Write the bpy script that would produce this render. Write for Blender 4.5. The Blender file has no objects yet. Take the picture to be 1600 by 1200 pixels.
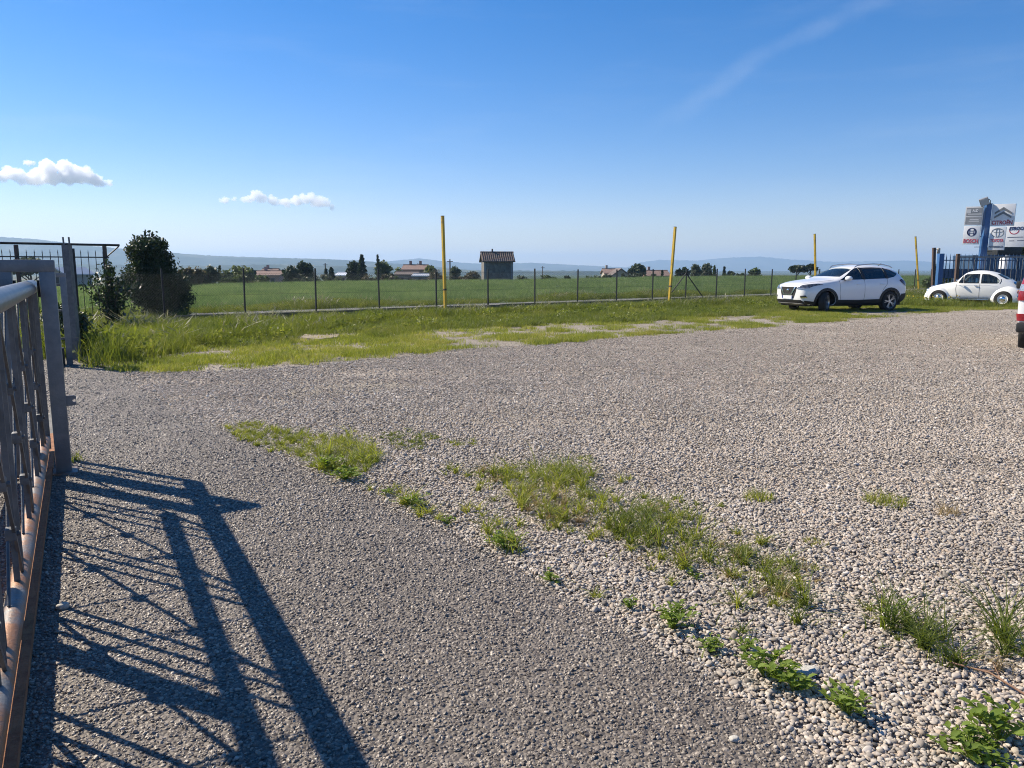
import bpy, bmesh, math, random
import numpy as np
from mathutils import Vector, Matrix, Euler, noise as mnoise
from mathutils.bvhtree import BVHTree
from mathutils.geometry import delaunay_2d_cdt

R = math.radians
random.seed(7)
rng = np.random.default_rng(11)
scene = bpy.context.scene
col = scene.collection

# ------------------------------------------------------------------ camera, sky, sun, exposure
EYE = 1.5                      # eye height of the photographer, metres
PITCH = math.atan(180 / 1202)  # the camera looks a little down
CT, ST = math.cos(PITCH), math.sin(PITCH)
cam_d = bpy.data.cameras.new("camera")
cam_d.sensor_width = 36.0
cam_d.lens = 36.0 * 1202 / 1600
cam_d.clip_start = 0.05
cam_d.clip_end = 40000
cam = bpy.data.objects.new("camera", cam_d)
cam.location = (0, 0, EYE)
cam.rotation_euler = (math.pi / 2 - PITCH, 0, 0)
col.objects.link(cam)
scene.camera = cam

SUN_EL = R(39.5)
SUN_DIR = Vector((-0.894 * math.cos(SUN_EL), 0.448 * math.cos(SUN_EL), math.sin(SUN_EL))).normalized()
SUN_STRENGTH = 5.0
SKY_STRENGTH = 0.064
EXPOSURE = 0.74

world = bpy.data.worlds.new("World")
scene.world = world
world.use_nodes = True


def nd(nt, t, **kw):
    n = nt.nodes.new(t)
    for k, v in kw.items():
        if k == 'ins':
            for a, b in v.items():
                n.inputs[a].default_value = b
        else:
            setattr(n, k, v)
    return n


def ray(px, py):
    u = (px - 800) / 1202
    v = (600 - py) / 1202
    return Vector((u, CT + v * ST, -ST + v * CT))


def build_world():
    nt = world.node_tree
    nt.nodes.clear()
    out = nd(nt, 'ShaderNodeOutputWorld')
    bg = nd(nt, 'ShaderNodeBackground', ins={'Strength': SKY_STRENGTH})
    sky = nd(nt, 'ShaderNodeTexSky')
    sky.sky_type = 'NISHITA'
    sky.sun_disc = False
    sky.sun_elevation = SUN_EL
    # rotation 0 puts the sun on +Y, growing towards +X
    sky.sun_rotation = math.atan2(SUN_DIR.x, SUN_DIR.y)
    sky.altitude = 100
    sky.air_density = 1.0
    sky.dust_density = 0.08
    sky.ozone_density = 2.6
    hs0 = nd(nt, 'ShaderNodeHueSaturation', ins={'Saturation': 1.46, 'Value': 1.14})
    nt.links.new(sky.outputs[0], hs0.inputs['Color'])
    hs = nd(nt, 'ShaderNodeMix', data_type='RGBA', blend_type='MULTIPLY')
    hs.inputs['Factor'].default_value = 1.0
    hs.inputs['B'].default_value = (1.10, 0.95, 1.12, 1)
    nt.links.new(hs0.outputs[0], hs.inputs['A'])
    # thin high cirrus: one long faint streak and very soft veils, as directions on the sky
    tc = nd(nt, 'ShaderNodeTexCoord')
    a = ray(1085, 160).normalized()
    b = ray(1330, 15).normalized()
    nrm = a.cross(b).normalized()
    d1 = nd(nt, 'ShaderNodeVectorMath', operation='DOT_PRODUCT')
    d1.inputs[1].default_value = nrm
    nt.links.new(tc.outputs['Generated'], d1.inputs[0])
    nz = nd(nt, 'ShaderNodeTexNoise', ins={'Scale': 9.0, 'Detail': 6.0, 'Roughness': 0.6})
    nt.links.new(tc.outputs['Generated'], nz.inputs['Vector'])
    off = nd(nt, 'ShaderNodeMath', operation='MULTIPLY_ADD')
    off.inputs[1].default_value = 0.05
    off.inputs[2].default_value = -0.025
    nt.links.new(nz.outputs['Fac'], off.inputs[0])
    sm = nd(nt, 'ShaderNodeMath', operation='ADD')
    nt.links.new(d1.outputs['Value'], sm.inputs[0])
    nt.links.new(off.outputs[0], sm.inputs[1])
    ab = nd(nt, 'ShaderNodeMath', operation='ABSOLUTE')
    nt.links.new(sm.outputs[0], ab.inputs[0])
    mr = nd(nt, 'ShaderNodeMapRange', interpolation_type='SMOOTHSTEP')
    mr.inputs['From Min'].default_value = 0.0
    mr.inputs['From Max'].default_value = 0.016
    mr.inputs['To Min'].default_value = 1.0
    mr.inputs['To Max'].default_value = 0.0
    nt.links.new(ab.outputs[0], mr.inputs['Value'])
    mid = ((a + b) * 0.5).normalized()
    d2 = nd(nt, 'ShaderNodeVectorMath', operation='DOT_PRODUCT')
    d2.inputs[1].default_value = mid
    nt.links.new(tc.outputs['Generated'], d2.inputs[0])
    mr2 = nd(nt, 'ShaderNodeMapRange', interpolation_type='SMOOTHSTEP')
    mr2.inputs['From Min'].default_value = math.cos(R(10.0))
    mr2.inputs['From Max'].default_value = math.cos(R(3.0))
    nt.links.new(d2.outputs['Value'], mr2.inputs['Value'])
    mu = nd(nt, 'ShaderNodeMath', operation='MULTIPLY')
    nt.links.new(mr.outputs[0], mu.inputs[0])
    nt.links.new(mr2.outputs[0], mu.inputs[1])
    nz2 = nd(nt, 'ShaderNodeTexNoise', ins={'Scale': 26.0, 'Detail': 5.0, 'Roughness': 0.65})
    nt.links.new(tc.outputs['Generated'], nz2.inputs['Vector'])
    mu2 = nd(nt, 'ShaderNodeMath', operation='MULTIPLY')
    nt.links.new(mu.outputs[0], mu2.inputs[0])
    nt.links.new(nz2.outputs['Fac'], mu2.inputs[1])
    # veils
    mp = nd(nt, 'ShaderNodeMapping')
    mp.inputs['Scale'].default_value = (2.2, 2.2, 14.0)
    mp.inputs['Rotation'].default_value = (0.05, 0.12, 0)
    nt.links.new(tc.outputs['Generated'], mp.inputs['Vector'])
    nz3 = nd(nt, 'ShaderNodeTexNoise', ins={'Scale': 1.6, 'Detail': 6.0, 'Roughness': 0.55})
    nt.links.new(mp.outputs[0], nz3.inputs['Vector'])
    mr3 = nd(nt, 'ShaderNodeMapRange', interpolation_type='SMOOTHSTEP')
    mr3.inputs['From Min'].default_value = 0.5
    mr3.inputs['From Max'].default_value = 0.85
    mr3.inputs['To Max'].default_value = 0.10
    nt.links.new(nz3.outputs['Fac'], mr3.inputs['Value'])
    mu3 = nd(nt, 'ShaderNodeMath', operation='MULTIPLY_ADD')
    mu3.inputs[1].default_value = 0.15
    nt.links.new(mu2.outputs[0], mu3.inputs[0])
    nt.links.new(mr3.outputs[0], mu3.inputs[2])
    mix = nd(nt, 'ShaderNodeMix', data_type='RGBA')
    nt.links.new(mu3.outputs[0], mix.inputs['Factor'])
    nt.links.new(hs.outputs['Result'], mix.inputs['A'])
    mix.inputs['B'].default_value = (7.5, 8.2, 9.2, 1)
    nt.links.new(mix.outputs['Result'], bg.inputs['Color'])
    nt.links.new(bg.outputs[0], out.inputs['Surface'])


build_world()
sun_d = bpy.data.lights.new("sun", 'SUN')
sun_d.energy = SUN_STRENGTH
sun_d.angle = R(0.5)
sun_d.color = (1.0, 0.89, 0.73)
sun = bpy.data.objects.new("sun", sun_d)
sun.rotation_euler = SUN_DIR.to_track_quat('Z', 'Y').to_euler()
sun.location = SUN_DIR * 50
col.objects.link(sun)

vs = scene.view_settings
vs.view_transform = 'Standard'
vs.look = 'None'
vs.exposure = EXPOSURE
vs.gamma = 1.0
vs.use_curve_mapping = False
scene.cycles.use_denoising = True
scene.cycles.denoising_input_passes = 'RGB_ALBEDO_NORMAL'
scene.cycles.denoising_prefilter = 'NONE'
scene.cycles.filter_width = 1.05
scene.cycles.volume_bounces = 32
scene.cycles.diffuse_bounces = 3
scene.cycles.glossy_bounces = 4
scene.cycles.transmission_bounces = 6
scene.cycles.max_bounces = 32
scene.cycles.transparent_max_bounces = 16


# ------------------------------------------------------------------ helpers
def G(px, py, z=0.0):
    """ground point (at height z) that the photographer saw at this pixel of the 1600x1200 photo"""
    r = ray(px, py)
    t = (z - EYE) / r.z
    return Vector((r.x * t, r.y * t, z))


def PY(px, py, Y):
    """point at distance Y straight ahead"""
    r = ray(px, py)
    t = Y / r.y
    return Vector((r.x * t, Y, EYE + r.z * t))


def tag(o, label=None, cat=None, group=None, kind=None):
    if label: o['label'] = label
    if cat: o['category'] = cat
    if group: o['group'] = group
    if kind: o['kind'] = kind
    return o


def empty(name, loc, rz=0.0, label=None, cat=None, group=None):
    o = bpy.data.objects.new(name, None)
    o.empty_display_size = 0.2
    o.location = loc
    o.rotation_euler = (0, 0, rz)
    col.objects.link(o)
    return tag(o, label, cat, group)


def sharpen(me, angle=35):
    bm = bmesh.new()
    bm.from_mesh(me)
    for f in bm.faces: f.smooth = True
    for e in bm.edges:
        if len(e.link_faces) == 2:
            if e.calc_face_angle(0) > R(angle): e.smooth = False
    bm.to_mesh(me)
    bm.free()


def link_mesh(name, me, m, parent=None, smooth=None):
    if m is not None:
        me.materials.clear()
        me.materials.append(m)
    if smooth is not None: sharpen(me, smooth)
    o = bpy.data.objects.new(name, me)
    col.objects.link(o)
    if parent is not None: o.parent = parent
    return o


def np_mesh(name, verts, faces):
    """faces: (n,k) int array, all the same corner count"""
    verts = np.asarray(verts, dtype=np.float32)
    faces = np.asarray(faces, dtype=np.int32)
    me = bpy.data.meshes.new(name)
    n, k = faces.shape
    me.vertices.add(len(verts))
    me.vertices.foreach_set('co', verts.ravel())
    me.loops.add(n * k)
    me.loops.foreach_set('vertex_index', faces.ravel())
    me.polygons.add(n)
    me.polygons.foreach_set('loop_start', np.arange(0, n * k, k, dtype=np.int32))
    me.polygons.foreach_set('loop_total', np.full(n, k, dtype=np.int32))
    me.update(calc_edges=True)
    me.validate()
    return me


class MB:
    """collects simple shaped pieces, builds them as one mesh object"""
    def __init__(self):
        self.v = []
        self.f = []

    def add(self, vs_, fs_):
        b = len(self.v)
        self.v += [tuple(p) for p in vs_]
        self.f += [tuple(b + i for i in f) for f in fs_]
        return self

    def box(self, c, s, rot=None, bev=0.0, taper=1.0):
        hx, hy, hz = s[0] / 2, s[1] / 2, s[2] / 2
        c = Vector(c)
        M = rot if rot is not None else Matrix.Identity(3)
        if bev > 0:
            bm = bmesh.new()
            bmesh.ops.create_cube(bm, size=1)
            for q in bm.verts:
                k = taper if q.co.z > 0 else 1.0
                q.co = Vector((q.co.x * s[0] * k, q.co.y * s[1] * k, q.co.z * s[2]))
            bmesh.ops.bevel(bm, geom=bm.edges[:], offset=bev, segments=2, affect='EDGES', profile=0.6)
            bm.verts.index_update()
            vs_ = [c + M @ q.co for q in bm.verts]
            fs_ = [[q.index for q in f.verts] for f in bm.faces]
            bm.free()
            return self.add(vs_, fs_)
        vs_ = []
        for z in (-hz, hz):
            k = taper if z > 0 else 1.0
            for x, y in ((-hx, -hy), (hx, -hy), (hx, hy), (-hx, hy)):
                vs_.append(c + M @ Vector((x * k, y * k, z)))
        return self.add(vs_, [(0, 3, 2, 1), (4, 5, 6, 7), (0, 1, 5, 4), (1, 2, 6, 5), (2, 3, 7, 6), (3, 0, 4, 7)])

    def bar(self, p0, p1, w, d, up=(0, 0, 1)):
        """rectangular bar from p0 to p1; w across, d along the up-ish side"""
        p0, p1 = Vector(p0), Vector(p1)
        z = (p1 - p0)
        L = z.length
        z.normalize()
        u = Vector(up)
        if abs(z.dot(u)) > 0.98: u = Vector((1, 0, 0))
        x = u.cross(z).normalized()
        y = z.cross(x)
        M = Matrix((x, y, z)).transposed()
        return self.box((p0 + p1) / 2, (w, d, L), M)

    def tube(self, p0, p1, r, n=10, r2=None, caps=True):
        p0, p1 = Vector(p0), Vector(p1)
        r2 = r if r2 is None else r2
        z = (p1 - p0).normalized()
        x = z.orthogonal().normalized()
        y = z.cross(x)
        vs_ = []
        for p, rr in ((p0, r), (p1, r2)):
            for i in range(n):
                a = 2 * math.pi * i / n
                vs_.append(p + x * (rr * math.cos(a)) + y * (rr * math.sin(a)))
        fs_ = [(i, (i + 1) % n, n + (i + 1) % n, n + i) for i in range(n)]
        if caps:
            fs_ += [tuple(range(n - 1, -1, -1)), tuple(range(n, 2 * n))]
        return self.add(vs_, fs_)

    def path(self, pts, r, n=8, r2=None):
        pts = [Vector(p) for p in pts]
        m = len(pts)
        r2 = r if r2 is None else r2
        vs_ = []
        x = None
        for i, p in enumerate(pts):
            t = (pts[min(i + 1, m - 1)] - pts[max(i - 1, 0)]).normalized()
            if x is None: x = t.orthogonal().normalized()
            x = (x - t * x.dot(t)).normalized()
            y = t.cross(x)
            rr = r + (r2 - r) * i / (m - 1)
            for k in range(n):
                a = 2 * math.pi * k / n
                vs_.append(p + x * (rr * math.cos(a)) + y * (rr * math.sin(a)))
        fs_ = []
        for i in range(m - 1):
            for k in range(n):
                fs_.append((i * n + k, i * n + (k + 1) % n, (i + 1) * n + (k + 1) % n, (i + 1) * n + k))
        fs_ += [tuple(range(n - 1, -1, -1)), tuple(range((m - 1) * n, m * n))]
        return self.add(vs_, fs_)

    def lathe(self, prof, c, axis='y', n=32):
        """prof: list of (radius, along)"""
        c = Vector(c)
        vs_ = []
        for r, h in prof:
            for k in range(n):
                a = 2 * math.pi * k / n
                if axis == 'y': vs_.append(c + Vector((r * math.cos(a), h, r * math.sin(a))))
                elif axis == 'x': vs_.append(c + Vector((h, r * math.cos(a), r * math.sin(a))))
                else: vs_.append(c + Vector((r * math.cos(a), r * math.sin(a), h)))
        fs_ = []
        for i in range(len(prof) - 1):
            for k in range(n):
                fs_.append((i * n + k, i * n + (k + 1) % n, (i + 1) * n + (k + 1) % n, (i + 1) * n + k))
        return self.add(vs_, fs_)

    def prism(self, poly, z0, z1, fr=None):
        """poly in a plane (a,b), extruded along c; fr maps (a,b,c) to 3D"""
        fr = fr or (lambda a, b, c: (a, b, c))
        n = len(poly)
        vs_ = [fr(a, b, z0) for a, b in poly] + [fr(a, b, z1) for a, b in poly]
        fs_ = [(i, (i + 1) % n, n + (i + 1) % n, n + i) for i in range(n)]
        fs_ += [tuple(range(n - 1, -1, -1)), tuple(range(n, 2 * n))]
        return self.add(vs_, fs_)

    def mesh(self, name, fix=True):
        me = bpy.data.meshes.new(name)
        me.from_pydata(self.v, [], self.f)
        if fix:
            bm = bmesh.new()
            bm.from_mesh(me)
            bmesh.ops.recalc_face_normals(bm, faces=bm.faces)
            bm.to_mesh(me)
            bm.free()
        return me

    def build(self, name, m, parent=None, smooth=None, loc=None):
        me = self.mesh(name)
        o = link_mesh(name, me, m, parent, smooth)
        if loc is not None: o.location = loc
        return o


def eval_mesh(o):
    dg = bpy.context.evaluated_depsgraph_get()
    dg.update()
    return bpy.data.meshes.new_from_object(o.evaluated_get(dg))


def kill(o):
    bpy.data.objects.remove(o, do_unlink=True)


def smoothstep(a, b, x):
    t = min(1, max(0, (x - a) / (b - a)))
    return t * t * (3 - 2 * t)


def in_poly(poly, P):
    """vectorised point in polygon; poly list of (x,y), P (n,2)"""
    x, y = P[:, 0], P[:, 1]
    ins = np.zeros(len(P), bool)
    n = len(poly)
    for i in range(n):
        x1, y1 = poly[i][0], poly[i][1]
        x2, y2 = poly[(i + 1) % n][0], poly[(i + 1) % n][1]
        c = ((y1 > y) != (y2 > y))
        with np.errstate(divide='ignore', invalid='ignore'):
            xi = (x2 - x1) * (y - y1) / (y2 - y1 + 1e-12) + x1
        ins ^= c & (x < xi)
    return ins


def scatter(poly, density):
    """uniform random points in a polygon"""
    A = np.array([(p[0], p[1]) for p in poly])
    lo, hi = A.min(0), A.max(0)
    n = int(density * (hi[0] - lo[0]) * (hi[1] - lo[1]))
    P = lo + rng.random((n, 2)) * (hi - lo)
    return P[in_poly(poly, P)]


def vnoise(P, s, seed=0.0):
    return np.array([mnoise.noise((p[0] * s + seed, p[1] * s - seed, seed * 0.37)) for p in P])


# ------------------------------------------------------------------ materials
def newmat(name):
    m = bpy.data.materials.new(name)
    m.use_nodes = True
    nt = m.node_tree
    nt.nodes.clear()
    out = nd(nt, 'ShaderNodeOutputMaterial')
    p = nd(nt, 'ShaderNodeBsdfPrincipled')
    nt.links.new(p.outputs[0], out.inputs['Surface'])
    return m, nt, p, out


def c4(c):
    return (c[0], c[1], c[2], 1)


def ramp(nt, stops):
    r = nd(nt, 'ShaderNodeValToRGB')
    e = r.color_ramp.elements
    while len(e) < len(stops): e.new(0.5)
    for i, (p, c) in enumerate(stops):
        e[i].position = p
        e[i].color = c4(c)
    return r


def pm(name, c1, c2=None, scale=6.0, rough=0.5, metal=0.0, bump=0.0, bscale=40.0, coat=0.0, detail=5.0, spec=None, lo=0.35, hi=0.65, c3=None, s3=2.0, t3=0.62):
    """painted / weathered surface: two colours broken up by noise, a third in patches, fine bump"""
    m, nt, p, out = newmat(name)
    tc = nd(nt, 'ShaderNodeTexCoord')
    p.inputs['Roughness'].default_value = rough
    p.inputs['Metallic'].default_value = metal
    if coat: p.inputs['Coat Weight'].default_value = coat
    if spec is not None: p.inputs['Specular IOR Level'].default_value = spec
    c2 = c2 or tuple(x * 0.82 for x in c1)
    nz = nd(nt, 'ShaderNodeTexNoise', ins={'Scale': scale, 'Detail': detail, 'Roughness': 0.62})
    nt.links.new(tc.outputs['Object'], nz.inputs['Vector'])
    r = ramp(nt, [(lo, c1), (hi, c2)])
    nt.links.new(nz.outputs['Fac'], r.inputs['Fac'])
    last = r.outputs['Color']
    if c3:
        n3 = nd(nt, 'ShaderNodeTexNoise', ins={'Scale': s3, 'Detail': 7.0, 'Roughness': 0.7})
        nt.links.new(tc.outputs['Object'], n3.inputs['Vector'])
        r3 = ramp(nt, [(t3 - 0.06, (0, 0, 0)), (t3 + 0.06, (1, 1, 1))])
        nt.links.new(n3.outputs['Fac'], r3.inputs['Fac'])
        mx = nd(nt, 'ShaderNodeMix', data_type='RGBA')
        nt.links.new(r3.outputs['Color'], mx.inputs['Factor'])
        nt.links.new(last, mx.inputs['A'])
        mx.inputs['B'].default_value = c4(c3)
        last = mx.outputs['Result']
    nt.links.new(last, p.inputs['Base Color'])
    if bump:
        nb = nd(nt, 'ShaderNodeTexNoise', ins={'Scale': bscale, 'Detail': 6.0, 'Roughness': 0.65})
        nt.links.new(tc.outputs['Object'], nb.inputs['Vector'])
        b = nd(nt, 'ShaderNodeBump', ins={'Strength': bump, 'Distance': 0.02})
        nt.links.new(nb.outputs['Fac'], b.inputs['Height'])
        nt.links.new(b.outputs[0], p.inputs['Normal'])
    return m


def leafmat(name, cols, trans=0.35, rough=0.5, source='island', var_scale=0.5, spec=0.35):
    """leaf or grass blade: colour varies per blade / per instance and in soft clumps"""
    m, nt, p, out = newmat(name)
    tc = nd(nt, 'ShaderNodeTexCoord')
    if source == 'island':
        g = nd(nt, 'ShaderNodeNewGeometry')
        fac = g.outputs['Random Per Island']
    else:
        g = nd(nt, 'ShaderNodeObjectInfo')
        fac = g.outputs['Random']
    geo = nd(nt, 'ShaderNodeNewGeometry')
    nz = nd(nt, 'ShaderNodeTexNoise', ins={'Scale': var_scale, 'Detail': 3.0})
    nt.links.new(geo.outputs['Position'], nz.inputs['Vector'])
    ma = nd(nt, 'ShaderNodeMath', operation='MULTIPLY_ADD')
    ma.inputs[1].default_value = 0.55
    nt.links.new(fac, ma.inputs[0])
    mb = nd(nt, 'ShaderNodeMath', operation='MULTIPLY_ADD')
    mb.inputs[1].default_value = 1.1
    mb.inputs[2].default_value = -0.32
    nt.links.new(nz.outputs['Fac'], mb.inputs[0])
    nt.links.new(mb.outputs[0], ma.inputs[2])
    n = len(cols)
    r = ramp(nt, [(i / (n - 1), c) for i, c in enumerate(cols)])
    nt.links.new(ma.outputs[0], r.inputs['Fac'])
    nt.links.new(r.outputs['Color'], p.inputs['Base Color'])
    p.inputs['Roughness'].default_value = rough
    p.inputs['Specular IOR Level'].default_value = spec
    if trans > 0:
        t = nd(nt, 'ShaderNodeBsdfTranslucent')
        hs = nd(nt, 'ShaderNodeHueSaturation', ins={'Saturation': 1.15, 'Value': 1.5, 'Hue': 0.49})
        nt.links.new(r.outputs['Color'], hs.inputs['Color'])
        nt.links.new(hs.outputs[0], t.inputs['Color'])
        mx = nd(nt, 'ShaderNodeMixShader', ins={'Fac': trans})
        nt.links.new(p.outputs[0], mx.inputs[1])
        nt.links.new(t.outputs[0], mx.inputs[2])
        nt.links.new(mx.outputs[0], out.inputs['Surface'])
    return m


def stonemat(name, cols, rough=0.75, broad=0.12):
    """pebbles: one colour per stone plus speckle"""
    m, nt, p, out = newmat(name)
    oi = nd(nt, 'ShaderNodeObjectInfo')
    tc = nd(nt, 'ShaderNodeTexCoord')
    n = len(cols)
    r = ramp(nt, [(i / (n - 1), c) for i, c in enumerate(cols)])
    r.color_ramp.interpolation = 'LINEAR'
    nt.links.new(oi.outputs['Random'], r.inputs['Fac'])
    nz = nd(nt, 'ShaderNodeTexNoise', ins={'Scale': 2.5, 'Detail': 6.0, 'Roughness': 0.7})
    nt.links.new(tc.outputs['Object'], nz.inputs['Vector'])
    mr = nd(nt, 'ShaderNodeMapRange')
    mr.inputs['To Min'].default_value = 0.75
    mr.inputs['To Max'].default_value = 1.2
    nt.links.new(nz.outputs['Fac'], mr.inputs['Value'])
    mx = nd(nt, 'ShaderNodeVectorMath', operation='SCALE')
    nt.links.new(r.outputs['Color'], mx.inputs[0])
    nt.links.new(mr.outputs[0], mx.inputs['Scale'])
    geo = nd(nt, 'ShaderNodeNewGeometry')
    n2 = nd(nt, 'ShaderNodeTexNoise', ins={'Scale': 0.9, 'Detail': 5.0, 'Roughness': 0.6})
    nt.links.new(geo.outputs['Position'], n2.inputs['Vector'])
    m2 = nd(nt, 'ShaderNodeMapRange')
    m2.inputs['From Min'].default_value = 0.3
    m2.inputs['From Max'].default_value = 0.7
    m2.inputs['To Min'].default_value = 1 - broad
    m2.inputs['To Max'].default_value = 1 + broad
    nt.links.new(n2.outputs['Fac'], m2.inputs['Value'])
    mx2 = nd(nt, 'ShaderNodeVectorMath', operation='SCALE')
    nt.links.new(mx.outputs[0], mx2.inputs[0])
    nt.links.new(m2.outputs[0], mx2.inputs['Scale'])
    nt.links.new(mx2.outputs[0], p.inputs['Base Color'])
    p.inputs['Roughness'].default_value = rough
    return m


def groundmat(name, cell, cols, bumpd, tint=None, rough=0.9, contrast=1.0, patch=None, cell2=None, warp=0.004):
    """loose stone surface: voronoi stones, each with its own colour, rounded relief, soft patches"""
    m, nt, p, out = newmat(name)
    geo = nd(nt, 'ShaderNodeNewGeometry')
    nw = nd(nt, 'ShaderNodeTexNoise', ins={'Scale': 0.8 / cell * 0.5, 'Detail': 2.0})
    nt.links.new(geo.outputs['Position'], nw.inputs['Vector'])
    ws = nd(nt, 'ShaderNodeVectorMath', operation='SCALE')
    ws.inputs['Scale'].default_value = warp
    nt.links.new(nw.outputs['Color'], ws.inputs[0])
    wa = nd(nt, 'ShaderNodeVectorMath', operation='ADD')
    nt.links.new(geo.outputs['Position'], wa.inputs[0])
    nt.links.new(ws.outputs[0], wa.inputs[1])
    vo = nd(nt, 'ShaderNodeTexVoronoi', voronoi_dimensions='2D', ins={'Scale': 1 / cell, 'Randomness': 1.0})
    nt.links.new(wa.outputs[0], vo.inputs['Vector'])
    sx = nd(nt, 'ShaderNodeSeparateColor')
    nt.links.new(vo.outputs['Color'], sx.inputs[0])
    n = len(cols)
    r = ramp(nt, [(i / (n - 1), c) for i, c in enumerate(cols)])
    nt.links.new(sx.outputs[0], r.inputs['Fac'])
    last = r.outputs['Color']
    # broad patches of dirt
    n1 = nd(nt, 'ShaderNodeTexNoise', ins={'Scale': 0.35, 'Detail': 6.0, 'Roughness': 0.62})
    nt.links.new(geo.outputs['Position'], n1.inputs['Vector'])
    mr = nd(nt, 'ShaderNodeMapRange')
    mr.inputs['From Min'].default_value = 0.25
    mr.inputs['From Max'].default_value = 0.75
    mr.inputs['To Min'].default_value = 1 - 0.2 * contrast
    mr.inputs['To Max'].default_value = 1 + 0.2 * contrast
    nt.links.new(n1.outputs['Fac'], mr.inputs['Value'])
    sc = nd(nt, 'ShaderNodeVectorMath', operation='SCALE')
    nt.links.new(last, sc.inputs[0])
    nt.links.new(mr.outputs[0], sc.inputs['Scale'])
    last = sc.outputs[0]
    if patch:
        pc, ps, pt = patch
        n2 = nd(nt, 'ShaderNodeTexNoise', ins={'Scale': ps, 'Detail': 7.0, 'Roughness': 0.66})
        nt.links.new(geo.outputs['Position'], n2.inputs['Vector'])
        r2 = ramp(nt, [(pt - 0.08, (0, 0, 0)), (pt + 0.08, (1, 1, 1))])
        nt.links.new(n2.outputs['Fac'], r2.inputs['Fac'])
        mx = nd(nt, 'ShaderNodeMix', data_type='RGBA')
        nt.links.new(r2.outputs['Color'], mx.inputs['Factor'])
        nt.links.new(last, mx.inputs['A'])
        mx.inputs['B'].default_value = c4(pc)
        last = mx.outputs['Result']
    nt.links.new(last, p.inputs['Base Color'])
    p.inputs['Roughness'].default_value = rough
    p.inputs['Specular IOR Level'].default_value = 0.3
    inv = nd(nt, 'ShaderNodeMath', operation='SUBTRACT')
    inv.inputs[0].default_value = 1.0
    nt.links.new(vo.outputs['Distance'], inv.inputs[1])
    h = inv.outputs[0]
    add = nd(nt, 'ShaderNodeMath', operation='MULTIPLY_ADD')
    add.inputs[1].default_value = 0.7
    nt.links.new(sx.outputs[1], add.inputs[0])
    nt.links.new(h, add.inputs[2])
    b = nd(nt, 'ShaderNodeBump', ins={'Strength': 1.0, 'Distance': bumpd})
    nt.links.new(add.outputs[0], b.inputs['Height'])
    nt.links.new(b.outputs[0], p.inputs['Normal'])
    return m


M = {}
# real-world base colours
PEB = [(0.10, 0.09, 0.08), (0.31, 0.27, 0.22), (0.44, 0.39, 0.325), (0.23, 0.20, 0.17), (0.50, 0.45, 0.385), (0.36, 0.29, 0.22), (0.43, 0.385, 0.335), (0.40, 0.315, 0.24), (0.60, 0.555, 0.50)]
M['pebble'] = stonemat('pebble stone', PEB)
M['chip'] = stonemat('asphalt chip', [(0.08, 0.066, 0.055), (0.17, 0.143, 0.117), (0.25, 0.213, 0.172), (0.12, 0.10, 0.083), (0.38, 0.326, 0.264), (0.19, 0.159, 0.13)], rough=0.5, broad=0.26)
M['gravel'] = groundmat('gravel ground', 0.019, PEB, 0.012, contrast=0.8, patch=((0.34, 0.30, 0.245), 0.22, 0.66))
M['asphalt'] = groundmat('old asphalt', 0.016, [(0.07, 0.06, 0.052), (0.15, 0.13, 0.112), (0.11, 0.096, 0.082), (0.23, 0.20, 0.168), (0.12, 0.104, 0.09), (0.18, 0.156, 0.133)], 0.006, rough=0.65, patch=((0.20, 0.18, 0.155), 0.5, 0.62), contrast=0.9)
M['road'] = groundmat('road asphalt', 0.02, [(0.16, 0.155, 0.155), (0.20, 0.195, 0.19), (0.18, 0.175, 0.17)], 0.004)
M['verge'] = groundmat('verge soil', 0.03, [(0.15, 0.13, 0.10), (0.33, 0.29, 0.235), (0.24, 0.205, 0.16), (0.42, 0.375, 0.315), (0.30, 0.25, 0.19)], 0.012, patch=((0.10, 0.105, 0.035), 0.9, 0.60))
M['soil'] = groundmat('field soil', 0.12, [(0.06, 0.095, 0.035), (0.085, 0.12, 0.05), (0.05, 0.08, 0.03)], 0.06)
M['grass'] = leafmat('verge grass blade', [(0.05, 0.075, 0.017), (0.105, 0.14, 0.028), (0.16, 0.195, 0.04), (0.26, 0.25, 0.08)], trans=0.45, var_scale=0.55)
M['lawn'] = leafmat('short sunny grass blade', [(0.10, 0.14, 0.024), (0.17, 0.21, 0.04), (0.25, 0.27, 0.06), (0.38, 0.33, 0.13)], trans=0.5, var_scale=0.8)
M['crop'] = leafmat('crop blade', [(0.05, 0.088, 0.036), (0.10, 0.16, 0.06), (0.16, 0.23, 0.085), (0.27, 0.31, 0.13)], trans=0.45, var_scale=0.33)
M['seed'] = leafmat('grass seed head', [(0.14, 0.155, 0.08), (0.22, 0.22, 0.13), (0.31, 0.29, 0.19)], trans=0.35)
M['dry'] = leafmat('dry straw blade', [(0.26, 0.19, 0.10), (0.36, 0.28, 0.15), (0.18, 0.15, 0.07)], trans=0.25)
M['weed'] = leafmat('broad weed leaf', [(0.12, 0.18, 0.03), (0.19, 0.27, 0.05), (0.27, 0.34, 0.08)], trans=0.5, var_scale=3.0)
M['galv'] = pm('galvanised grey paint', (0.13, 0.145, 0.16), (0.19, 0.20, 0.21), 9, 0.42, 0.35, 0.15, 60, c3=(0.22, 0.13, 0.08), s3=3.5, t3=0.70)
M['galv_bar'] = pm('weathered grey bar', (0.09, 0.095, 0.10), (0.15, 0.152, 0.155), 12, 0.5, 0.3, 0.2, 70, c3=(0.17, 0.10, 0.06), s3=4, t3=0.68)
M['galv_rust'] = pm('galvanised tube with rust', (0.15, 0.155, 0.16), (0.21, 0.21, 0.21), 8, 0.5, 0.3, 0.3, 60, c3=(0.26, 0.125, 0.06), s3=3.0, t3=0.50)
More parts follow.
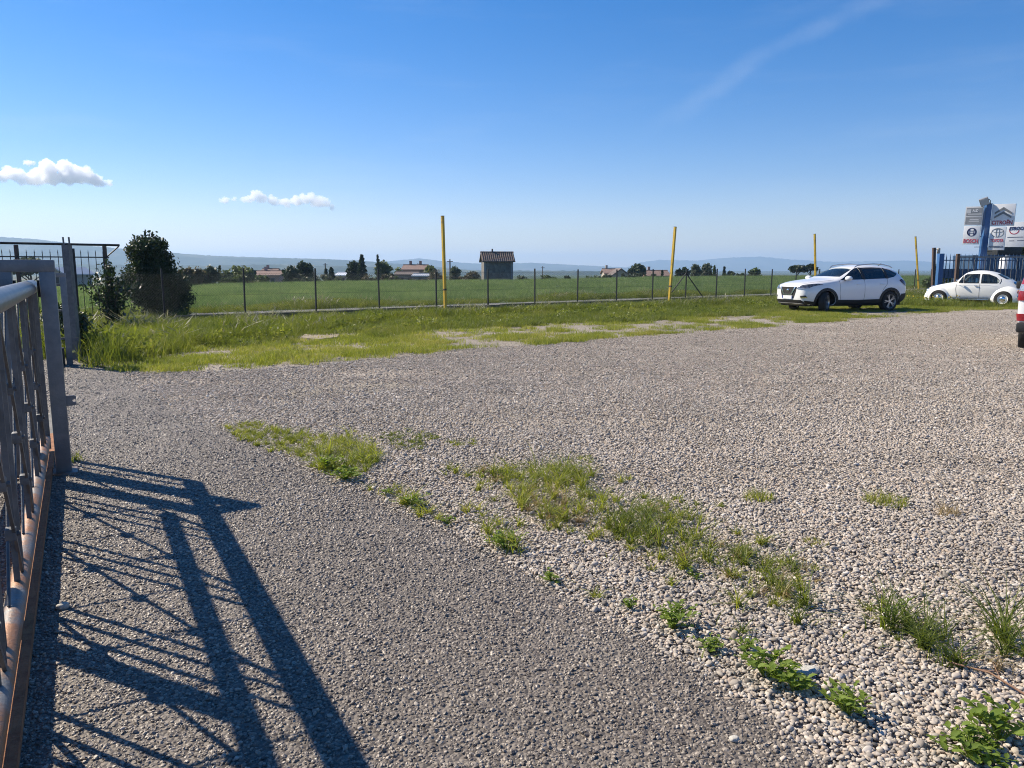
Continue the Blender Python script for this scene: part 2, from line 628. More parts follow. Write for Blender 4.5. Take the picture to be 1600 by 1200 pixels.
M['rust'] = pm('rusty rail', (0.24, 0.095, 0.04), (0.38, 0.17, 0.075), 14, 0.85, 0.1, 0.6, 50)
M['black_metal'] = pm('black painted metal', (0.012, 0.014, 0.014), (0.03, 0.032, 0.03), 15, 0.5, 0.2)
M['brown_metal'] = pm('brown rusty metal', (0.07, 0.045, 0.035), (0.12, 0.075, 0.055), 12, 0.7, 0.1, 0.2)
M['wire'] = pm('dark green fence wire', (0.02, 0.03, 0.022), (0.04, 0.05, 0.04), 20, 0.5, 0.3)
M['yellow'] = pm('yellow painted pole', (0.62, 0.40, 0.02), (0.52, 0.33, 0.03), 5, 0.5, 0, 0.1, c3=(0.22, 0.14, 0.06), s3=2.6, t3=0.59)
M['concrete'] = pm('weathered concrete', (0.22, 0.21, 0.19), (0.13, 0.13, 0.115), 4, 0.9, 0, 0.6, 30)
M['pale_stone'] = pm('pale stone', (0.52, 0.50, 0.44), (0.40, 0.37, 0.32), 7, 0.85, 0, 0.5, 25)
M['white_paint'] = pm('white car paint', (0.80, 0.80, 0.79), (0.77, 0.77, 0.765), 1.2, 0.28, 0, coat=0.8)
M['old_white'] = pm('old white car paint', (0.80, 0.80, 0.76), (0.76, 0.755, 0.71), 2.0, 0.36, 0, coat=0.3)
M['tyre'] = pm('tyre rubber', (0.012, 0.012, 0.012), (0.02, 0.02, 0.02), 30, 0.85)
M['plastic'] = pm('black plastic trim', (0.014, 0.014, 0.015), (0.022, 0.022, 0.022), 20, 0.65)
M['chrome'] = pm('chrome', (0.75, 0.75, 0.76), (0.68, 0.68, 0.69), 4, 0.14, 1.0)
M['alloy'] = pm('alloy', (0.55, 0.55, 0.56), (0.48, 0.48, 0.49), 6, 0.3, 0.9)
M['interior'] = pm('car interior cloth', (0.03, 0.032, 0.036), (0.05, 0.05, 0.055), 9, 0.9)
M['red_lens'] = pm('red lamp lens', (0.30, 0.015, 0.025), (0.24, 0.012, 0.02), 12, 0.15, coat=0.6)
M['dark_red_lens'] = pm('dark red lamp lens', (0.06, 0.008, 0.012), (0.09, 0.01, 0.015), 12, 0.15, coat=0.6)
M['clear_lens'] = pm('clear lamp lens', (0.55, 0.56, 0.58), (0.35, 0.36, 0.38), 22, 0.12, 0.5, coat=0.8)
M['orange_lens'] = pm('orange lamp lens', (0.7, 0.22, 0.02), (0.6, 0.18, 0.02), 12, 0.2, coat=0.6)
M['head_dark'] = pm('headlamp inner', (0.03, 0.032, 0.036), (0.22, 0.225, 0.235), 16, 0.12, 0.5, coat=1.0)
M['plate'] = pm('number plate', (0.72, 0.73, 0.74), (0.66, 0.67, 0.68), 12, 0.4)
M['plate_blue'] = pm('number plate blue', (0.02, 0.06, 0.30), (0.02, 0.05, 0.25), 12, 0.4)


def glassmat(name, tint, alpha, rough=0.03):
    m, nt, p, out = newmat(name)
    p.inputs['Base Color'].default_value = c4(tint)
    p.inputs['Roughness'].default_value = rough
    p.inputs['Coat Weight'].default_value = 1.0
    t = nd(nt, 'ShaderNodeBsdfTransparent')
    nz = nd(nt, 'ShaderNodeTexNoise', ins={'Scale': 1.5, 'Detail': 3.0})
    tc = nd(nt, 'ShaderNodeTexCoord')
    nt.links.new(tc.outputs['Object'], nz.inputs['Vector'])
    mr = nd(nt, 'ShaderNodeMapRange')
    mr.inputs['To Min'].default_value = alpha - 0.05
    mr.inputs['To Max'].default_value = alpha + 0.05
    nt.links.new(nz.outputs['Fac'], mr.inputs['Value'])
    t.inputs['Color'].default_value = (0.82, 0.9, 0.88, 1)
    mx = nd(nt, 'ShaderNodeMixShader')
    nt.links.new(mr.outputs[0], mx.inputs['Fac'])
    nt.links.new(t.outputs[0], mx.inputs[1])
    nt.links.new(p.outputs[0], mx.inputs[2])
    nt.links.new(mx.outputs[0], out.inputs['Surface'])
    return m


M['glass_dark'] = glassmat('tinted car glass', (0.004, 0.005, 0.007), 0.93)
M['glass'] = glassmat('car glass', (0.02, 0.028, 0.035), 0.32)
M['glass_front'] = glassmat('windscreen glass', (0.015, 0.024, 0.032), 0.5)


# ------------------------------------------------------------------ instancing (grass and gravel only)
def instancer(name, pts, rot, scl, idx, sources):
    me = bpy.data.meshes.new(name)
    n = len(pts)
    me.vertices.add(n)
    me.vertices.foreach_set('co', np.asarray(pts, np.float32).ravel())
    a = me.attributes.new('rot', 'FLOAT_VECTOR', 'POINT')
    a.data.foreach_set('vector', np.asarray(rot, np.float32).ravel())
    a = me.attributes.new('scl', 'FLOAT_VECTOR', 'POINT')
    a.data.foreach_set('vector', np.asarray(scl, np.float32).ravel())
    a = me.attributes.new('pick', 'INT', 'POINT')
    a.data.foreach_set('value', np.asarray(idx, np.int32))
    o = bpy.data.objects.new(name, me)
    col.objects.link(o)
    ng = bpy.data.node_groups.new(name, 'GeometryNodeTree')
    ng.interface.new_socket('Geometry', in_out='INPUT', socket_type='NodeSocketGeometry')
    ng.interface.new_socket('Geometry', in_out='OUTPUT', socket_type='NodeSocketGeometry')
    gi = nd(ng, 'NodeGroupInput')
    go = nd(ng, 'NodeGroupOutput')
    ip = nd(ng, 'GeometryNodeInstanceOnPoints')
    jn = nd(ng, 'GeometryNodeJoinGeometry')
    for s in reversed(sources):        # a multi-input socket lists its last link first
        oi = nd(ng, 'GeometryNodeObjectInfo')
        oi.inputs['Object'].default_value = s
        oi.inputs['As Instance'].default_value = True
        ng.links.new(oi.outputs['Geometry'], jn.inputs[0])
    ng.links.new(gi.outputs[0], ip.inputs['Points'])
    ng.links.new(jn.outputs[0], ip.inputs['Instance'])
    ip.inputs['Pick Instance'].default_value = True
    for nm, dt, sock in (('rot', 'FLOAT_VECTOR', 'Rotation'), ('scl', 'FLOAT_VECTOR', 'Scale'), ('pick', 'INT', 'Instance Index')):
        at = nd(ng, 'GeometryNodeInputNamedAttribute', data_type=dt)
        at.inputs['Name'].default_value = nm
        outs = [q for q in at.outputs if q.name == 'Attribute' and q.enabled]
        ng.links.new(outs[0], ip.inputs[sock])
    ng.links.new(ip.outputs[0], go.inputs[0])
    md = o.modifiers.new('scatter', 'NODES')
    md.node_group = ng
    return o


def source_obj(name, me, m):
    me.materials.append(m)
    return bpy.data.objects.new(name, me)     # not linked: only its scattered copies exist


def blades(n, h, spread, width, lean=0.5, seg=3, base=None, hvar=0.4):
    """n curved grass blades as ribbons; returns verts, quads"""
    V = np.zeros((n, (seg + 1) * 2, 3))
    if base is None:
        a = rng.random(n) * 2 * np.pi
        r = spread * np.sqrt(rng.random(n))
        bx, by = r * np.cos(a), r * np.sin(a)
        bz = np.zeros(n)
    else:
        bx, by, bz = base[:, 0], base[:, 1], base[:, 2]
    hh = h * (1 - hvar + 2 * hvar * rng.random(n)) if np.isscalar(h) else h * (1 - hvar + 2 * hvar * rng.random(n))
    dr = rng.random(n) * 2 * np.pi
    ln = lean * hh * (0.2 + rng.random(n))
    fa = rng.random(n) * np.pi
    w = width * (0.7 + 0.6 * rng.random(n))
    for s in range(seg + 1):
        t = s / seg
        cx = bx + np.cos(dr) * ln * t * t
        cy = by + np.sin(dr) * ln * t * t
        cz = bz + hh * t * (1 - 0.22 * t * (ln / (hh + 1e-6)))
        ww = w * (1 - t) ** 0.6 * 0.5 + 0.0004
        V[:, 2 * s, 0] = cx - np.cos(fa) * ww
        V[:, 2 * s, 1] = cy - np.sin(fa) * ww
        V[:, 2 * s, 2] = cz
        V[:, 2 * s + 1, 0] = cx + np.cos(fa) * ww
        V[:, 2 * s + 1, 1] = cy + np.sin(fa) * ww
        V[:, 2 * s + 1, 2] = cz
    k = (seg + 1) * 2
    F = []
    for s in range(seg):
        F.append([2 * s, 2 * s + 1, 2 * s + 3, 2 * s + 2])
    F = np.array(F)
    F = (F[None] + (np.arange(n) * k)[:, None, None]).reshape(-1, 4)
    return V.reshape(-1, 3), F


def leaf_quads(C, size, stretch=1.6, up=0.0, normal_bias=None):
    """small leaf-shaped quads (rhombs) at centres C"""
    n = len(C)
    a = rng.normal(size=(n, 3))
    a[:, 2] += up
    a /= np.linalg.norm(a, axis=1)[:, None]
    b = rng.normal(size=(n, 3))
    b -= a * (a * b).sum(1)[:, None]
    b /= np.linalg.norm(b, axis=1)[:, None]
    s = size * (0.6 + 0.8 * rng.random(n))[:, None]
    V = np.stack([C - a * s * stretch * 0.5, C + b * s * 0.38 - a * s * 0.05, C + a * s * stretch * 0.5, C - b * s * 0.38 - a * s * 0.05], 1)
    F = np.arange(n * 4).reshape(n, 4)
    return V.reshape(-1, 3), F


def cat(parts):
    V, F, o = [], [], 0
    for v, f in parts:
        V.append(v)
        F.append(f + o)
        o += len(v)
    return np.concatenate(V), np.concatenate(F)

# ------------------------------------------------------------------ the land
EDGE = [(-1.2, 52), (-0.66, 54), (-0.416, 57), (-0.33, 66), (-0.166, 82), (0.0, 86), (0.10, 100), (0.166, 118), (0.333, 138), (0.6, 140), (1.2, 140)]


def field_edge(x, y):
    if y <= 1: return 140.0
    u = x / y
    if u <= EDGE[0][0]: return EDGE[0][1]
    for (a, ea), (b, eb) in zip(EDGE, EDGE[1:]):
        if u <= b:
            return ea + (eb - ea) * (u - a) / (b - a)
    return EDGE[-1][1]


def zg(x, y):
    """height of the land: level lot and field, then falling gently to the plain"""
    d = max(abs(y) if y < 0 else y, 0.0) - field_edge(x, y)
    if y < 0: d = math.hypot(x, y) - 160
    if d <= 0: return 0.0
    return -5.0 * (1 - math.exp(-d / 130)) - min(16.0, 0.006 * max(0, d - 250))


def sheet(name, poly, z, m, kind='structure', step=None):
    P = [Vector((p[0], p[1])) for p in poly]
    n = len(P)
    r = delaunay_2d_cdt(P, [(i, (i + 1) % n) for i in range(n)], [], 1, 1e-5)
    me = bpy.data.meshes.new(name)
    me.from_pydata([(v.x, v.y, z) for v in r[0]], [], [tuple(f) for f in r[2]])
    bm = bmesh.new()
    bm.from_mesh(me)
    for f in bm.faces:
        if f.normal.z < 0: f.normal_flip()
    bm.to_mesh(me)
    bm.free()
    o = link_mesh(name, me, m)
    if kind: o['kind'] = kind
    return o


def landmat():
    m, nt, p, out = newmat('open land')
    geo = nd(nt, 'ShaderNodeNewGeometry')
    mp = nd(nt, 'ShaderNodeMapping')
    mp.inputs['Scale'].default_value = (0.0035, 0.0016, 0.0)
    mp.inputs['Rotation'].default_value = (0, 0, 0.5)
    nt.links.new(geo.outputs['Position'], mp.inputs['Vector'])
    vo = nd(nt, 'ShaderNodeTexVoronoi', voronoi_dimensions='2D', ins={'Scale': 1.0})
    nt.links.new(mp.outputs[0], vo.inputs['Vector'])
    sx = nd(nt, 'ShaderNodeSeparateColor')
    nt.links.new(vo.outputs['Color'], sx.inputs[0])
    r = ramp(nt, [(0.0, (0.05, 0.08, 0.025)), (0.35, (0.08, 0.115, 0.04)), (0.6, (0.17, 0.15, 0.09)), (0.8, (0.05, 0.075, 0.03)), (1.0, (0.22, 0.2, 0.15))])
    nt.links.new(sx.outputs[0], r.inputs['Fac'])
    n2 = nd(nt, 'ShaderNodeTexNoise', ins={'Scale': 0.02, 'Detail': 9.0, 'Roughness': 0.7})
    nt.links.new(geo.outputs['Position'], n2.inputs['Vector'])
    r2 = ramp(nt, [(0.46, (0, 0, 0)), (0.58, (1, 1, 1))])
    nt.links.new(n2.outputs['Fac'], r2.inputs['Fac'])
    mx = nd(nt, 'ShaderNodeMix', data_type='RGBA')
    nt.links.new(r2.outputs['Color'], mx.inputs['Factor'])
    nt.links.new(r.outputs['Color'], mx.inputs['A'])
    mx.inputs['B'].default_value = (0.03, 0.045, 0.02, 1)
    nt.links.new(mx.outputs['Result'], p.inputs['Base Color'])
    p.inputs['Roughness'].default_value = 0.95
    p.inputs['Specular IOR Level'].default_value = 0.1
    return m


M['land'] = landmat()


def build_ground():
    rad = [0.0, 8, 16, 25, 35, 45] + list(np.linspace(50, 200, 76)) + list(np.geomspace(206, 10500, 60))
    na = 240
    V, F = [(0, 0, 0)], []
    for r_ in rad[1:]:
        for k in range(na):
            a = 2 * math.pi * k / na
            x, y = r_ * math.sin(a), r_ * math.cos(a)
            z = zg(x, y)
            if r_ > 600: z += 3.0 * mnoise.noise((x / 700, y / 700, 3.1))
            V.append((x, y, z))
    for k in range(na): F.append((0, 1 + (k + 1) % na, 1 + k))
    for i in range(len(rad) - 2):
        b = 1 + i * na
        for k in range(na):
            F.append((b + k, b + (k + 1) % na, b + na + (k + 1) % na, b + na + k))
    me = bpy.data.meshes.new('ground')
    me.from_pydata(V, [], F)
    bm = bmesh.new()
    bm.from_mesh(me)
    bmesh.ops.recalc_face_normals(bm, faces=bm.faces)
    if bm.faces[0].normal.z < 0:
        for f in bm.faces: f.normal_flip()
    for f in bm.faces: f.smooth = True
    bm.to_mesh(me)
    bm.free()
    tag(link_mesh('ground', me, M['land']), kind='structure')


build_ground()

# fence line and everything laid out along it
F0 = Vector((-7.89, 22.8, 0))
FD = Vector((0.786, 0.618, 0)).normalized()
FN = Vector((-FD.y, FD.x, 0))         # pointing away from the photographer


def fen(s, d=0.0, z=0.0):
    """s metres along the fence from its fourth post, d metres beyond it"""
    p = F0 + FD * s + FN * d
    return Vector((p.x, p.y, z))


def fdist(P):
    return (P[:, 0] - F0.x) * FN.x + (P[:, 1] - F0.y) * FN.y


def fdist1(x, y):
    return (x - F0.x) * FN.x + (y - F0.y) * FN.y


EDGEPX = [(112, 562), (150, 575), (200, 582), (260, 583), (330, 581), (400, 578), (480, 572), (560, 563), (610, 560), (660, 555), (705, 548), (750, 545), (830, 540), (880, 537), (920, 533), (1000, 527), (1050, 524), (1100, 518), (1200, 512), (1300, 504), (1340, 500), (1420, 494), (1450, 490), (1520, 486), (1600, 484), (1680, 480)]
edge_w = [G(*p) for p in EDGEPX]
lot = [(-30, -12), (60, -12), (60, 38)] + [(p.x, p.y + 0.6) for p in reversed(edge_w)] + [(-9.5, 13.2), (-30, 15)]
sheet('gravel_lot', lot, 0.004, M['gravel'])
verge_poly = [(p.x, p.y) for p in edge_w] + [tuple(fen(62, 0.95)[:2]), tuple(fen(-14, 0.95)[:2]), (-14, 13)]
sheet('verge', verge_poly, 0.008, M['verge'])
sheet('road', [tuple(fen(-70, 0.9)[:2]), tuple(fen(110, 0.9)[:2]), tuple(fen(110, 4.2)[:2]), tuple(fen(-70, 4.2)[:2])], 0.012, M['road'])
sheet('field', [tuple(fen(-60, 4.15)[:2]), tuple(fen(110, 4.15)[:2]), (120, 140), (70, 140), (28, 118), (10, 99), (0, 84), (-13, 80), (-22, 64), (-36, 52), (-60, 50)], 0.006, M['soil'])

ASPPX = [(186, 583), (205, 598), (228, 615), (270, 640), (318, 660), (355, 675), (430, 712), (520, 757), (600, 792), (700, 834), (790, 884), (880, 932), (980, 987), (1100, 1057), (1200, 1122), (1290, 1200)]
asp_edge = [G(*p) for p in ASPPX]
asp_poly = [(-30, 12.3), (-8.6, 13.1), (-7.0, 12.6)] + [(p.x, p.y) for p in asp_edge] + [(0.98, 1.2), (1.3, -10), (-30, -10)]
sheet('asphalt_drive', asp_poly, 0.008, M['asphalt'])

M['fines'] = groundmat('dusty fines', 0.012, [(0.28, 0.245, 0.19), (0.36, 0.315, 0.25), (0.31, 0.27, 0.21), (0.42, 0.37, 0.30)], 0.006)
DUST = [[(455, 609), (520, 602), (600, 599), (655, 601), (640, 609), (560, 616), (490, 621), (440, 622)]]
dust_w = [[tuple(G(*p)[:2]) for p in d] for d in DUST]
for d in dust_w: sheet('dusty_patch', d, 0.009, M['fines'])


# ------------------------------------------------------------------ loose stones
def pebble_mesh(seed, sub=2, rough=0.16, sharp=False):
    bm = bmesh.new()
    bmesh.ops.create_icosphere(bm, subdivisions=sub, radius=1.0)
    for v in bm.verts:
        n_ = mnoise.noise(v.co * 1.1 + Vector((seed * 7.3, seed, 0)))
        n2 = mnoise.noise(v.co * 2.3 + Vector((seed * 3.3, -seed, 5)))
        v.co *= 1 + rough * n_ * 1.6 + rough * 0.6 * n2
        if sharp:
            q = 0.35
            v.co = Vector([round(c / q) * q * 0.55 + c * 0.45 for c in v.co])
    for f in bm.faces: f.smooth = not sharp
    me = bpy.data.meshes.new('pebble')
    bm.to_mesh(me)
    bm.free()
    return me


peb_src = [source_obj('pebble', pebble_mesh(i + 1), M['pebble']) for i in range(6)]
chip_src = [source_obj('chip', pebble_mesh(i + 31, sub=1 if i % 2 else 2, rough=0.25, sharp=True), M['chip']) for i in range(6)]


def frustum_points(y0, y1, density, margin=2.4):
    w = 0.70 * y1 + margin
    n = int(density * 2 * w * (y1 - y0))
    P = np.stack([(rng.random(n) * 2 - 1) * w, y0 + rng.random(n) * (y1 - y0)], 1)
    return P[np.abs(P[:, 0]) < 0.70 * P[:, 1] + margin]


def edge_side(P):
    """metres to the right of the drive's edge line (positive: on the gravel)"""
    E = np.array([(p.x, p.y) for p in asp_edge] + [(0.98, 1.2)])
    ys = E[:, 1][::-1]
    xs = E[:, 0][::-1]
    return (P[:, 0] - np.interp(P[:, 1], ys, xs))


def build_gravel():
    L = []
    ys = np.concatenate([[0.2], np.geomspace(0.9, 27, 34)])
    for y0, y1 in zip(ys[:-1], ys[1:]):
        d = math.exp(np.interp((y0 + y1) / 2, [1.5, 3.2, 5, 8, 12, 18, 27], np.log([8200, 7600, 6200, 3800, 1800, 700, 160])))
        P = frustum_points(y0, y1, d)
        e = edge_side(P)
        nz = vnoise(P, 1.3, 4.2) + 0.5 * vnoise(P, 4.0, 1.7)
        lim = 0.05 * nz
        # thin strew of loose stones on the drive next to the edge
        keep = (e > lim) | ((e > -0.9) & (rng.random(len(P)) < 0.16 * np.exp((e) / 0.16))) | (rng.random(len(P)) < 0.006)
        spill = np.exp(-(((P[:, 0] + 1.35) / 0.55) ** 2 + ((P[:, 1] - 5.3) / 0.8) ** 2))
        keep |= rng.random(len(P)) < 0.5 * spill
        if y1 > 9:
            keep &= in_poly(lot, P)
            keep &= ~(in_poly(verge_poly, P) & (rng.random(len(P)) > 0.12))
        if y0 > 6:
            for d_ in dust_w: keep &= ~(in_poly(d_, P + 0.25 * np.stack([vnoise(P, 2.0, 1.0), vnoise(P, 2.0, 5.0)], 1)) & (rng.random(len(P)) < 0.55))
        if y0 > 4: keep &= rng.random(len(P)) < np.clip(0.8 + 0.5 * vnoise(P, 0.5, 9.9) + 0.7 * vnoise(P * np.array([0.22, 1.5]), 1.0, 2.7), 0.12, 1)
        L.append(P[keep])
    P = np.concatenate(L)
    n = len(P)
    e = edge_side(P)
    base = 0.0042 + 0.0064 * rng.random(n) ** 2.0
    big = rng.random(n) < 0.05
    base[big] *= 1.5
    base *= np.clip(1.0 + 0.035 * (P[:, 1] - 4), 1.0, 1.25)
    base[e < 0] *= 0.85
    s = np.stack([base * (0.9 + 0.7 * rng.random(n)), base * (0.75 + 0.3 * rng.random(n)), base * (0.42 + 0.4 * rng.random(n))], 1)
    rot = np.stack([rng.normal(0, 0.28, n), rng.normal(0, 0.28, n), rng.random(n) * 6.283], 1)
    heap = 0.5 + 0.5 * vnoise(P, 0.9, 8.8)
    z = 0.008 + s[:, 2] * (0.35 + 0.5 * rng.random(n)) + np.where(e > 0.05, 0.010 * rng.random(n) * heap, 0)
    o = instancer('gravel', np.column_stack([P, z]), rot, s, rng.integers(0, len(peb_src), n), peb_src)
    o['kind'] = 'stuff'
    return n


def build_chips():
    L = []
    ys = np.concatenate([[0.2], np.geomspace(0.9, 13, 22)])
    for y0, y1 in zip(ys[:-1], ys[1:]):
        d = math.exp(np.interp((y0 + y1) / 2, [1.5, 2.8, 4, 5.5, 8, 13], np.log([7500, 6500, 4600, 3000, 1500, 300])))
        P = frustum_points(y0, y1, d)
        e = edge_side(P)
        L.append(P[e < 0.05])
    P = np.concatenate(L)
    n = len(P)
    base = 0.0042 + 0.005 * rng.random(n) ** 1.8
    base *= np.clip(1.0 + 0.06 * (P[:, 1] - 3), 0.9, 1.5)
    s = np.stack([base * (0.9 + 0.6 * rng.random(n)), base * (0.8 + 0.3 * rng.random(n)), base * (0.5 + 0.4 * rng.random(n))], 1)
    rot = np.stack([rng.normal(0, 0.35, n), rng.normal(0, 0.35, n), rng.random(n) * 6.283], 1)
    z = 0.008 + s[:, 2] * (-0.45 + 0.75 * rng.random(n))
    o = instancer('asphalt_aggregate', np.column_stack([P, z]), rot, s, rng.integers(0, len(chip_src), n), chip_src)
    o['kind'] = 'stuff'
    return n


n1 = build_gravel()
n2 = build_chips()
print('stones', n1, n2)


# ------------------------------------------------------------------ grass
def clump(name, n, h, spread, width, m, lean=0.6, seg=3):
    v, f = blades(n, h, spread, width, lean, seg)
    return source_obj(name, np_mesh(name, v, f), m)


def seed_clump(name, n, h, spread):
    V = []
    parts = []
    a = rng.random(n) * 6.283
    r = spread * np.sqrt(rng.random(n))
    for i in range(n):
        hh = h * (0.75 + 0.5 * rng.random())
        bx, by = r[i] * math.cos(a[i]), r[i] * math.sin(a[i])
        dx, dy = rng.normal(0, 0.10, 2) * 1.6
        p0 = np.array([bx, by, 0])
        p1 = np.array([bx + dx * 0.4, by + dy * 0.4, hh * 0.7])
        p2 = np.array([bx + dx * 1.3, by + dy * 1.3, hh])
        q = rng.random() * 3.14
        sd = np.array([math.cos(q), math.sin(q), 0])
        for (u, w, wa, wb) in ((p0, p1, 0.002, 0.0015), (p1, p1 + (p2 - p1) * 0.35, 0.004, 0.012), (p1 + (p2 - p1) * 0.35, p2, 0.012, 0.002)):
            parts.append((np.array([u - sd * wa, u + sd * wa, w + sd * wb, w - sd * wb]), np.array([[0, 1, 2, 3]])))
    v, f = cat(parts)
    return source_obj(name, np_mesh(name, v, f), M['seed'])


lawn_src = [clump('lawn_clump', 62, 0.065, 0.17, 0.0065, M['lawn'], 0.9) for _ in range(3)]
mid_src = [clump('grass_clump', 44, 0.12, 0.17, 0.007, M['grass'], 0.8) for _ in range(3)]
tall_src = [clump('tall_grass_clump', 60, 0.22, 0.20, 0.007, M['grass'], 0.7) for _ in range(3)]
seed_src = [seed_clump('seed_clump', 9, 0.30, 0.22) for _ in range(2)]
crop_src = [clump('crop_clump', 40, 0.30, 0.26, 0.012, M['crop'], 0.55) for _ in range(4)]
wl_v, wl_f = None, None


def broad_clump(name, n, h, spread, size):
    C = np.stack([rng.normal(0, spread * 0.5, n), rng.normal(0, spread * 0.5, n), h * rng.random(n) ** 0.8], 1)
    v, f = leaf_quads(C, size, 1.5, up=0.2)
    return source_obj(name, np_mesh(name, v, f), M['grass'])


broad_src = [broad_clump('weed_clump', 90, 0.22, 0.24, 0.032) for _ in range(2)]

# car footprints and bare stony spots stay clear of tall grass
BARE = [(320, 553, 60, 9), (545, 541, 62, 9), (735, 528, 62, 11), (895, 519, 85, 8), (1010, 509, 110, 8), (1160, 500, 70, 6), (1230, 507, 110, 4), (1390, 491, 70, 3), (150, 560, 45, 9), (1500, 478, 60, 2)]
bare_w = []
for bx, by, rx, ry in BARE:
    c_ = G(bx, by)
    if bx > 700: rx, ry = rx * 1.25, ry * 1.6
    ex = G(bx + rx, by)
    ey = G(bx, by - ry)
    bare_w.append((c_.x, c_.y, (ex - c_).length, abs(ey.y - c_.y)))


def bare_mask(P):
    k = np.zeros(len(P))
    w = vnoise(P, 0.9, 2.2)
    for (x, y, rx, ry) in bare_w:
        d = ((P[:, 0] - x) / rx) ** 2 + ((P[:, 1] - y) / ry) ** 2
        k = np.maximum(k, np.clip(1.05 - d + 0.8 * w, 0, 1))
    return k


def build_verge():
    lo = (-14, 11)
    hi = (44, 64)
    P = np.array(lo) + rng.random((215000, 2)) * (np.array(hi) - np.array(lo))
    P = P[in_poly(verge_poly, P) & (np.abs(P[:, 0]) < 0.75 * P[:, 1] + 4)]
    d = fdist(P)
    nz = vnoise(P, 0.55, 1.1)
    n2 = vnoise(P, 1.7, 6.1)
    b = bare_mask(P)
    edge_d = d + 11.6
    # gravel side ragged edge
    keep = rng.random(len(P)) < np.clip((1 - b) * (0.46 + 1.2 * n2 + 0.7 * nz + 0.085 * edge_d) * np.clip((edge_d + 0.5 + 1.3 * n2) * 0.7, 0.05, 1), 0.03, 1)
    P, d, nz, n2 = P[keep], d[keep], nz[keep], n2[keep]
    t = d + 1.4 * nz
    # the strip left of the bush is rank and tall nearly to the gravel
    left = np.clip((-4.6 - P[:, 0] + 0.25 * (P[:, 1] - 14)) / 1.5, 0, 1) * (P[:, 1] > 14.2)
    n = len(P)
    src = lawn_src + mid_src + tall_src + seed_src + broad_src
    idx = rng.integers(0, 3, n)
    sc = np.ones(n)
    mid = (t > -7.6) | (left > 0.4)
    idx[mid] = 3 + rng.integers(0, 3, mid.sum())
    tall = (t > -3.6) | ((left > 0.6) & (t > -7.5))
    idx[tall] = 6 + rng.integers(0, 3, tall.sum())
    sd = tall & (rng.random(n) < 0.05 + 0.12 * (nz > 0.25))
    idx[sd] = 9 + rng.integers(0, 2, sd.sum())
    bd = mid & (rng.random(n) < 0.03 + 0.06 * (n2 > 0.35))
    idx[bd] = 11 + rng.integers(0, 2, bd.sum())
    sc = 0.75 + 0.55 * rng.random(n) + 0.3 * n2
    low = (d > -2.0) & (P[:, 0] > -9.5)          # kept low along the kerb and the road edge
    sc[low & (d <= 0.05)] *= 0.48
    sc[low & (d > 0.05)] *= 0.62
    sc[(d > -0.75) & (d < 0.0)] *= 0.5
    # rank weeds banked up round the gate post and the shrubs at the left end
    bank = np.clip(1.15 - np.hypot((P[:, 0] + 7.3) / 1.5, (P[:, 1] - 13.1) / 1.7), 0, 1)
    bank = np.maximum(bank, 0.25 * np.clip(1.2 - np.hypot((P[:, 0] + 7.0) / 2.6, (P[:, 1] - 16.6) / 2.2), 0, 1))
    idx = np.where((bank > 0.15) & (idx < 6), 6 + rng.integers(0, 3, n), idx)
    idx = np.where((bank > 0.2) & (rng.random(n) < 0.12), 11 + rng.integers(0, 2, n), idx)
    sc = sc * np.where(idx > 10, 1 + 0.9 * bank, 1 + 0.7 * bank)
    # uncut grass round the old car
    uncut = np.hypot((P[:, 0] - 18.6) / 3.4, (P[:, 1] - 31.4) / 1.9) < 1
    idx = np.where(uncut & (idx < 6) & (rng.random(n) < 0.6), 6 + rng.integers(0, 3, n), idx)
    # blocks of grass under the cars are pressed short
    near = np.zeros(n, bool)
    for (cx, cy, r_) in ((12.2, 27.6, 2.5),):
        near |= (P[:, 0] - cx) ** 2 + (P[:, 1] - cy) ** 2 < r_ ** 2
    idx[near & (idx > 5)] = 3
    sc[near] *= 0.7
    # thin out: one clump in so many, by size
    pr = np.where(idx < 3, 0.85, np.where(idx < 6, 0.7, 0.62))
    k = rng.random(n) < pr
    P, idx, sc = P[k], idx[k], sc[k]
    n = len(P)
    rot = np.stack([rng.normal(0, 0.08, n), rng.normal(0, 0.08, n), rng.random(n) * 6.283], 1)
    s = np.stack([sc, sc, sc * (0.8 + 0.4 * rng.random(n))], 1)
    o = instancer('verge_grass', np.column_stack([P, np.full(n, 0.006)]), rot, s, idx, src)
    o['kind'] = 'stuff'
    return n


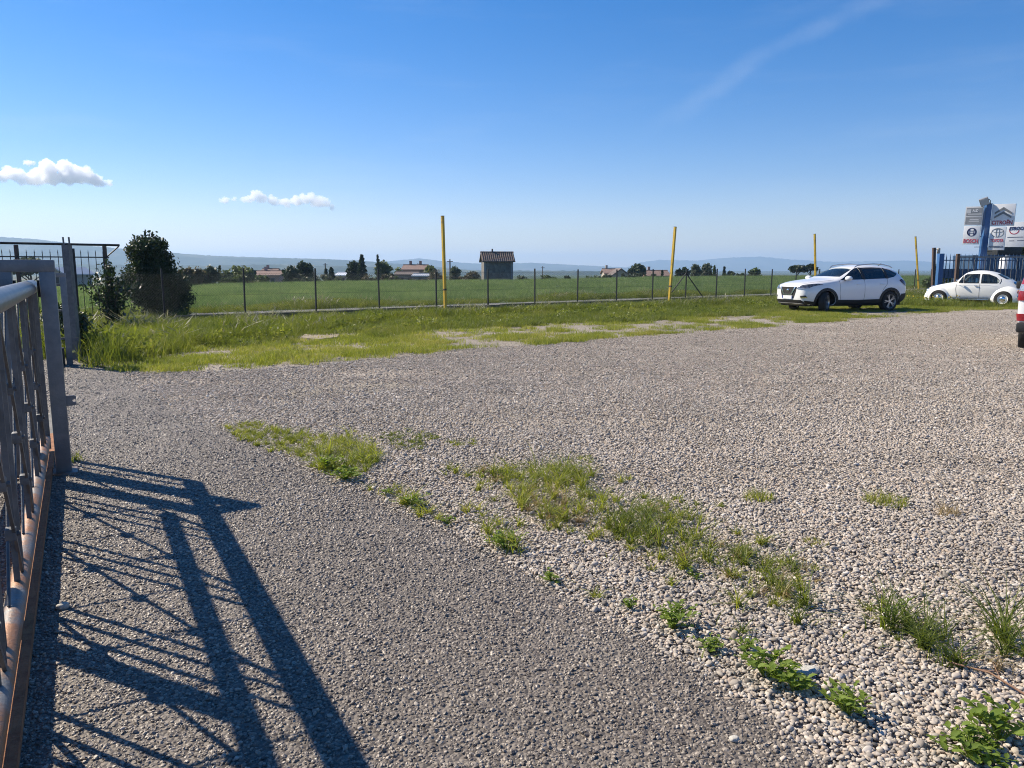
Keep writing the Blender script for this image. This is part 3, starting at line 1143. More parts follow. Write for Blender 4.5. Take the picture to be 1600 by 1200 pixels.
def build_crop():
    L, S = [], []
    for y0, y1, d, k in ((24, 45, 17, 1.0), (45, 70, 9, 1.15), (70, 100, 5, 1.4), (100, 141, 3, 1.7)):
        P = frustum_points(y0, y1, d, 8.0)
        ed = np.array([field_edge(x, y) for x, y in P])
        P = P[(fdist(P) > 4.4) & (P[:, 1] < ed)]
        L.append(P)
        S.append(np.full(len(P), k))
    P = np.concatenate(L)
    k = np.concatenate(S)
    n = len(P)
    d = fdist(P)
    nz = vnoise(P, 0.25, 3.3)
    idx = rng.integers(0, 4, n)
    sc = (0.8 + 0.4 * rng.random(n) + 0.5 * nz) 
    # rank weeds along the far side of the road
    wild = d < 6.2 + 1.6 * nz
    idx[wild] = 4 + rng.integers(0, 3, wild.sum())
    s2 = wild & (rng.random(n) < 0.3)
    idx[s2] = 7 + rng.integers(0, 2, s2.sum())
    s3 = wild & (rng.random(n) < 0.07)
    idx[s3] = 9 + rng.integers(0, 2, s3.sum())
    dark = (~wild) & (vnoise(P, 0.4, 7.7) > 0.38) & (rng.random(n) < 0.25)
    idx[dark] = 7 + rng.integers(0, 2, dark.sum())
    rot = np.stack([rng.normal(0, 0.06, n), rng.normal(0, 0.06, n), rng.random(n) * 6.283], 1)
    s = np.stack([sc * k, sc * k, sc * np.where(wild, 1.05, 1.0)], 1)
    o = instancer('crop', np.column_stack([P, np.full(n, 0.0)]), rot, s, idx, crop_src + tall_src + broad_src + seed_src)
    o['kind'] = 'stuff'
    return n


print('grass', build_verge(), build_crop())

# weedy grass along the edge of the drive: outlines on the ground, blade height, blades per m2, kind
PATCH = [
    ([(358, 672), (400, 668), (470, 682), (540, 690), (582, 712), (560, 738), (520, 742), (450, 716), (390, 692)], 0.055, 2600, 'lawn'),
    ([(480, 690), (545, 688), (590, 708), (590, 728), (545, 744), (505, 734)], 0.10, 1500, 'lawn'),
    ([(540, 676), (580, 678), (590, 690), (555, 692)], 0.04, 900, 'lawn'),
    ([(598, 682), (640, 675), (682, 684), (668, 702), (620, 704)], 0.035, 2600, 'grass'),
    ([(690, 692), (740, 690), (742, 698), (700, 702)], 0.035, 1800, 'lawn'),
    ([(602, 698), (640, 700), (650, 708), (615, 712)], 0.03, 900, 'dry'),
    ([(578, 770), (620, 768), (690, 802), (692, 818), (640, 805)], 0.07, 1300, 'lawn'),
    ([(735, 760), (780, 735), (835, 732), (840, 742), (790, 752), (770, 770)], 0.06, 1400, 'lawn'),
    ([(780, 750), (850, 735), (920, 750), (915, 785), (880, 812), (830, 800), (790, 785)], 0.12, 1500, 'lawn'),
    ([(800, 775), (900, 780), (915, 830), (850, 830)], 0.07, 700, 'dry'),
    ([(865, 735), (885, 720), (905, 745), (880, 750)], 0.13, 700, 'grass'),
    ([(840, 800), (885, 805), (880, 830), (850, 835)], 0.08, 1200, 'lawn'),
    ([(735, 825), (775, 815), (820, 860), (825, 882), (780, 870)], 0.10, 1500, 'lawn'),
    ([(895, 815), (940, 780), (960, 800), (955, 835), (915, 838)], 0.13, 800, 'lawn'),
    ([(955, 830), (1000, 800), (1045, 830), (1035, 855), (975, 855)], 0.13, 1900, 'grass'),
    ([(1035, 830), (1060, 800), (1105, 815), (1100, 845), (1060, 850)], 0.13, 1100, 'lawn'),
    ([(1022, 885), (1050, 850), (1095, 855), (1100, 885), (1050, 897)], 0.11, 1500, 'lawn'),
    ([(1110, 880), (1140, 862), (1172, 868), (1170, 885), (1130, 890)], 0.07, 2300, 'grass'),
    ([(1105, 905), (1150, 895), (1180, 905), (1150, 920)], 0.07, 700, 'lawn'),
    ([(1180, 895), (1215, 885), (1255, 895), (1265, 920), (1240, 930), (1200, 920)], 0.09, 2000, 'grass'),
    ([(1215, 930), (1255, 930), (1255, 952), (1230, 955)], 0.13, 1600, 'grass'),
    ([(1285, 955), (1320, 940), (1340, 965), (1310, 972)], 0.13, 420, 'grass'),
    ([(1360, 960), (1400, 950), (1430, 968), (1420, 995), (1370, 990)], 0.18, 560, 'grass'),
    ([(1130, 960), (1175, 950), (1185, 985), (1140, 985)], 0.12, 500, 'lawn'),
    ([(1440, 1020), (1470, 990), (1492, 1000), (1490, 1050), (1455, 1050)], 0.15, 1500, 'grass'),
    ([(1495, 1010), (1560, 1010), (1640, 1050), (1640, 1090), (1560, 1060)], 0.10, 900, 'dry'),
    ([(1550, 985), (1600, 960), (1680, 980), (1660, 1050), (1580, 1040)], 0.20, 900, 'grass'),
    ([(720, 745), (900, 722), (1110, 800), (1290, 895), (1290, 960), (1150, 955), (1000, 895), (850, 845), (740, 805)], 0.06, 150, 'lawn'),
    ([(760, 745), (1000, 790), (1250, 900), (1150, 935), (900, 850)], 0.06, 130, 'dry'),
    ([(1000, 960), (1150, 940), (1420, 960), (1500, 1050), (1300, 1010), (1130, 1000)], 0.09, 130, 'grass'),
    ([(640, 812), (760, 850), (900, 925), (1080, 1030), (1180, 1090), (1200, 1080), (1060, 1000), (880, 905), (760, 838), (660, 800)], 0.05, 160, 'lawn'),
    ([(900, 780), (1010, 790), (1090, 840), (1010, 870), (915, 840)], 0.09, 700, 'lawn'),
    ([(1100, 880), (1200, 880), (1270, 930), (1200, 945), (1120, 910)], 0.08, 800, 'lawn'),
    ([(1330, 925), (1440, 930), (1440, 950), (1340, 950)], 0.05, 160, 'dry'),
]


def build_patches():
    for mk in ('lawn', 'grass', 'dry'):
        parts = []
        for poly, h, dens, kind in PATCH:
            if kind != mk: continue
            W = [G(*p) for p in poly]
            P = scatter(W, dens * 2.6)
            if not len(P): continue
            nz = 0.5 + 0.6 * vnoise(P, 7.0, 3.0) + 0.4 * vnoise(P, 20.0, 5.0)
            P = P[rng.random(len(P)) < np.clip(nz * 0.85 - 0.27, 0.01, 1)]
            base = np.column_stack([P, np.full(len(P), 0.008)])
            parts.append(blades(len(P), h * 0.85, 0, 0.0045, 1.4, 3, base=base, hvar=0.55))
            # tufts: blades fanning out of one root
            cx = sum(w.x for w in W) / len(W)
            cy = sum(w.y for w in W) / len(W)
            big = [((w.x - cx) * 1.18 + cx, (w.y - cy) * 1.18 + cy) for w in W]
            T_ = scatter(big, max(14, dens * 0.042))
            for q in T_:
                m_ = int(rng.integers(10, 40))
                hh = h * rng.uniform(0.5, 1.35)
                b3 = np.column_stack([rng.normal(q[0], 0.010, m_), rng.normal(q[1], 0.010, m_), np.full(m_, 0.008)])
                parts.append(blades(m_, hh, 0, 0.0052, 1.5, 4, base=b3, hvar=0.5))
        v, f = cat(parts)
        o = link_mesh({'lawn': 'edge_grass', 'grass': 'edge_weeds', 'dry': 'dry_straw'}[mk], np_mesh('grass', v, f), M[mk])
        o['kind'] = 'stuff'


build_patches()


def tuft(px, py, w, h, label, m='grass', n=160):
    c_ = G(px, py)
    v, f = blades(n, h, w, 0.004, 0.9, 3, hvar=0.5)
    o = link_mesh('grass_tuft', np_mesh('grass_tuft', v, f), M[m])
    o.location = (c_.x, c_.y, 0.006)
    tag(o, label, 'grass tuft', 'small grass tufts standing alone in the gravel')


tuft(1184, 782, 0.10, 0.06, 'small green grass tuft alone in open gravel, leftmost of the lone tufts', 'lawn')
tuft(1383, 789, 0.13, 0.07, 'widest green grass tuft standing alone in the open gravel', 'lawn', 220)
tuft(1482, 806, 0.07, 0.07, 'small dark dried grass tuft alone in the open gravel', 'dry', 90)
tuft(1275, 853, 0.07, 0.035, 'tiny flat grass tuft in the gravel right of the weedy strip', 'lawn', 70)
tuft(915, 720, 0.07, 0.035, 'tiny yellowish grass tuft behind the weedy strip', 'lawn', 80)
tuft(118, 722, 0.06, 0.07, 'small green tuft growing at the foot of the gate post', 'lawn', 60)


def weed(px, py, w, h, n, size, label):
    """leafy weed: several stems with broad leaves"""
    c_ = G(px, py)
    root = empty('leafy_weed', (c_.x, c_.y, 0.006), 0, label, 'weed', 'leafy weeds at the edge of the drive')
    st = MB()
    C, N = [], []
    parts = []
    for k in range(n):
        a = rng.random() * 6.283
        r_ = w * (0.3 + 0.7 * rng.random())
        tip = Vector((r_ * math.cos(a), r_ * math.sin(a), h * (0.35 + 0.65 * rng.random())))
        mid = Vector((tip.x * 0.4, tip.y * 0.4, tip.z * 0.75))
        st.path([(0, 0, 0), mid, tip], 0.0025, 5, 0.0012)
        for j in range(5):
            t = 0.35 + 0.65 * j / 4
            q = mid.lerp(tip, (t - 0.35) / 0.65)
            b = rng.random() * 6.283
            d_ = Vector((math.cos(b), math.sin(b), 0.25 + 0.4 * rng.random())).normalized()
            sd = d_.cross(Vector((0, 0, 1))).normalized()
            up = sd.cross(d_)
            L = size * 0.62 * (0.6 + 0.7 * rng.random())
            v = []
            for (u, ww, dz) in ((0, 0.03, 0), (0.3, 0.30, 0.06), (0.65, 0.27, 0.05), (1.0, 0.02, -0.08)):
                for sg in (-1, 0, 1):
                    v.append(np.array(q + d_ * (u * L) + sd * (sg * ww * L) + up * (dz * L - (0.07 * L if sg == 0 else 0))))
            ff = []
            for a_ in range(3):
                for b_ in range(2):
                    ff.append([a_ * 3 + b_, a_ * 3 + b_ + 1, a_ * 3 + b_ + 4, a_ * 3 + b_ + 3])
            parts.append((np.array(v), np.array(ff)))
    st.build('stem', M['weed'], root)
    v, f = cat(parts)
    me = np_mesh('leaves', v, f)
    for p_ in me.polygons: p_.use_smooth = True
    link_mesh('leaves', me, M['weed'], root)


weed(518, 736, 0.10, 0.10, 22, 0.05, 'bright green leafy weed at the near end of the far grass strip')
weed(540, 752, 0.13, 0.09, 22, 0.055, 'leafy weed with pale stems lying out onto the asphalt')
weed(640, 793, 0.16, 0.08, 24, 0.03, 'low small-leaved weed on the asphalt edge between the two grass strips')
weed(790, 862, 0.12, 0.11, 26, 0.035, 'upright narrow weed on the asphalt edge in front of the largest grass patch')
weed(862, 912, 0.06, 0.05, 14, 0.03, 'single little weed at the asphalt edge with a dark stone beside it')
weed(1050, 985, 0.12, 0.10, 30, 0.035, 'bushy weed with thin leaves on the pebbles at mid edge')
weed(1110, 1022, 0.08, 0.05, 18, 0.03, 'low weed creeping between bushy weed and flat white stone')
weed(1195, 1062, 0.13, 0.10, 26, 0.05, 'leafy weed beside the flat white stone')
weed(1240, 1085, 0.07, 0.07, 14, 0.045, 'small round-leaved weed just below the flat white stone')
weed(1322, 1122, 0.09, 0.09, 26, 0.04, 'dark leafy weed alone on the pebbles in the foreground')
weed(1515, 1190, 0.13, 0.09, 34, 0.045, 'largest broad-leaved weed in the near right corner')
weed(1560, 1165, 0.12, 0.13, 18, 0.06, 'weed with upright pale shoots at the right edge of the foreground')

weed(700, 822, 0.06, 0.06, 12, 0.03, 'thin weed on the asphalt edge just before the narrow upright one')
weed(606, 776, 0.07, 0.06, 12, 0.03, 'tiny weed at the far end of the low weed row on the asphalt edge')
weed(1165, 1020, 0.06, 0.07, 10, 0.03, 'pale thin-stemmed weed behind the flat white stone')
weed(985, 955, 0.05, 0.05, 10, 0.028, 'tiny green weed on pebbles beyond the asphalt edge at mid right')
weed(1390, 985, 0.09, 0.16, 12, 0.026, 'tall thin weed with upright stalks in front of the open gravel')
weed(1085, 905, 0.06, 0.05, 10, 0.028, 'tiny weed left of the last big grass tufts in the strip')


def stone(name, px, py, sx, sy, sz, rz, label, m='pale_stone', seed=3):
    c_ = G(px, py)
    me = pebble_mesh(seed, 3, 0.14)
    for v in me.vertices:
        v.co.x *= sx
        v.co.y *= sy
        v.co.z = max(-0.6, min(0.75, v.co.z)) * sz
    o = link_mesh(name, me, M[m])
    o.location = (c_.x, c_.y, 0.008 + sz * 0.55)
    o.rotation_euler = (0.05, -0.04, rz)
    tag(o, label, 'stone')


stone('flat_stone', 1258, 1056, 0.055, 0.035, 0.016, 0.3, 'flat white stone lying among weeds and pebbles', seed=51)
stone('white_stone', 98, 954, 0.026, 0.02, 0.02, 0.8, 'pale stone in the shadow of the gate on the asphalt', seed=52)
stone('white_pebble', 1147, 1161, 0.016, 0.012, 0.011, 0.1, 'single white pebble lying on the dark asphalt', seed=53)
# old stone slab in the verge
M['slab'] = pm('old sandstone slab', (0.36, 0.29, 0.21), (0.24, 0.20, 0.15), 5, 0.9, 0, 0.8, 14)
sl = MB()
ps = [G(470, 531), (G(497, 534)), G(528, 530), G(531, 525), G(505, 523.5), G(476, 526)]
sl.prism([(p.x, p.y) for p in ps], 0.0, 0.055)
tag(sl.build('stone_slab', M['slab'], None, 30), 'flat pale stone slab lying in the grass verge', 'slab')


def twig():
    a, b, c = G(1482, 1046), G(1545, 1068), G(1604, 1098)
    root = empty('dry_twig', a + Vector((0, 0, 0.03)), 0, 'long thin reddish dry twig lying on pebbles at the right edge', 'twig')
    pts = [Vector((0, 0, 0)), b - a + Vector((0, 0, 0.012)), c - a + Vector((0, 0, -0.004))]
    MB().path(pts, 0.0035, 6, 0.005).build('stem', M['twig'], root, 60)
    for t, d in ((0.35, (0.03, 0.07, 0.03)), (0.7, (0.05, -0.05, 0.02)), (1.3, (0.02, 0.08, 0.02))):
        p = pts[0].lerp(pts[1], t) if t < 1 else pts[1].lerp(pts[2], t - 1)
        MB().path([p, p + Vector(d)], 0.0022, 5, 0.001).build('side_twig', M['twig'], root, 60)


M['twig'] = pm('dry twig bark', (0.30, 0.17, 0.10), (0.20, 0.12, 0.08), 30, 0.8)
twig()

# ------------------------------------------------------------------ far hills, air, clouds
def hillmat(name, a, b, c, s):
    m, nt, p, out = newmat(name)
    geo = nd(nt, 'ShaderNodeNewGeometry')
    n1 = nd(nt, 'ShaderNodeTexNoise', ins={'Scale': s, 'Detail': 9.0, 'Roughness': 0.7})
    nt.links.new(geo.outputs['Position'], n1.inputs['Vector'])
    r = ramp(nt, [(0.38, a), (0.52, b), (0.66, c)])
    nt.links.new(n1.outputs['Fac'], r.inputs['Fac'])
    nt.links.new(r.outputs['Color'], p.inputs['Base Color'])
    p.inputs['Roughness'].default_value = 0.95
    p.inputs['Specular IOR Level'].default_value = 0.05
    b_ = nd(nt, 'ShaderNodeBump', ins={'Strength': 0.8, 'Distance': 12.0})
    nt.links.new(n1.outputs['Fac'], b_.inputs['Height'])
    nt.links.new(b_.outputs[0], p.inputs['Normal'])
    return m


M['hill'] = hillmat('wooded hillside', (0.02, 0.035, 0.018), (0.045, 0.06, 0.03), (0.12, 0.12, 0.075), 0.006)
M['mountain'] = hillmat('distant mountain side', (0.03, 0.04, 0.025), (0.06, 0.065, 0.045), (0.12, 0.11, 0.09), 0.002)


def hills(name, prof, D, m, depth=0.16, rough=2.0, n=320, seed=0):
    xs = np.linspace(prof[0][0], prof[-1][0], n)
    ys = np.interp(xs, [p[0] for p in prof], [p[1] for p in prof])
    V, F = [], []
    rows = [(-depth, 0.0), (-depth * 0.8, 0.22), (-depth * 0.55, 0.5), (-depth * 0.33, 0.74), (-depth * 0.15, 0.92), (0, 1.0), (depth * 0.2, 0.9), (depth * 0.6, 0.5), (depth, 0.0)]
    for i in range(n):
        P = PY(xs[i], ys[i], D)
        rr = rough * (mnoise.noise((xs[i] * 0.12, seed, 0)) + 0.7 * mnoise.noise((xs[i] * 0.5, seed, 4)) + 0.5 * mnoise.noise((xs[i] * 1.7, seed, 8)))
        for j, (dd, hh) in enumerate(rows):
            k = (D * (1 + dd)) / D
            zb = -26.0
            z = zb + (P.z + rr - zb) * hh
            if 0 < hh < 1: z += 0.10 * (P.z + 30) * mnoise.noise((xs[i] * 0.02, j * 0.9, seed + 2.0))
            V.append((P.x * k, D * k, z))
    nr = len(rows)
    for i in range(n - 1):
        for j in range(nr - 1):
            F.append((i * nr + j, (i + 1) * nr + j, (i + 1) * nr + j + 1, i * nr + j + 1))
    me = bpy.data.meshes.new(name)
    me.from_pydata(V, [], F)
    bm = bmesh.new()
    bm.from_mesh(me)
    bmesh.ops.recalc_face_normals(bm, faces=bm.faces)
    for f in bm.faces: f.smooth = True
    bm.to_mesh(me)
    bm.free()
    tag(link_mesh(name, me, m), kind='structure')


hills('hills', [(-500, 338), (-200, 354), (0, 370), (60, 374), (150, 385), (280, 396), (340, 400), (420, 402.5), (500, 404.5), (560, 407), (620, 412), (700, 418), (760, 425)], 3600, M['hill'], 0.2, 2.2, 420, 1.0)
hills('low_hills', [(-300, 410), (-100, 411), (60, 412), (200, 414), (330, 415), (420, 413), (500, 415), (560, 416), (650, 420), (760, 422.5), (900, 423), (1000, 425)], 2300, M['hill'], 0.16, 2.0, 420, 5.0)
hills('far_hills', [(480, 424), (560, 412), (600, 409), (655, 403.5), (700, 409), (760, 412.5), (830, 410.5), (880, 413), (940, 416), (1000, 419), (1040, 424)], 6000, M['mountain'], 0.14, 3.0, 300, 9.0)
hills('mountains', [(960, 425), (1000, 410), (1030, 406), (1090, 407), (1120, 404), (1150, 402), (1190, 401), (1230, 405), (1300, 409), (1370, 408), (1420, 407), (1480, 411), (1560, 414), (1700, 418), (1900, 424)], 8400, M['mountain'], 0.12, 5.0, 400, 14.0)

HAZE_DENSITY = 0.00018


def build_haze():
    mb = MB()
    mb.box((0, 0, 83), (22400, 22400, 226))
    me = mb.mesh('haze')
    m = bpy.data.materials.new('haze air')
    m.use_nodes = True
    nt = m.node_tree
    nt.nodes.clear()
    out = nd(nt, 'ShaderNodeOutputMaterial')
    v = nd(nt, 'ShaderNodeVolumePrincipled')
    v.inputs['Color'].default_value = (0.48, 0.70, 1.0, 1)
    v.inputs['Density'].default_value = HAZE_DENSITY
    v.inputs['Anisotropy'].default_value = 0.25
    nt.links.new(v.outputs[0], out.inputs['Volume'])
    tag(link_mesh('haze', me, m), kind='stuff')


build_haze()


def cloud(name, puffs, D, label, flat=None):
    vox = []
    bm = bmesh.new()
    for (px, py, r_) in puffs:
        for k in range(7):
            q = PY(px + random.gauss(0, r_ * 0.35), py + random.gauss(0, r_ * 0.22), D + random.gauss(0, r_ * D / 1202 * 0.5))
            rr = r_ * D / 1202 * random.uniform(0.5, 1.2)
            mt = Matrix.Translation(q) @ Matrix.Diagonal((rr, rr, rr * 0.85, 1))
            bmesh.ops.create_icosphere(bm, subdivisions=3, radius=1.0, matrix=mt)
    c0 = PY(puffs[0][0], puffs[0][1], D)
    for v in bm.verts: v.co -= c0
    me = bpy.data.meshes.new(name)
    bm.to_mesh(me)
    bm.free()
    o = bpy.data.objects.new(name, me)
    col.objects.link(o)
    rm = o.modifiers.new('r', 'REMESH')
    rm.mode = 'VOXEL'
    rm.voxel_size = D / 1202 * 0.9
    me2 = eval_mesh(o)
    kill(o)
    co = np.zeros(len(me2.vertices) * 3, np.float32)
    no = np.zeros(len(me2.vertices) * 3, np.float32)
    me2.vertices.foreach_get('co', co)
    me2.vertices.foreach_get('normal', no)
    co = co.reshape(-1, 3)
    no = no.reshape(-1, 3)
    u = D / 1202
    for i in range(len(co)):
        p = Vector(co[i]) / u
        a = mnoise.fractal(p * Vector((0.07, 0.1, 0.13)), 0.9, 2.1, 5) * 4.8 + mnoise.fractal(p * 0.33, 0.8, 2.1, 4) * 2.0 + mnoise.fractal(p * 1.1, 0.8, 2.1, 3) * 0.7
        co[i] += no[i] * a * u
    me2.vertices.foreach_set('co', co.ravel())
    me2.update()
    m = bpy.data.materials.new(name + ' vapour')
    m.use_nodes = True
    nt = m.node_tree
    nt.nodes.clear()
    out = nd(nt, 'ShaderNodeOutputMaterial')
    v = nd(nt, 'ShaderNodeVolumePrincipled')
    v.inputs['Color'].default_value = (0.995, 0.996, 1.0, 1)
    v.inputs['Density'].default_value = 0.028
    v.inputs['Anisotropy'].default_value = 0.35
    nt.links.new(v.outputs[0], out.inputs['Volume'])
    o = link_mesh(name, me2, m)
    o.location = c0
    tag(o, label, 'cloud')


random.seed(3)
cloud('cloud', [(-30, 276, 10), (-12, 272, 10), (6, 272, 9), (22, 272, 8), (36, 277, 9), (54, 278, 11), (66, 270, 11), (76, 263, 11), (84, 276, 12), (98, 262, 10), (104, 275, 13), (118, 272, 12), (132, 276, 11), (146, 281, 8), (158, 284, 6), (170, 286, 4)], 5200, 'larger puffy white cloud low over the hills at the far left')
cloud('cloud', [(344, 313, 3), (354, 311, 5), (366, 311, 4), (386, 311, 5), (398, 305, 7), (410, 310, 7), (426, 314, 6), (444, 315, 6), (462, 312, 7), (478, 310, 8), (494, 314, 8), (508, 320, 5), (518, 324, 3)], 5600, 'smaller long flat white cloud above the fields')
cloud('cloud', [(38, 253.4, 2.6), (41, 253, 2.8), (45, 252.8, 3.0), (49, 253, 2.8), (53, 253.2, 2.4)], 5400, 'tiny white wisp of cloud just above the larger cloud')

# ------------------------------------------------------------------ sliding gate on the left
LD = Vector((-0.4886, 0.8725, 0)).normalized()
LN = Vector((0.8725, 0.4886, 0)).normalized()
L0 = Vector((-3.43, 5.48, 0))


def lf(s, n=0.0, z=0.0):
    """s metres along the gate line from the guide frame, n metres towards the lot"""
    p = L0 + LD * s + LN * n
    return Vector((p.x, p.y, z))


LROT = Matrix((LD, LN, Vector((0, 0, 1)))).transposed()   # local x along the gate, y across it


def build_gate():
    root = empty('sliding_gate', lf(0.62), 0, 'grey galvanised sliding gate leaf with round tubes and lattice bars standing open', 'gate')
    inv = Matrix.Translation(-root.location)

    def fin(mb, name, m, smooth=None, parent=root):
        mb.v = [tuple(Vector(v) - root.location) for v in mb.v]
        return mb.build(name, m, parent, smooth)
    s0, s1 = -6.2, 0.62
    fin(MB().tube(lf(s0, 0, 1.362), lf(s1 - 0.02, 0, 1.362), 0.054, 20), 'top_tube', M['galv'], 40)
    mb = MB()
    mb.tube(lf(s0, 0, 0.15), lf(s1, 0, 0.15), 0.038, 20)
    bt = fin(mb, 'bottom_tube', M['galv_rust'], 40)
    fin(MB().box(lf(s1 + 0.005, 0, 0.715), (0.012, 0.07, 1.29), LROT), 'end_stile', M['galv_bar'])
    for k in range(8):
        c = 0.32 - 0.96 * k
        for j, ds in enumerate((-0.15, -0.01, 0.14)):
            if c + ds < s0: continue
            fin(MB().box(lf(c + ds, (0, 0.006, -0.004)[j], 0.715), (0.009, 0.023, 1.20), LROT), 'picket', M['galv_bar'])
    for k in range(7):
        c = 0.32 - 0.96 * k
        if c - 0.96 < s0: break
        mb = MB()
        mb.bar(lf(c - 0.02, 0.012, 0.17), lf(c - 0.94, 0.012, 1.285), 0.022, 0.012, LN)
        fin(mb, 'diagonal_bar', M['galv_bar'])
        for (a, za, b, zb) in ((-0.44, 0.19, 0.50, 1.13), (-0.90, 0.19, 0.0, 1.09), (-0.96, 0.60, -0.26, 1.30)):
            p, q = lf(c + a, -0.012, za), lf(c + b, -0.012, zb)
            if c + b > 0.55: q = lf(0.55, -0.012, za + (0.55 - c - a) * (zb - za) / (b - a))
            fin(MB().tube(p, q, 0.007, 8), 'lattice_rod', M['galv_bar'], 60)
        for (a, za) in ((-0.22, 0.415), (-0.44, 0.68), (-0.66, 0.95)):
            mb = MB()
            mb.box(lf(c + a, 0, za), (0.05, 0.042, 0.055), LROT, bev=0.008)
            mb.tube(lf(c + a, 0.02, za), lf(c + a, 0.034, za), 0.011, 8)
            fin(mb, 'clamp', M['galv_bar'], 40)


build_gate()


def build_portal():
    root = empty('gate_guide_frame', lf(0.0), 0, 'near grey square-tube guide frame straddling the sliding gate', 'gate frame', 'guide frames of the sliding gate')

    def fin(mb, name, m, smooth=None, parent=root):
        mb.v = [tuple(Vector(v) - root.location) for v in mb.v]
        return mb.build(name, m, parent, smooth)
    for n in (-0.13, 0.13):
        fin(MB().box(lf(0, n, 0.74), (0.10, 0.10, 1.48), LROT, bev=0.008), 'leg', M['galv'], 30)
    fin(MB().box(lf(0, 0, 1.52), (0.104, 0.364, 0.085), LROT, bev=0.008), 'crossbar', M['galv'], 30)
    for n in (-0.13, 0.13):
        fin(MB().box(lf(0, n, 0.012), (0.20, 0.17, 0.02), LROT, bev=0.003), 'base_plate', M['galv_rust'], 30)
    for n in (-0.071, 0.071):
        mb = MB()
        mb.tube(lf(0, n, 1.30), lf(0, n, 1.42), 0.009, 12)
        fin(mb, 'guide_roller', M['black_metal'], 40)
    mb = MB()
    # bracket plate with a round hole
    w, h, r = 0.115, 0.075, 0.012
    cx = 0.045
    ring = [(cx + r * math.cos(a), r * math.sin(a)) for a in [2 * math.pi * i / 16 for i in range(16)]]
    sq = []
    for i in range(16):
        a = 2 * math.pi * i / 16
        c_, s_ = math.cos(a), math.sin(a)
        k = min((w / 2 - (cx if c_ > 0 else -cx)) / abs(c_) if abs(c_) > 1e-6 else 9, (h / 2) / abs(s_) if abs(s_) > 1e-6 else 9)
        sq.append((cx + k * c_, k * s_))
    V = []
    for d_ in (-0.004, 0.004):
        for (a, b) in ring + sq: V.append(lf(-0.03 + d_, 0.175 + a + 0.012, 0.545 + b))
    F = []
    for o_, fl in ((0, 1), (32, -1)):
        for i in range(16):
            F.append((o_ + i, o_ + (i + 1) % 16, o_ + 16 + (i + 1) % 16, o_ + 16 + i))
    for i in range(16):
        F.append((i, (i + 1) % 16, 32 + (i + 1) % 16, 32 + i))
        F.append((16 + i, 16 + (i + 1) % 16, 48 + (i + 1) % 16, 48 + i))
    mb.add(V, F)
    fin(mb, 'bracket', M['galv'])


build_portal()


def build_far_portal():
    S = 7.45
    root = empty('gate_guide_frame', lf(S), 0, 'far grey guide frame with side tabs at the other end of the gate track', 'gate frame', 'guide frames of the sliding gate')

    def fin(mb, name, m, smooth=None, parent=root):
        mb.v = [tuple(Vector(v) - root.location) for v in mb.v]
        return mb.build(name, m, parent, smooth)
    for n in (-0.12, 0.12):
        fin(MB().box(lf(S, n, 0.69), (0.09, 0.085, 1.38), LROT, bev=0.006), 'leg', M['galv'], 30)
    fin(MB().box(lf(S, 0, 1.405), (0.094, 0.33, 0.06), LROT, bev=0.006), 'crossbar', M['galv'], 30)
    for z in (1.25, 0.86, 0.42):
        fin(MB().box(lf(S, 0, z), (0.03, 0.155, 0.03), LROT), 'stop_tab', M['galv_bar'])
    for z in (1.02, 0.40):
        fin(MB().box(lf(S - 0.03, 0.215, z), (0.012, 0.10, 0.06), LROT), 'bracket', M['galv_bar'])
    b = fin(MB().box(lf(S - 0.02, -0.02, 0.14), (0.16, 0.15, 0.28), LROT, bev=0.006), 'stop_box', M['black_metal'], 30)
    fin(MB().box(lf(S - 0.105, -0.02, 0.20), (0.006, 0.035, 0.12), LROT), 'white_plate', M['plate'], None, b)


build_far_portal()


def build_fixed_fence():
    root = empty('tube_fence', lf(-0.3, -0.27), 0, 'grey fixed tube fence standing close behind the sliding gate leaf', 'fence')

    def fin(mb, name, m, smooth=None, parent=root):
        mb.v = [tuple(Vector(v) - root.location) for v in mb.v]
        return mb.build(name, m, parent, smooth)
    n = -0.27
    fin(MB().tube(lf(-6.4, n, 1.43), lf(-0.02, n, 1.43), 0.042, 18), 'top_tube', M['galv'], 40)
    fin(MB().tube(lf(-6.4, n, 0.20), lf(-0.06, n, 0.20), 0.05, 18), 'bottom_tube', M['galv_rust'], 40)
    for s in (-2.5, -5.0):
        fin(MB().box(lf(s, n, 0.70), (0.085, 0.08, 1.40), LROT, bev=0.006), 'post', M['galv'], 30)


build_fixed_fence()

mb = MB()
mb.box(lf(-3.2, -0.002, 0.03), (9.2, 0.115, 0.044), LROT)
tag(mb.build('gate_track', M['rust']), 'rusty orange steel track under the sliding gate leaf', 'gate track')
mb = MB()
mb.box(lf(4.4, 0.0, 0.02), (5.9, 0.07, 0.03), LROT, bev=0.004)
tag(mb.build('gate_track', M['concrete']), 'pale worn gate track crossing the open driveway between the two guide frames', 'gate track')


def build_tall_post():
    b = Vector((-7.25, 12.75, 0))
    t = PY(104, 383, 12.8)
    root = empty('gate_post', b, 0, 'tall leaning grey post with two prongs on top beside the far guide frame', 'post')
    d = t - b
    MB().bar((0, 0, 0), d, 0.11, 0.11).build('post', M['galv_bar'], root, 30)
    for k in (-0.045, 0.05):
        MB().tube(d + Vector((k, 0, -0.02)), d + Vector((k - 0.004, 0, 0.13)), 0.014, 8).build('prong', M['galv_bar'], root, 50)


build_tall_post()

# spiked railing and raised pipe at the left end of the fence
RA, RB = Vector((-10.7, 20.7, 0)), Vector((-17.0, 16.2, 0))


def rl(t, z, off=0.0):
    d = (RB - RA).normalized()
    n = Vector((-d.y, d.x, 0))
    p = RA + d * t + n * off
    return Vector((p.x, p.y, z))


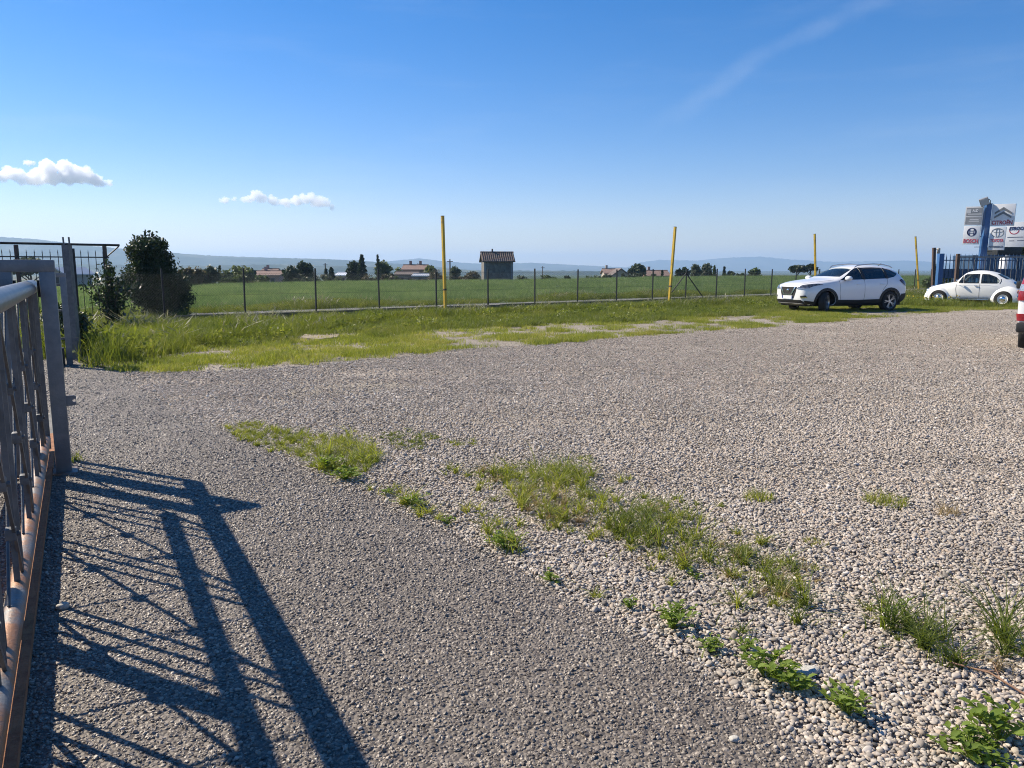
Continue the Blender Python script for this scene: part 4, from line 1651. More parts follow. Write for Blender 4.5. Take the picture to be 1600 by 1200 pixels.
def build_railing():
    root = empty('spiked_railing', RA, 0, 'thin dark spiked iron railing behind the gate at the left', 'railing')

    def fin(mb, name, m, smooth=None):
        mb.v = [tuple(Vector(v) - RA) for v in mb.v]
        return mb.build(name, m, root, smooth)
    Lr = (RB - RA).length
    for z in (1.80, 0.28): fin(MB().bar(rl(0, z), rl(Lr, z), 0.03, 0.03), 'rail', M['black_metal'])
    k = 0.14
    i = 0
    while k < Lr:
        mb = MB()
        if i == 4:
            mb.box(rl(k, 1.0), (0.06, 0.06, 2.04))
            fin(mb, 'post', M['black_metal'])
        else:
            mb.tube(rl(k, 0.1), rl(k, 1.90), 0.009, 6)
            mb.tube(rl(k, 1.90), rl(k, 1.99), 0.013, 6, 0.001)
            fin(mb, 'picket', M['black_metal'], 50)
        k += 0.172
        i += 1
    root = empty('raised_pipe', RA + Vector((0.1, 0.5, 0)), 0, 'long dark pipe carried level above the spiked railing on thin brown posts', 'pipe')

    def fin2(mb, name, m, smooth=None):
        mb.v = [tuple(Vector(v) - root.location) for v in mb.v]
        return mb.build(name, m, root, smooth)
    fin2(MB().tube(rl(-0.32, 2.13, -0.3), rl(Lr, 2.16, -0.3), 0.03, 12), 'pipe', M['black_metal'], 40)
    for k in (0.05, 2.05, 4.4): fin2(MB().box(rl(k, 1.05, -0.3), (0.075, 0.075, 2.1)), 'post', M['brown_metal'])
    fin2(MB().tube(rl(-0.3, 2.10, -0.3), rl(0.03, 1.80, -0.3), 0.018, 8), 'brace', M['black_metal'], 40)


build_railing()


# ------------------------------------------------------------------ chain link fence along the road
def build_fence():
    s0, s1 = -3.3, 46.8
    root = empty('chain_link_fence', fen(0), 0, 'long low dark chain link fence on thin posts between lot and road', 'fence')
    o = root.location.copy()

    def fin(mb, name, m, smooth=None):
        mb.v = [tuple(Vector(v) - o) for v in mb.v]
        return mb.build(name, m, root, smooth)
    rr = random.Random(5)
    s = s0 + 0.1
    posts = [-2.23 * 1 + 2.23 * i for i in range(22)]
    for i, s in enumerate(posts):
        b = fen(s)
        lean = Vector((rr.gauss(0, 0.012), rr.gauss(0, 0.012), 0))
        mb = MB()
        mb.bar(b, b + Vector((lean.x, lean.y, 1.49 + rr.uniform(-0.02, 0.03))), 0.042, 0.042, FD)
        fin(mb, 'post', M['black_metal'])
    for s, d in ((9 * 2.23, -1), (9 * 2.23, 1)):
        fin(MB().bar(fen(s, 0, 1.30), fen(s + d * 1.35, 0, 0.12), 0.035, 0.035), 'brace', M['black_metal'])
    # woven wire: diagonal wires as thin three-sided prisms
    zlo, zhi = 0.12, 1.36
    dz = zhi - zlo
    pitch = 0.075
    n = int((s1 - s0) / pitch)
    V, F = [], []
    r = 0.0022
    for sg in (1, -1):
        for i in range(-int(dz / pitch), n + int(dz / pitch)):
            a = s0 + i * pitch
            b = a + sg * dz
            za, zb = zlo, zhi
            lo_, hi_ = min(a, b), max(a, b)
            if hi_ < s0 or lo_ > s1: continue

            def clipp(s, z):
                return s, z
            ta = 0.0
            tb = 1.0
            d = b - a
            for lim, up in ((s0, False), (s1, True)):
                t = (lim - a) / d
                if (up and d > 0) or (not up and d < 0): tb = min(tb, t)
                else: ta = max(ta, t)
            if tb - ta < 0.02: continue
            p = fen(a + d * ta, 0.003 * sg, zlo + dz * ta) - o
            q = fen(a + d * tb, 0.003 * sg, zlo + dz * tb) - o
            z_ = (q - p).normalized()
            x_ = z_.orthogonal().normalized()
            y_ = z_.cross(x_)
            k = len(V)
            for pt in (p, q):
                for j in range(3):
                    an = 2.094 * j
                    V.append(tuple(pt + x_ * (r * math.cos(an)) + y_ * (r * math.sin(an))))
            for j in range(3): F.append((k + j, k + (j + 1) % 3, k + 3 + (j + 1) % 3, k + 3 + j))
    me = np_mesh('wire_mesh', V, F)
    link_mesh('wire_mesh', me, M['wire'], root)
    for z in (1.37, 0.75, 0.13):
        fin(MB().tube(fen(s0, 0.007, z), fen(s1, 0.007, z), 0.003, 5), 'tension_wire', M['wire'])


build_fence()
M['shaded_concrete'] = pm('shade-darkened concrete', (0.085, 0.083, 0.075), (0.05, 0.052, 0.042), 4, 0.9, 0, 0.6, 30)  # kerb concrete coloured darker to carry the shade on its near side
mb = MB()
for i in range(16):
    a, b = -2.0 + i * 1.9, -2.0 + i * 1.9 + 1.885
    zt = 0.20 + random.uniform(-0.012, 0.012)
    c = fen((a + b) / 2, -0.12)
    mb.box((c.x, c.y, zt / 2), (b - a, 0.16, zt), Matrix((FD, FN, Vector((0, 0, 1)))).transposed(), bev=0.012)
tag(mb.build('kerb', M['shaded_concrete']), 'low dark concrete kerb running along the foot of the chain link fence', 'kerb')


def yellow_pole(base, top, label):
    root = empty('yellow_pole', base, 0, label, 'pole', 'yellow poles along the chain link fence')
    d = top - base
    up = d.normalized()
    MB().bar((0, 0, 0), d, 0.085, 0.085, FD).build('pole', M['yellow'], root, 30)
    MB().bar(d, d + up * 0.02, 0.091, 0.091, FD).build('cap', M['brown_metal'], root)
    MB().box((0, 0, 0.05), (0.34, 0.34, 0.12), bev=0.03).build('footing', M['concrete'], root, 30)
    MB().bar(up * 0.78, up * 0.84, 0.098, 0.098, FD).build('clamp_band', M['brown_metal'], root)


b = G(696, 490)
yellow_pole(b, PY(691.5, 338, b.y), 'tallest yellow pole, left of the stone hut')
b = G(1045, 479)
yellow_pole(b, PY(1055, 355, b.y + 0.1), 'yellow pole leaning right beside the braced fence corner')
b = fen(30.4, -0.35)
yellow_pole(b, PY(1273, 366, b.y), 'yellow pole rising behind the bonnet of the white car')
b = fen(42.4, -0.3)
yellow_pole(b, PY(1430.5, 370, b.y), 'yellow pole between the modern white car and the old round one')


def brown_post():
    b = Vector((24.2, 44.5, 0))
    t = PY(1459.5, 387, 44.5)
    root = empty('brown_post', b, 0, 'brown rusty post with a small lamp box on top beside the blue railing', 'post')
    d = t - b
    MB().bar((0, 0, 0), d, 0.15, 0.15).build('post', M['brown_metal'], root)
    MB().bar(d + Vector((0.08, 0, -0.1)), d + Vector((0.32, 0, -0.06)), 0.03, 0.03).build('bracket', M['brown_metal'], root)
    MB().box(d + Vector((0.27, 0, -0.18)), (0.13, 0.16, 0.32), bev=0.03).build('lamp_box', M['pale_stone'], root, 40)


brown_post()

# ------------------------------------------------------------------ sign pole
M['blue'] = pm('blue painted steel', (0.03, 0.10, 0.25), (0.04, 0.12, 0.29), 6, 0.4, 0, 0.05)
M['blue_dull'] = pm('faded blue painted steel', (0.03, 0.075, 0.15), (0.045, 0.10, 0.19), 6, 0.5, 0, 0.1)
M['sign_white'] = pm('sign white', (0.74, 0.75, 0.76), (0.68, 0.69, 0.70), 3, 0.4)
M['sign_grey'] = pm('sign grey', (0.20, 0.21, 0.22), (0.25, 0.26, 0.27), 3, 0.4)
M['sign_lgrey'] = pm('sign pale grey', (0.52, 0.53, 0.54), (0.48, 0.49, 0.50), 3, 0.4)
M['sign_silver'] = pm('emblem silver', (0.14, 0.145, 0.15), (0.24, 0.245, 0.25), 3, 0.4, 0.2)
M['sign_red'] = pm('lettering red', (0.42, 0.02, 0.05), (0.36, 0.015, 0.04), 5, 0.4)
M['sign_pink'] = pm('faded red lettering', (0.52, 0.09, 0.11), (0.48, 0.07, 0.09), 5, 0.4)
M['sign_navy'] = pm('lettering navy', (0.02, 0.025, 0.09), (0.03, 0.035, 0.11), 5, 0.4)
M['sign_ink'] = pm('lettering grey ink', (0.08, 0.09, 0.13), (0.11, 0.12, 0.16), 5, 0.4)


def text_mesh(s, size, ext=0.006, shear=0.0, widen=1.0):
    cu = bpy.data.curves.new('t', 'FONT')
    cu.body = s
    cu.size = size
    cu.extrude = ext
    cu.align_x = 'CENTER'
    cu.align_y = 'CENTER'
    cu.shear = shear
    cu.offset = size * 0.03
    o = bpy.data.objects.new('t', cu)
    col.objects.link(o)
    me = eval_mesh(o)
    kill(o)
    me.transform(Matrix.Diagonal((widen, 1, 1, 1)))
    me.transform(Matrix.Rotation(math.pi / 2, 4, 'X'))
    return me


def put_text(s, size, loc, m, parent, name='lettering', shear=0.0, width=None):
    me = text_mesh(s, size, 0.006, shear)
    if width:
        xs = [v.co.x for v in me.vertices]
        k = width / (max(xs) - min(xs))
        me.transform(Matrix.Diagonal((k, 1, 1, 1)))
    o = link_mesh(name, me, m, parent)
    o.location = loc
    return o


def ring(mb, cx, cz, rx, rz, w, y0=-0.006, y1=0.006, n=40, a0=0.0, a1=2 * math.pi):
    pts = []
    closed = abs(a1 - a0) > 6.2
    m_ = n if closed else n + 1
    for i in range(m_):
        a = a0 + (a1 - a0) * i / n
        c_, s_ = math.cos(a), math.sin(a)
        pts.append(((cx + rx * c_, cz + rz * s_), (cx + (rx - w) * c_, cz + (rz - w) * s_)))
    V = []
    for o_, i_ in pts:
        for y in (y0, y1):
            V += [(o_[0], y, o_[1]), (i_[0], y, i_[1])]
    F = []
    for i in range(m_ if closed else m_ - 1):
        j = (i + 1) % m_
        a, b = 4 * i, 4 * j
        F += [(a, b, b + 1, a + 1), (a + 2, a + 3, b + 3, b + 2), (a, a + 2, b + 2, b), (a + 1, b + 1, b + 3, a + 3)]
    mb.add(V, F)


def signboard(name, px0, px1, py0, py1, Y, label, skew=0.0, body='sign_white', depth=0.14):
    """a shallow box facing the lot; returns its root (local x right, z up, front at y<0), half sizes"""
    a = PY((px0 + px1) / 2, (py0 + py1) / 2, Y)
    be = math.atan2(a.x, a.y)
    yc = Y * CT + (EYE - a.z) * ST
    w = (px1 - px0) * yc * math.cos(be) / 1202
    h = (py1 - py0) * yc / 1202
    root = empty(name, a, -be, label, 'sign')
    root.rotation_euler = (0, skew, -be - R(11))
    MB().box((0, depth / 2, 0), (w, depth, h), bev=0.012).build('panel', M[body], root, 30)
    return root, w, h


def build_signs():
    Y = 45.0
    b = Vector((26.9, 45.2, 0))
    t = PY(1544, 319, 45.2)
    b.z = 0
    bx = PY(1533, 420, 45.2)
    base = Vector((bx.x + (bx.x - t.x) * 0.5, 45.2, 0))
    root = empty('sign_pole', base, 0, 'tall blue sign pole carrying the advertising boards', 'pole')
    d = t - base
    MB().bar((0, 0, 0), d, 0.30, 0.30).build('pole', M['blue'], root, 30)
    MB().bar(d, d + Vector((0, 0, 0.03)), 0.34, 0.34).build('cap', M['blue_dull'], root)
    for (z, side) in ((4.0, -1), (3.35, -1), (2.75, -1), (2.2, -1), (4.3, 1), (3.3, 1), (2.5, 1)):
        p = d * (z / d.z)
        MB().bar(p, p + Vector((0.42 * side, -0.2 * side, 0)), 0.03, 0.03).build('arm', M['black_metal'], root)
    # floodlight
    c = PY(1538, 315, 45.0)
    fl = empty('floodlight', c, -0.53, 'grey tilted floodlight on top of the blue sign pole', 'floodlight')
    fl.rotation_euler = (0.35, -0.35, -0.53)
    MB().box((0, 0, 0), (0.46, 0.20, 0.42), bev=0.03, taper=1.0).build('housing', M['sign_grey'], fl, 30)
    MB().box((0, -0.105, 0), (0.40, 0.012, 0.36)).build('lamp_glass', M['sign_lgrey'], fl)
    MB().path([(0.24, 0.02, 0.06), (0.30, 0.05, -0.1), (0.24, 0.1, -0.28)], 0.02, 6).build('bracket', M['black_metal'], fl)
    # silver double chevron board
    r, w, h = signboard('advertising_sign', 1548.5, 1586, 319, 352.5, 44.7, 'large white sign with silver double chevrons and red lettering CITROËN', 0.02)
    mb = MB()
    Wc, tk = 0.36 * w, 0.115 * h
    for za in (0.36 * h, 0.17 * h):
        zb = za - 0.21 * h
        mb.prism([(-Wc, zb - tk), (0, za - tk), (Wc, zb - tk), (Wc, zb - 0.03 * h), (0, za), (-Wc, zb - 0.03 * h)], -0.03, -0.002, lambda a, b_, c_: (a, c_, b_))
    mb.build('chevron_emblem', M['sign_silver'], r)
    put_text('CITROËN', 0.30, (0, -0.004, -0.36 * h), M['sign_red'], r, width=0.88 * w)
    # ellipses board
    r, w, h = signboard('advertising_sign', 1545, 1570.5, 355, 390.5, 44.5, 'white sign with oval ring emblem and faded red lettering TOYOTA', 0.02)
    mb = MB()
    ring(mb, 0, 0.25 * h, 0.40 * w, 0.20 * h, 0.03)
    ring(mb, 0, 0.335 * h, 0.36 * w, 0.085 * h, 0.025, -0.009, 0.004)
    ring(mb, 0, 0.25 * h, 0.12 * w, 0.195 * h, 0.025, -0.012, 0.003)
    mb.build('oval_emblem', M['sign_silver'], r)
    put_text('TOYOTA', 0.24, (0, -0.004, -0.09 * h), M['sign_pink'], r, width=0.84 * w)
    put_text('AUTORIZZATA', 0.14, (0, -0.004, -0.36 * h), M['sign_ink'], r, width=0.9 * w)
    # round anchor emblem board
    r, w, h = signboard('advertising_sign', 1504.5, 1531, 353.5, 381.5, 45.2, 'square white sign with round emblem and red lettering BOSCH', 0.03)
    mb = MB()
    cz = 0.17 * h
    Rr = 0.29 * min(w, h)
    ring(mb, 0, cz, Rr, Rr, 0.045)
    ring(mb, -0.02, cz, 0.21 * h, 0.21 * h, 0.07, a0=R(125), a1=R(235))
    ring(mb, 0.02, cz, 0.21 * h, 0.21 * h, 0.07, a0=R(-55), a1=R(55))
    for x in (-0.105, 0.105): mb.box((x, 0, cz), (0.035, 0.012, 0.32 * h))
    for z in (0.06, -0.06): mb.box((0, 0, cz + z), (0.20, 0.012, 0.035))
    mb.build('round_emblem', M['sign_navy'], r)
    put_text('BOSCH', 0.30, (0, -0.004, -0.33 * h), M['sign_pink'], r, width=0.88 * w)
    # grey board
    r, w, h = signboard('advertising_sign', 1507.5, 1536, 323, 351.5, 45.4, 'grey framed sign with pale lettering ALD, topmost on the left of the pole', 0.03, 'sign_lgrey')
    MB().box((0, 0, 0.21 * h), (0.88 * w, 0.012, 0.42 * h)).build('upper_panel', M['sign_grey'], r)
    MB().box((0, 0, -0.26 * h), (0.88 * w, 0.012, 0.38 * h)).build('lower_panel', M['sign_grey'], r)
    MB().box((-0.30 * w, -0.008, 0.245 * h), (0.24 * w, 0.008, 0.22 * h)).build('pale_square', M['sign_lgrey'], r)
    put_text('ALD', 0.2, (0.06 * w, -0.01, 0.27 * h), M['sign_white'], r, width=0.32 * w)
    for z, ww in ((0.09, 0.78), (-0.20, 0.5), (-0.29, 0.58)):
        MB().box((0.04 * w, -0.008, z * h), (ww * w, 0.008, 0.05 * h)).build('pale_line', M['sign_lgrey'], r)
    # white board behind
    r, w, h = signboard('advertising_sign', 1571, 1612, 347, 386, 49.0, 'wide white sign with red arc behind the chevron sign, lettering ETROCAR', 0.0)
    mb = MB()
    ring(mb, -0.18 * w, 0.18 * h, 0.20 * w, 0.17 * h, 0.05, a0=R(165), a1=R(355))
    mb.build('red_arc', M['sign_red'], r)
    put_text('ETROCAR', 0.26, (-0.03 * w, -0.01, 0.24 * h), M['sign_navy'], r, shear=0.3, width=0.74 * w)
    for z, x, ww in ((-0.10, -0.12, 0.62), (-0.24, -0.25, 0.2), (-0.24, 0.12, 0.3)):
        MB().box((x * w, 0, z * h), (ww * w, 0.012, 0.025 * h)).build('text_line', M['sign_ink'], r)
    for x in (-0.35, 0.35):
        MB().box((x * w, 0.1, -0.5 * h - 1.1), (0.12, 0.12, 2.2)).build('leg', M['galv_bar'], r)


build_signs()


# blue spiked fence, handrail and things behind it
def build_blue_fence():
    A = PY(1470, 400, 41.5)
    A.z = 0
    B = A + Vector((0.80, 0.02, 0)).normalized() * 12
    root = empty('blue_fence', A, 0, 'dark blue spiked steel fence under the advertising signs', 'fence')
    d = (B - A).normalized()
    MB().box((0, 0, 1.15), (0.26, 0.26, 2.3), bev=0.01).build('gate_post', M['blue'], root, 30)
    for z in (1.95, 0.45): MB().bar(d * 0.1 + Vector((0, 0, z)), d * 12 + Vector((0, 0, z)), 0.05, 0.05).build('rail', M['blue_dull'], root)
    for i in range(58):
        p = d * (0.32 + i * 0.2)
        mb = MB()
        mb.box(p + Vector((0, 0, 1.05)), (0.036, 0.03, 2.05))
        mb.tube(p + Vector((0, 0, 2.07)), p + Vector((0, 0, 2.30)), 0.024, 4, 0.003)
        mb.build('picket', M['blue_dull'], root)
    MB().bar(d * 0.1 + Vector((0, 0.03, 1.25)), d * 12 + Vector((0, 0.03, 1.25)), 0.5, 0.02, (0, 1, 0)).build('cross_panel', M['blue_dull'], root)
    # grey handrail in front
    A2 = PY(1497, 400, 39.0)
    A2.z = 0
    root = empty('grey_handrail', A2, 0, 'long grey steel railing with thin bars behind the old white car', 'railing')
    d = Vector((1, -0.05, 0)).normalized()
    MB().box((0, 0, 1.12), (0.15, 0.15, 2.24)).build('end_post', M['brown_metal'], root)
    MB().bar(d * 0.1 + Vector((0, 0, 2.08)), d * 14 + Vector((0, 0, 2.08)), 0.07, 0.07).build('handrail', M['galv'], root)
    MB().bar(d * 0.1 + Vector((0, 0, 0.3)), d * 14 + Vector((0, 0, 0.3)), 0.05, 0.05).build('bottom_rail', M['galv'], root)
    for i in range(52):
        p = d * (0.3 + i * 0.26)
        MB().box(p + Vector((0, 0, 1.17)), (0.022, 0.022, 1.76)).build('bar', M['galv_bar'], root)
    # skip and sacks behind
    c = PY(1558, 400, 47.5)
    sk = empty('blue_container', (c.x, c.y, 0), 0.1, 'dark blue steel container standing behind the railing below the signs', 'container')
    mb = MB()
    mb.prism([(-2.0, 0), (2.0, 0), (2.25, 2.3), (-2.25, 2.3)], -0.9, 0.9, lambda a, b_, c_: (a, c_, b_))
    mb.build('body', M['blue_dull'], sk)
    for x in (-1.5, -0.75, 0, 0.75, 1.5): MB().box((x, -0.93, 1.15), (0.1, 0.08, 2.2)).build('rib', M['blue_dull'], sk)
    MB().box((0.3, 0, 2.55), (1.6, 1.3, 0.5), bev=0.06).build('load', M['black_metal'], sk, 30)
    mb = MB()
    c = PY(1573, 409, 44.0)
    wb = empty('white_drum', (c.x, c.y, 0), 0, 'tall white tank standing behind the grey railing', 'tank')
    MB().lathe([(0.0, 2.15), (0.30, 2.12), (0.36, 2.0), (0.36, 0.9), (0.33, 0.6), (0.36, 0.5), (0.36, 0.02), (0.0, 0.0)], (0, 0, 0), 'z', 24).build('shell', M['sign_white'], wb, 40)
    MB().lathe([(0.0, 2.27), (0.10, 2.27), (0.10, 2.10)], (0, 0, 0), 'z', 16).build('lid', M['sign_grey'], wb, 40)


build_blue_fence()

# ------------------------------------------------------------------ stone hut and far houses
def stone_wall_mat(name, cols, cell=0.30):
    m, nt, p, out = newmat(name)
    tc = nd(nt, 'ShaderNodeTexCoord')
    vo = nd(nt, 'ShaderNodeTexVoronoi', ins={'Scale': 1 / cell})
    nt.links.new(tc.outputs['Object'], vo.inputs['Vector'])
    sx = nd(nt, 'ShaderNodeSeparateColor')
    nt.links.new(vo.outputs['Color'], sx.inputs[0])
    r = ramp(nt, [(i / (len(cols) - 1), c) for i, c in enumerate(cols)])
    nt.links.new(sx.outputs[0], r.inputs['Fac'])
    nt.links.new(r.outputs['Color'], p.inputs['Base Color'])
    b = nd(nt, 'ShaderNodeBump', ins={'Strength': 0.8, 'Distance': 0.04})
    nt.links.new(vo.outputs['Distance'], b.inputs['Height'])
    nt.links.new(b.outputs[0], p.inputs['Normal'])
    p.inputs['Roughness'].default_value = 0.95
    return m


M['stone'] = stone_wall_mat('rough stone wall', [(0.10, 0.095, 0.085), (0.18, 0.17, 0.15), (0.14, 0.125, 0.105), (0.22, 0.21, 0.19)])
M['tile'] = stone_wall_mat('weathered brown tile', [(0.115, 0.09, 0.08), (0.17, 0.125, 0.105), (0.16, 0.135, 0.12), (0.10, 0.085, 0.08)], 0.25)
M['tile_pale'] = stone_wall_mat('pale terracotta tile', [(0.19, 0.125, 0.10), (0.23, 0.155, 0.125), (0.17, 0.12, 0.10)], 0.3)
M['plaster_pink'] = pm('pink plaster', (0.40, 0.27, 0.23), (0.33, 0.22, 0.19), 0.8, 0.9)
M['plaster_cream'] = pm('cream plaster', (0.46, 0.41, 0.34), (0.40, 0.35, 0.29), 0.8, 0.9)
M['plaster_orange'] = pm('orange plaster', (0.34, 0.21, 0.15), (0.29, 0.18, 0.135), 0.8, 0.9)
M['plaster_grey'] = pm('grey plaster', (0.26, 0.26, 0.26), (0.2, 0.2, 0.2), 0.8, 0.9)
M['dark_open'] = pm('dark window', (0.015, 0.017, 0.02), (0.03, 0.03, 0.035), 3, 0.3)
M['wood'] = pm('weathered wood', (0.14, 0.10, 0.07), (0.09, 0.065, 0.045), 6, 0.85)


def roof_pair(root, w, d, ze, zr, over, m, rows=True, thick=0.1, axis='x'):
    """gabled tiled roof, ridge along local x, eaves at ze"""
    mb = MB()
    hw, hd = w / 2 + over, d / 2 + over
    sl = (zr - ze) / (d / 2)
    zo = ze - sl * over
    for sg in (-1, 1):
        mb.add([(-hw, sg * hd, zo), (hw, sg * hd, zo), (hw, 0, zr), (-hw, 0, zr), (-hw, sg * hd, zo + thick), (hw, sg * hd, zo + thick), (hw, 0, zr + thick), (-hw, 0, zr + thick)],
               [(0, 1, 2, 3), (4, 5, 6, 7), (0, 1, 5, 4), (1, 2, 6, 5), (0, 3, 7, 4)])
        if rows:
            n = int(2 * hw / 0.24)
            for i in range(n):
                x = -hw + (i + 0.5) * 2 * hw / n
                mb.path([(x, sg * (hd + 0.02), zo + thick + 0.01), (x, sg * 0.04, zr + thick + 0.01)], 0.065, 6)
    mb.path([(-hw - 0.02, 0, zr + thick + 0.04), (hw + 0.02, 0, zr + thick + 0.04)], 0.10, 8)
    return mb.build('roof', m, root, 50)


def build_hut():
    Y = 90.0
    a, b = PY(753.5, 437, Y), PY(799, 437, Y)
    w = b.x - a.x
    dep = 2.6
    ze = PY(780, 407.5, Y).z
    zr = PY(780, 396.0, Y + 1.3).z
    z0 = zg((a.x + b.x) / 2, Y) - 0.1
    root = empty('stone_hut', ((a.x + b.x) / 2, Y + dep / 2, z0), -0.05, 'small square stone hut with brown tiled gable roof alone in the green field', 'hut')
    root.rotation_euler = (0, 0, 0.16)
    ze -= z0
    zr -= z0
    mb = MB()
    hw, hd = w / 2, dep / 2
    mb.add([(-hw, -hd, 0), (hw, -hd, 0), (hw, hd, 0), (-hw, hd, 0), (-hw, -hd, ze), (hw, -hd, ze), (hw, hd, ze), (-hw, hd, ze), (-hw, 0, zr - 0.05), (hw, 0, zr - 0.05)],
           [(0, 1, 5, 4), (1, 2, 6, 9, 5), (2, 3, 7, 6), (3, 0, 4, 8, 7), (4, 5, 9, 8), (7, 8, 9, 6)])
    mb.build('wall', M['stone'], root)
    rf = roof_pair(root, w, dep, ze, zr, 0.25, M['tile'])
    MB().box((-0.55, 0.0, zr + 0.28), (0.16, 0.16, 0.5)).build('chimney', M['brown_metal'], rf)
    wd = MB().box((hw + 0.01, 0, 1.0), (0.05, 0.9, 1.9)).build('door', M['wood'], root)
    for x in (-hw + 0.12, hw - 0.12):
        MB().box((x, -hd - 0.015, ze / 2), (0.26, 0.05, ze)).build('corner_stones', M['plaster_grey'], root)
    MB().box((0, -hd - 0.02, ze - 0.1), (w, 0.06, 0.14)).build('eave_board', M['wood'], root)


build_hut()


def house(name, px0, px1, py_e, py_r, Y, wall, roofm, label, cat='house', dep=7.0, rz=0.0, wins=3, gable=False, chim=1, rows=False):
    a, b = PY(px0, 430, Y), PY(px1, 430, Y)
    w = abs(b.x - a.x)
    cx = (a.x + b.x) / 2
    z0 = zg(cx, Y) - 0.2
    ze = PY(800, py_e, Y).z - z0
    zr = PY(800, py_r, Y + dep / 2).z - z0
    root = empty(name, (cx, Y + dep / 2, z0), rz, label, cat)
    hw, hd = w / 2, dep / 2
    mb = MB()
    if gable:   # gable end towards the lot
        mb.add([(-hw, -hd, 0), (hw, -hd, 0), (hw, hd, 0), (-hw, hd, 0), (-hw, -hd, ze), (hw, -hd, ze), (hw, hd, ze), (-hw, hd, ze), (0, -hd, zr), (0, hd, zr)],
               [(0, 1, 5, 8, 4), (1, 2, 6, 5), (2, 3, 7, 9, 6), (3, 0, 4, 7), (4, 8, 9, 7), (5, 6, 9, 8)])
        mb.build('wall', M[wall], root)
        rb = MB()
        for sg in (-1, 1):
            o_ = 0.4
            zo = ze - (zr - ze) / hw * o_
            rb.add([(sg * (hw + o_), -hd - o_, zo + 0.03), (0, -hd - o_, zr + 0.03), (0, hd + o_, zr + 0.03), (sg * (hw + o_), hd + o_, zo + 0.03),
                    (sg * (hw + o_), -hd - o_, zo + 0.25), (0, -hd - o_, zr + 0.25), (0, hd + o_, zr + 0.25), (sg * (hw + o_), hd + o_, zo + 0.25)],
                   [(0, 1, 2, 3), (4, 5, 6, 7), (0, 1, 5, 4), (2, 3, 7, 6), (0, 3, 7, 4)])
        rf = rb.build('roof', M[roofm], root)
    else:
        mb.add([(-hw, -hd, 0), (hw, -hd, 0), (hw, hd, 0), (-hw, hd, 0), (-hw, -hd, ze), (hw, -hd, ze), (hw, hd, ze), (-hw, hd, ze), (-hw, 0, zr - 0.05), (hw, 0, zr - 0.05)],
               [(0, 1, 5, 4), (1, 2, 6, 9, 5), (2, 3, 7, 6), (3, 0, 4, 8, 7), (4, 5, 9, 8), (7, 8, 9, 6)])
        mb.build('wall', M[wall], root)
        rf = roof_pair(root, w, dep, ze, zr, 0.35, M[roofm], rows, 0.2)
    for i in range(wins):
        x = -hw + w * (i + 0.7) / (wins + 0.4)
        wf = MB().box((x, -hd - 0.02, ze * 0.66), (0.95, 0.08, min(1.2, ze * 0.4))).build('window', M['plaster_grey'], root)
        MB().box((x, -hd - 0.05, ze * 0.66), (0.75, 0.06, min(1.0, ze * 0.32))).build('pane', M['dark_open'], wf)
    for i in range(chim):
        x = -hw * 0.5 + i * hw * 0.9
        MB().box((x, 0.3, zr + 0.45), (0.5, 0.5, 1.2)).build('chimney', M[wall], rf)
    return root


house('far_house', 392, 440, 431, 425, 150, 'plaster_pink', 'tile_pale', 'pink low house with pale terracotta roof left of the dark round trees', dep=8, rz=-0.12, wins=3)
house('far_house', 404, 426, 429, 421.5, 168, 'plaster_pink', 'tile_pale', 'upper storey house with one dark window rising behind the pink low house', dep=8, wins=1)
house('far_shed', 523, 556, 431, 427, 190, 'plaster_cream', 'sign_white', 'long low shed with white roof between cypress and dark pine', 'shed', dep=10, wins=4, chim=0)
house('far_farmhouse', 629, 664, 422, 415.5, 160, 'plaster_orange', 'tile_pale', 'farmhouse with terracotta roof and chimneys beyond the field', dep=8, wins=4, chim=2)
house('far_barn', 618, 650, 430, 426, 140, 'plaster_grey', 'tile', 'low dark barn in front of the farmhouse', 'barn', dep=6, wins=2, chim=0)
house('far_shed', 646, 668, 432, 429.5, 134, 'plaster_grey', 'sign_lgrey', 'small lean-to with pale roof right of the dark barn', 'shed', dep=5, wins=1, chim=0)
house('far_house', 946, 966, 428, 421.5, 175, 'plaster_cream', 'tile_pale', 'low house with orange tiles left of the grey green tree', dep=8, wins=2)
house('far_house', 957, 984, 431, 421, 165, 'plaster_cream', 'tile', 'pale house with brown gable facing the lot beside the grey green tree', dep=8, wins=1, gable=True, chim=0)
house('far_house', 1010, 1046, 431.5, 424, 170, 'plaster_orange', 'tile_pale', 'orange house with terracotta roof behind the leaning yellow pole', dep=8, wins=2)
house('far_house', 76, 100, 428, 420, 120, 'plaster_cream', 'sign_lgrey', 'pale gabled house seen through the spiked railing at far left', dep=8, wins=1, gable=True, chim=0)


# ------------------------------------------------------------------ trees and shrubs
M['leaf_dark'] = leafmat('dark evergreen leaf', [(0.014, 0.026, 0.012), (0.03, 0.05, 0.02), (0.055, 0.078, 0.03)], trans=0.2, var_scale=0.8)
M['leaf_mid'] = leafmat('mid green leaf', [(0.035, 0.055, 0.018), (0.07, 0.105, 0.032), (0.11, 0.145, 0.045)], trans=0.25, var_scale=0.6)
M['leaf_light'] = leafmat('fresh spring leaf', [(0.06, 0.08, 0.025), (0.11, 0.14, 0.045), (0.16, 0.185, 0.065)], trans=0.3, var_scale=0.6)
M['leaf_olive'] = leafmat('olive grey leaf', [(0.045, 0.058, 0.034), (0.085, 0.105, 0.06), (0.13, 0.15, 0.09)], trans=0.2, var_scale=0.6)
M['leaf_brown'] = leafmat('budding brown twig', [(0.07, 0.066, 0.038), (0.12, 0.108, 0.06), (0.17, 0.15, 0.085)], trans=0.2, var_scale=0.6)
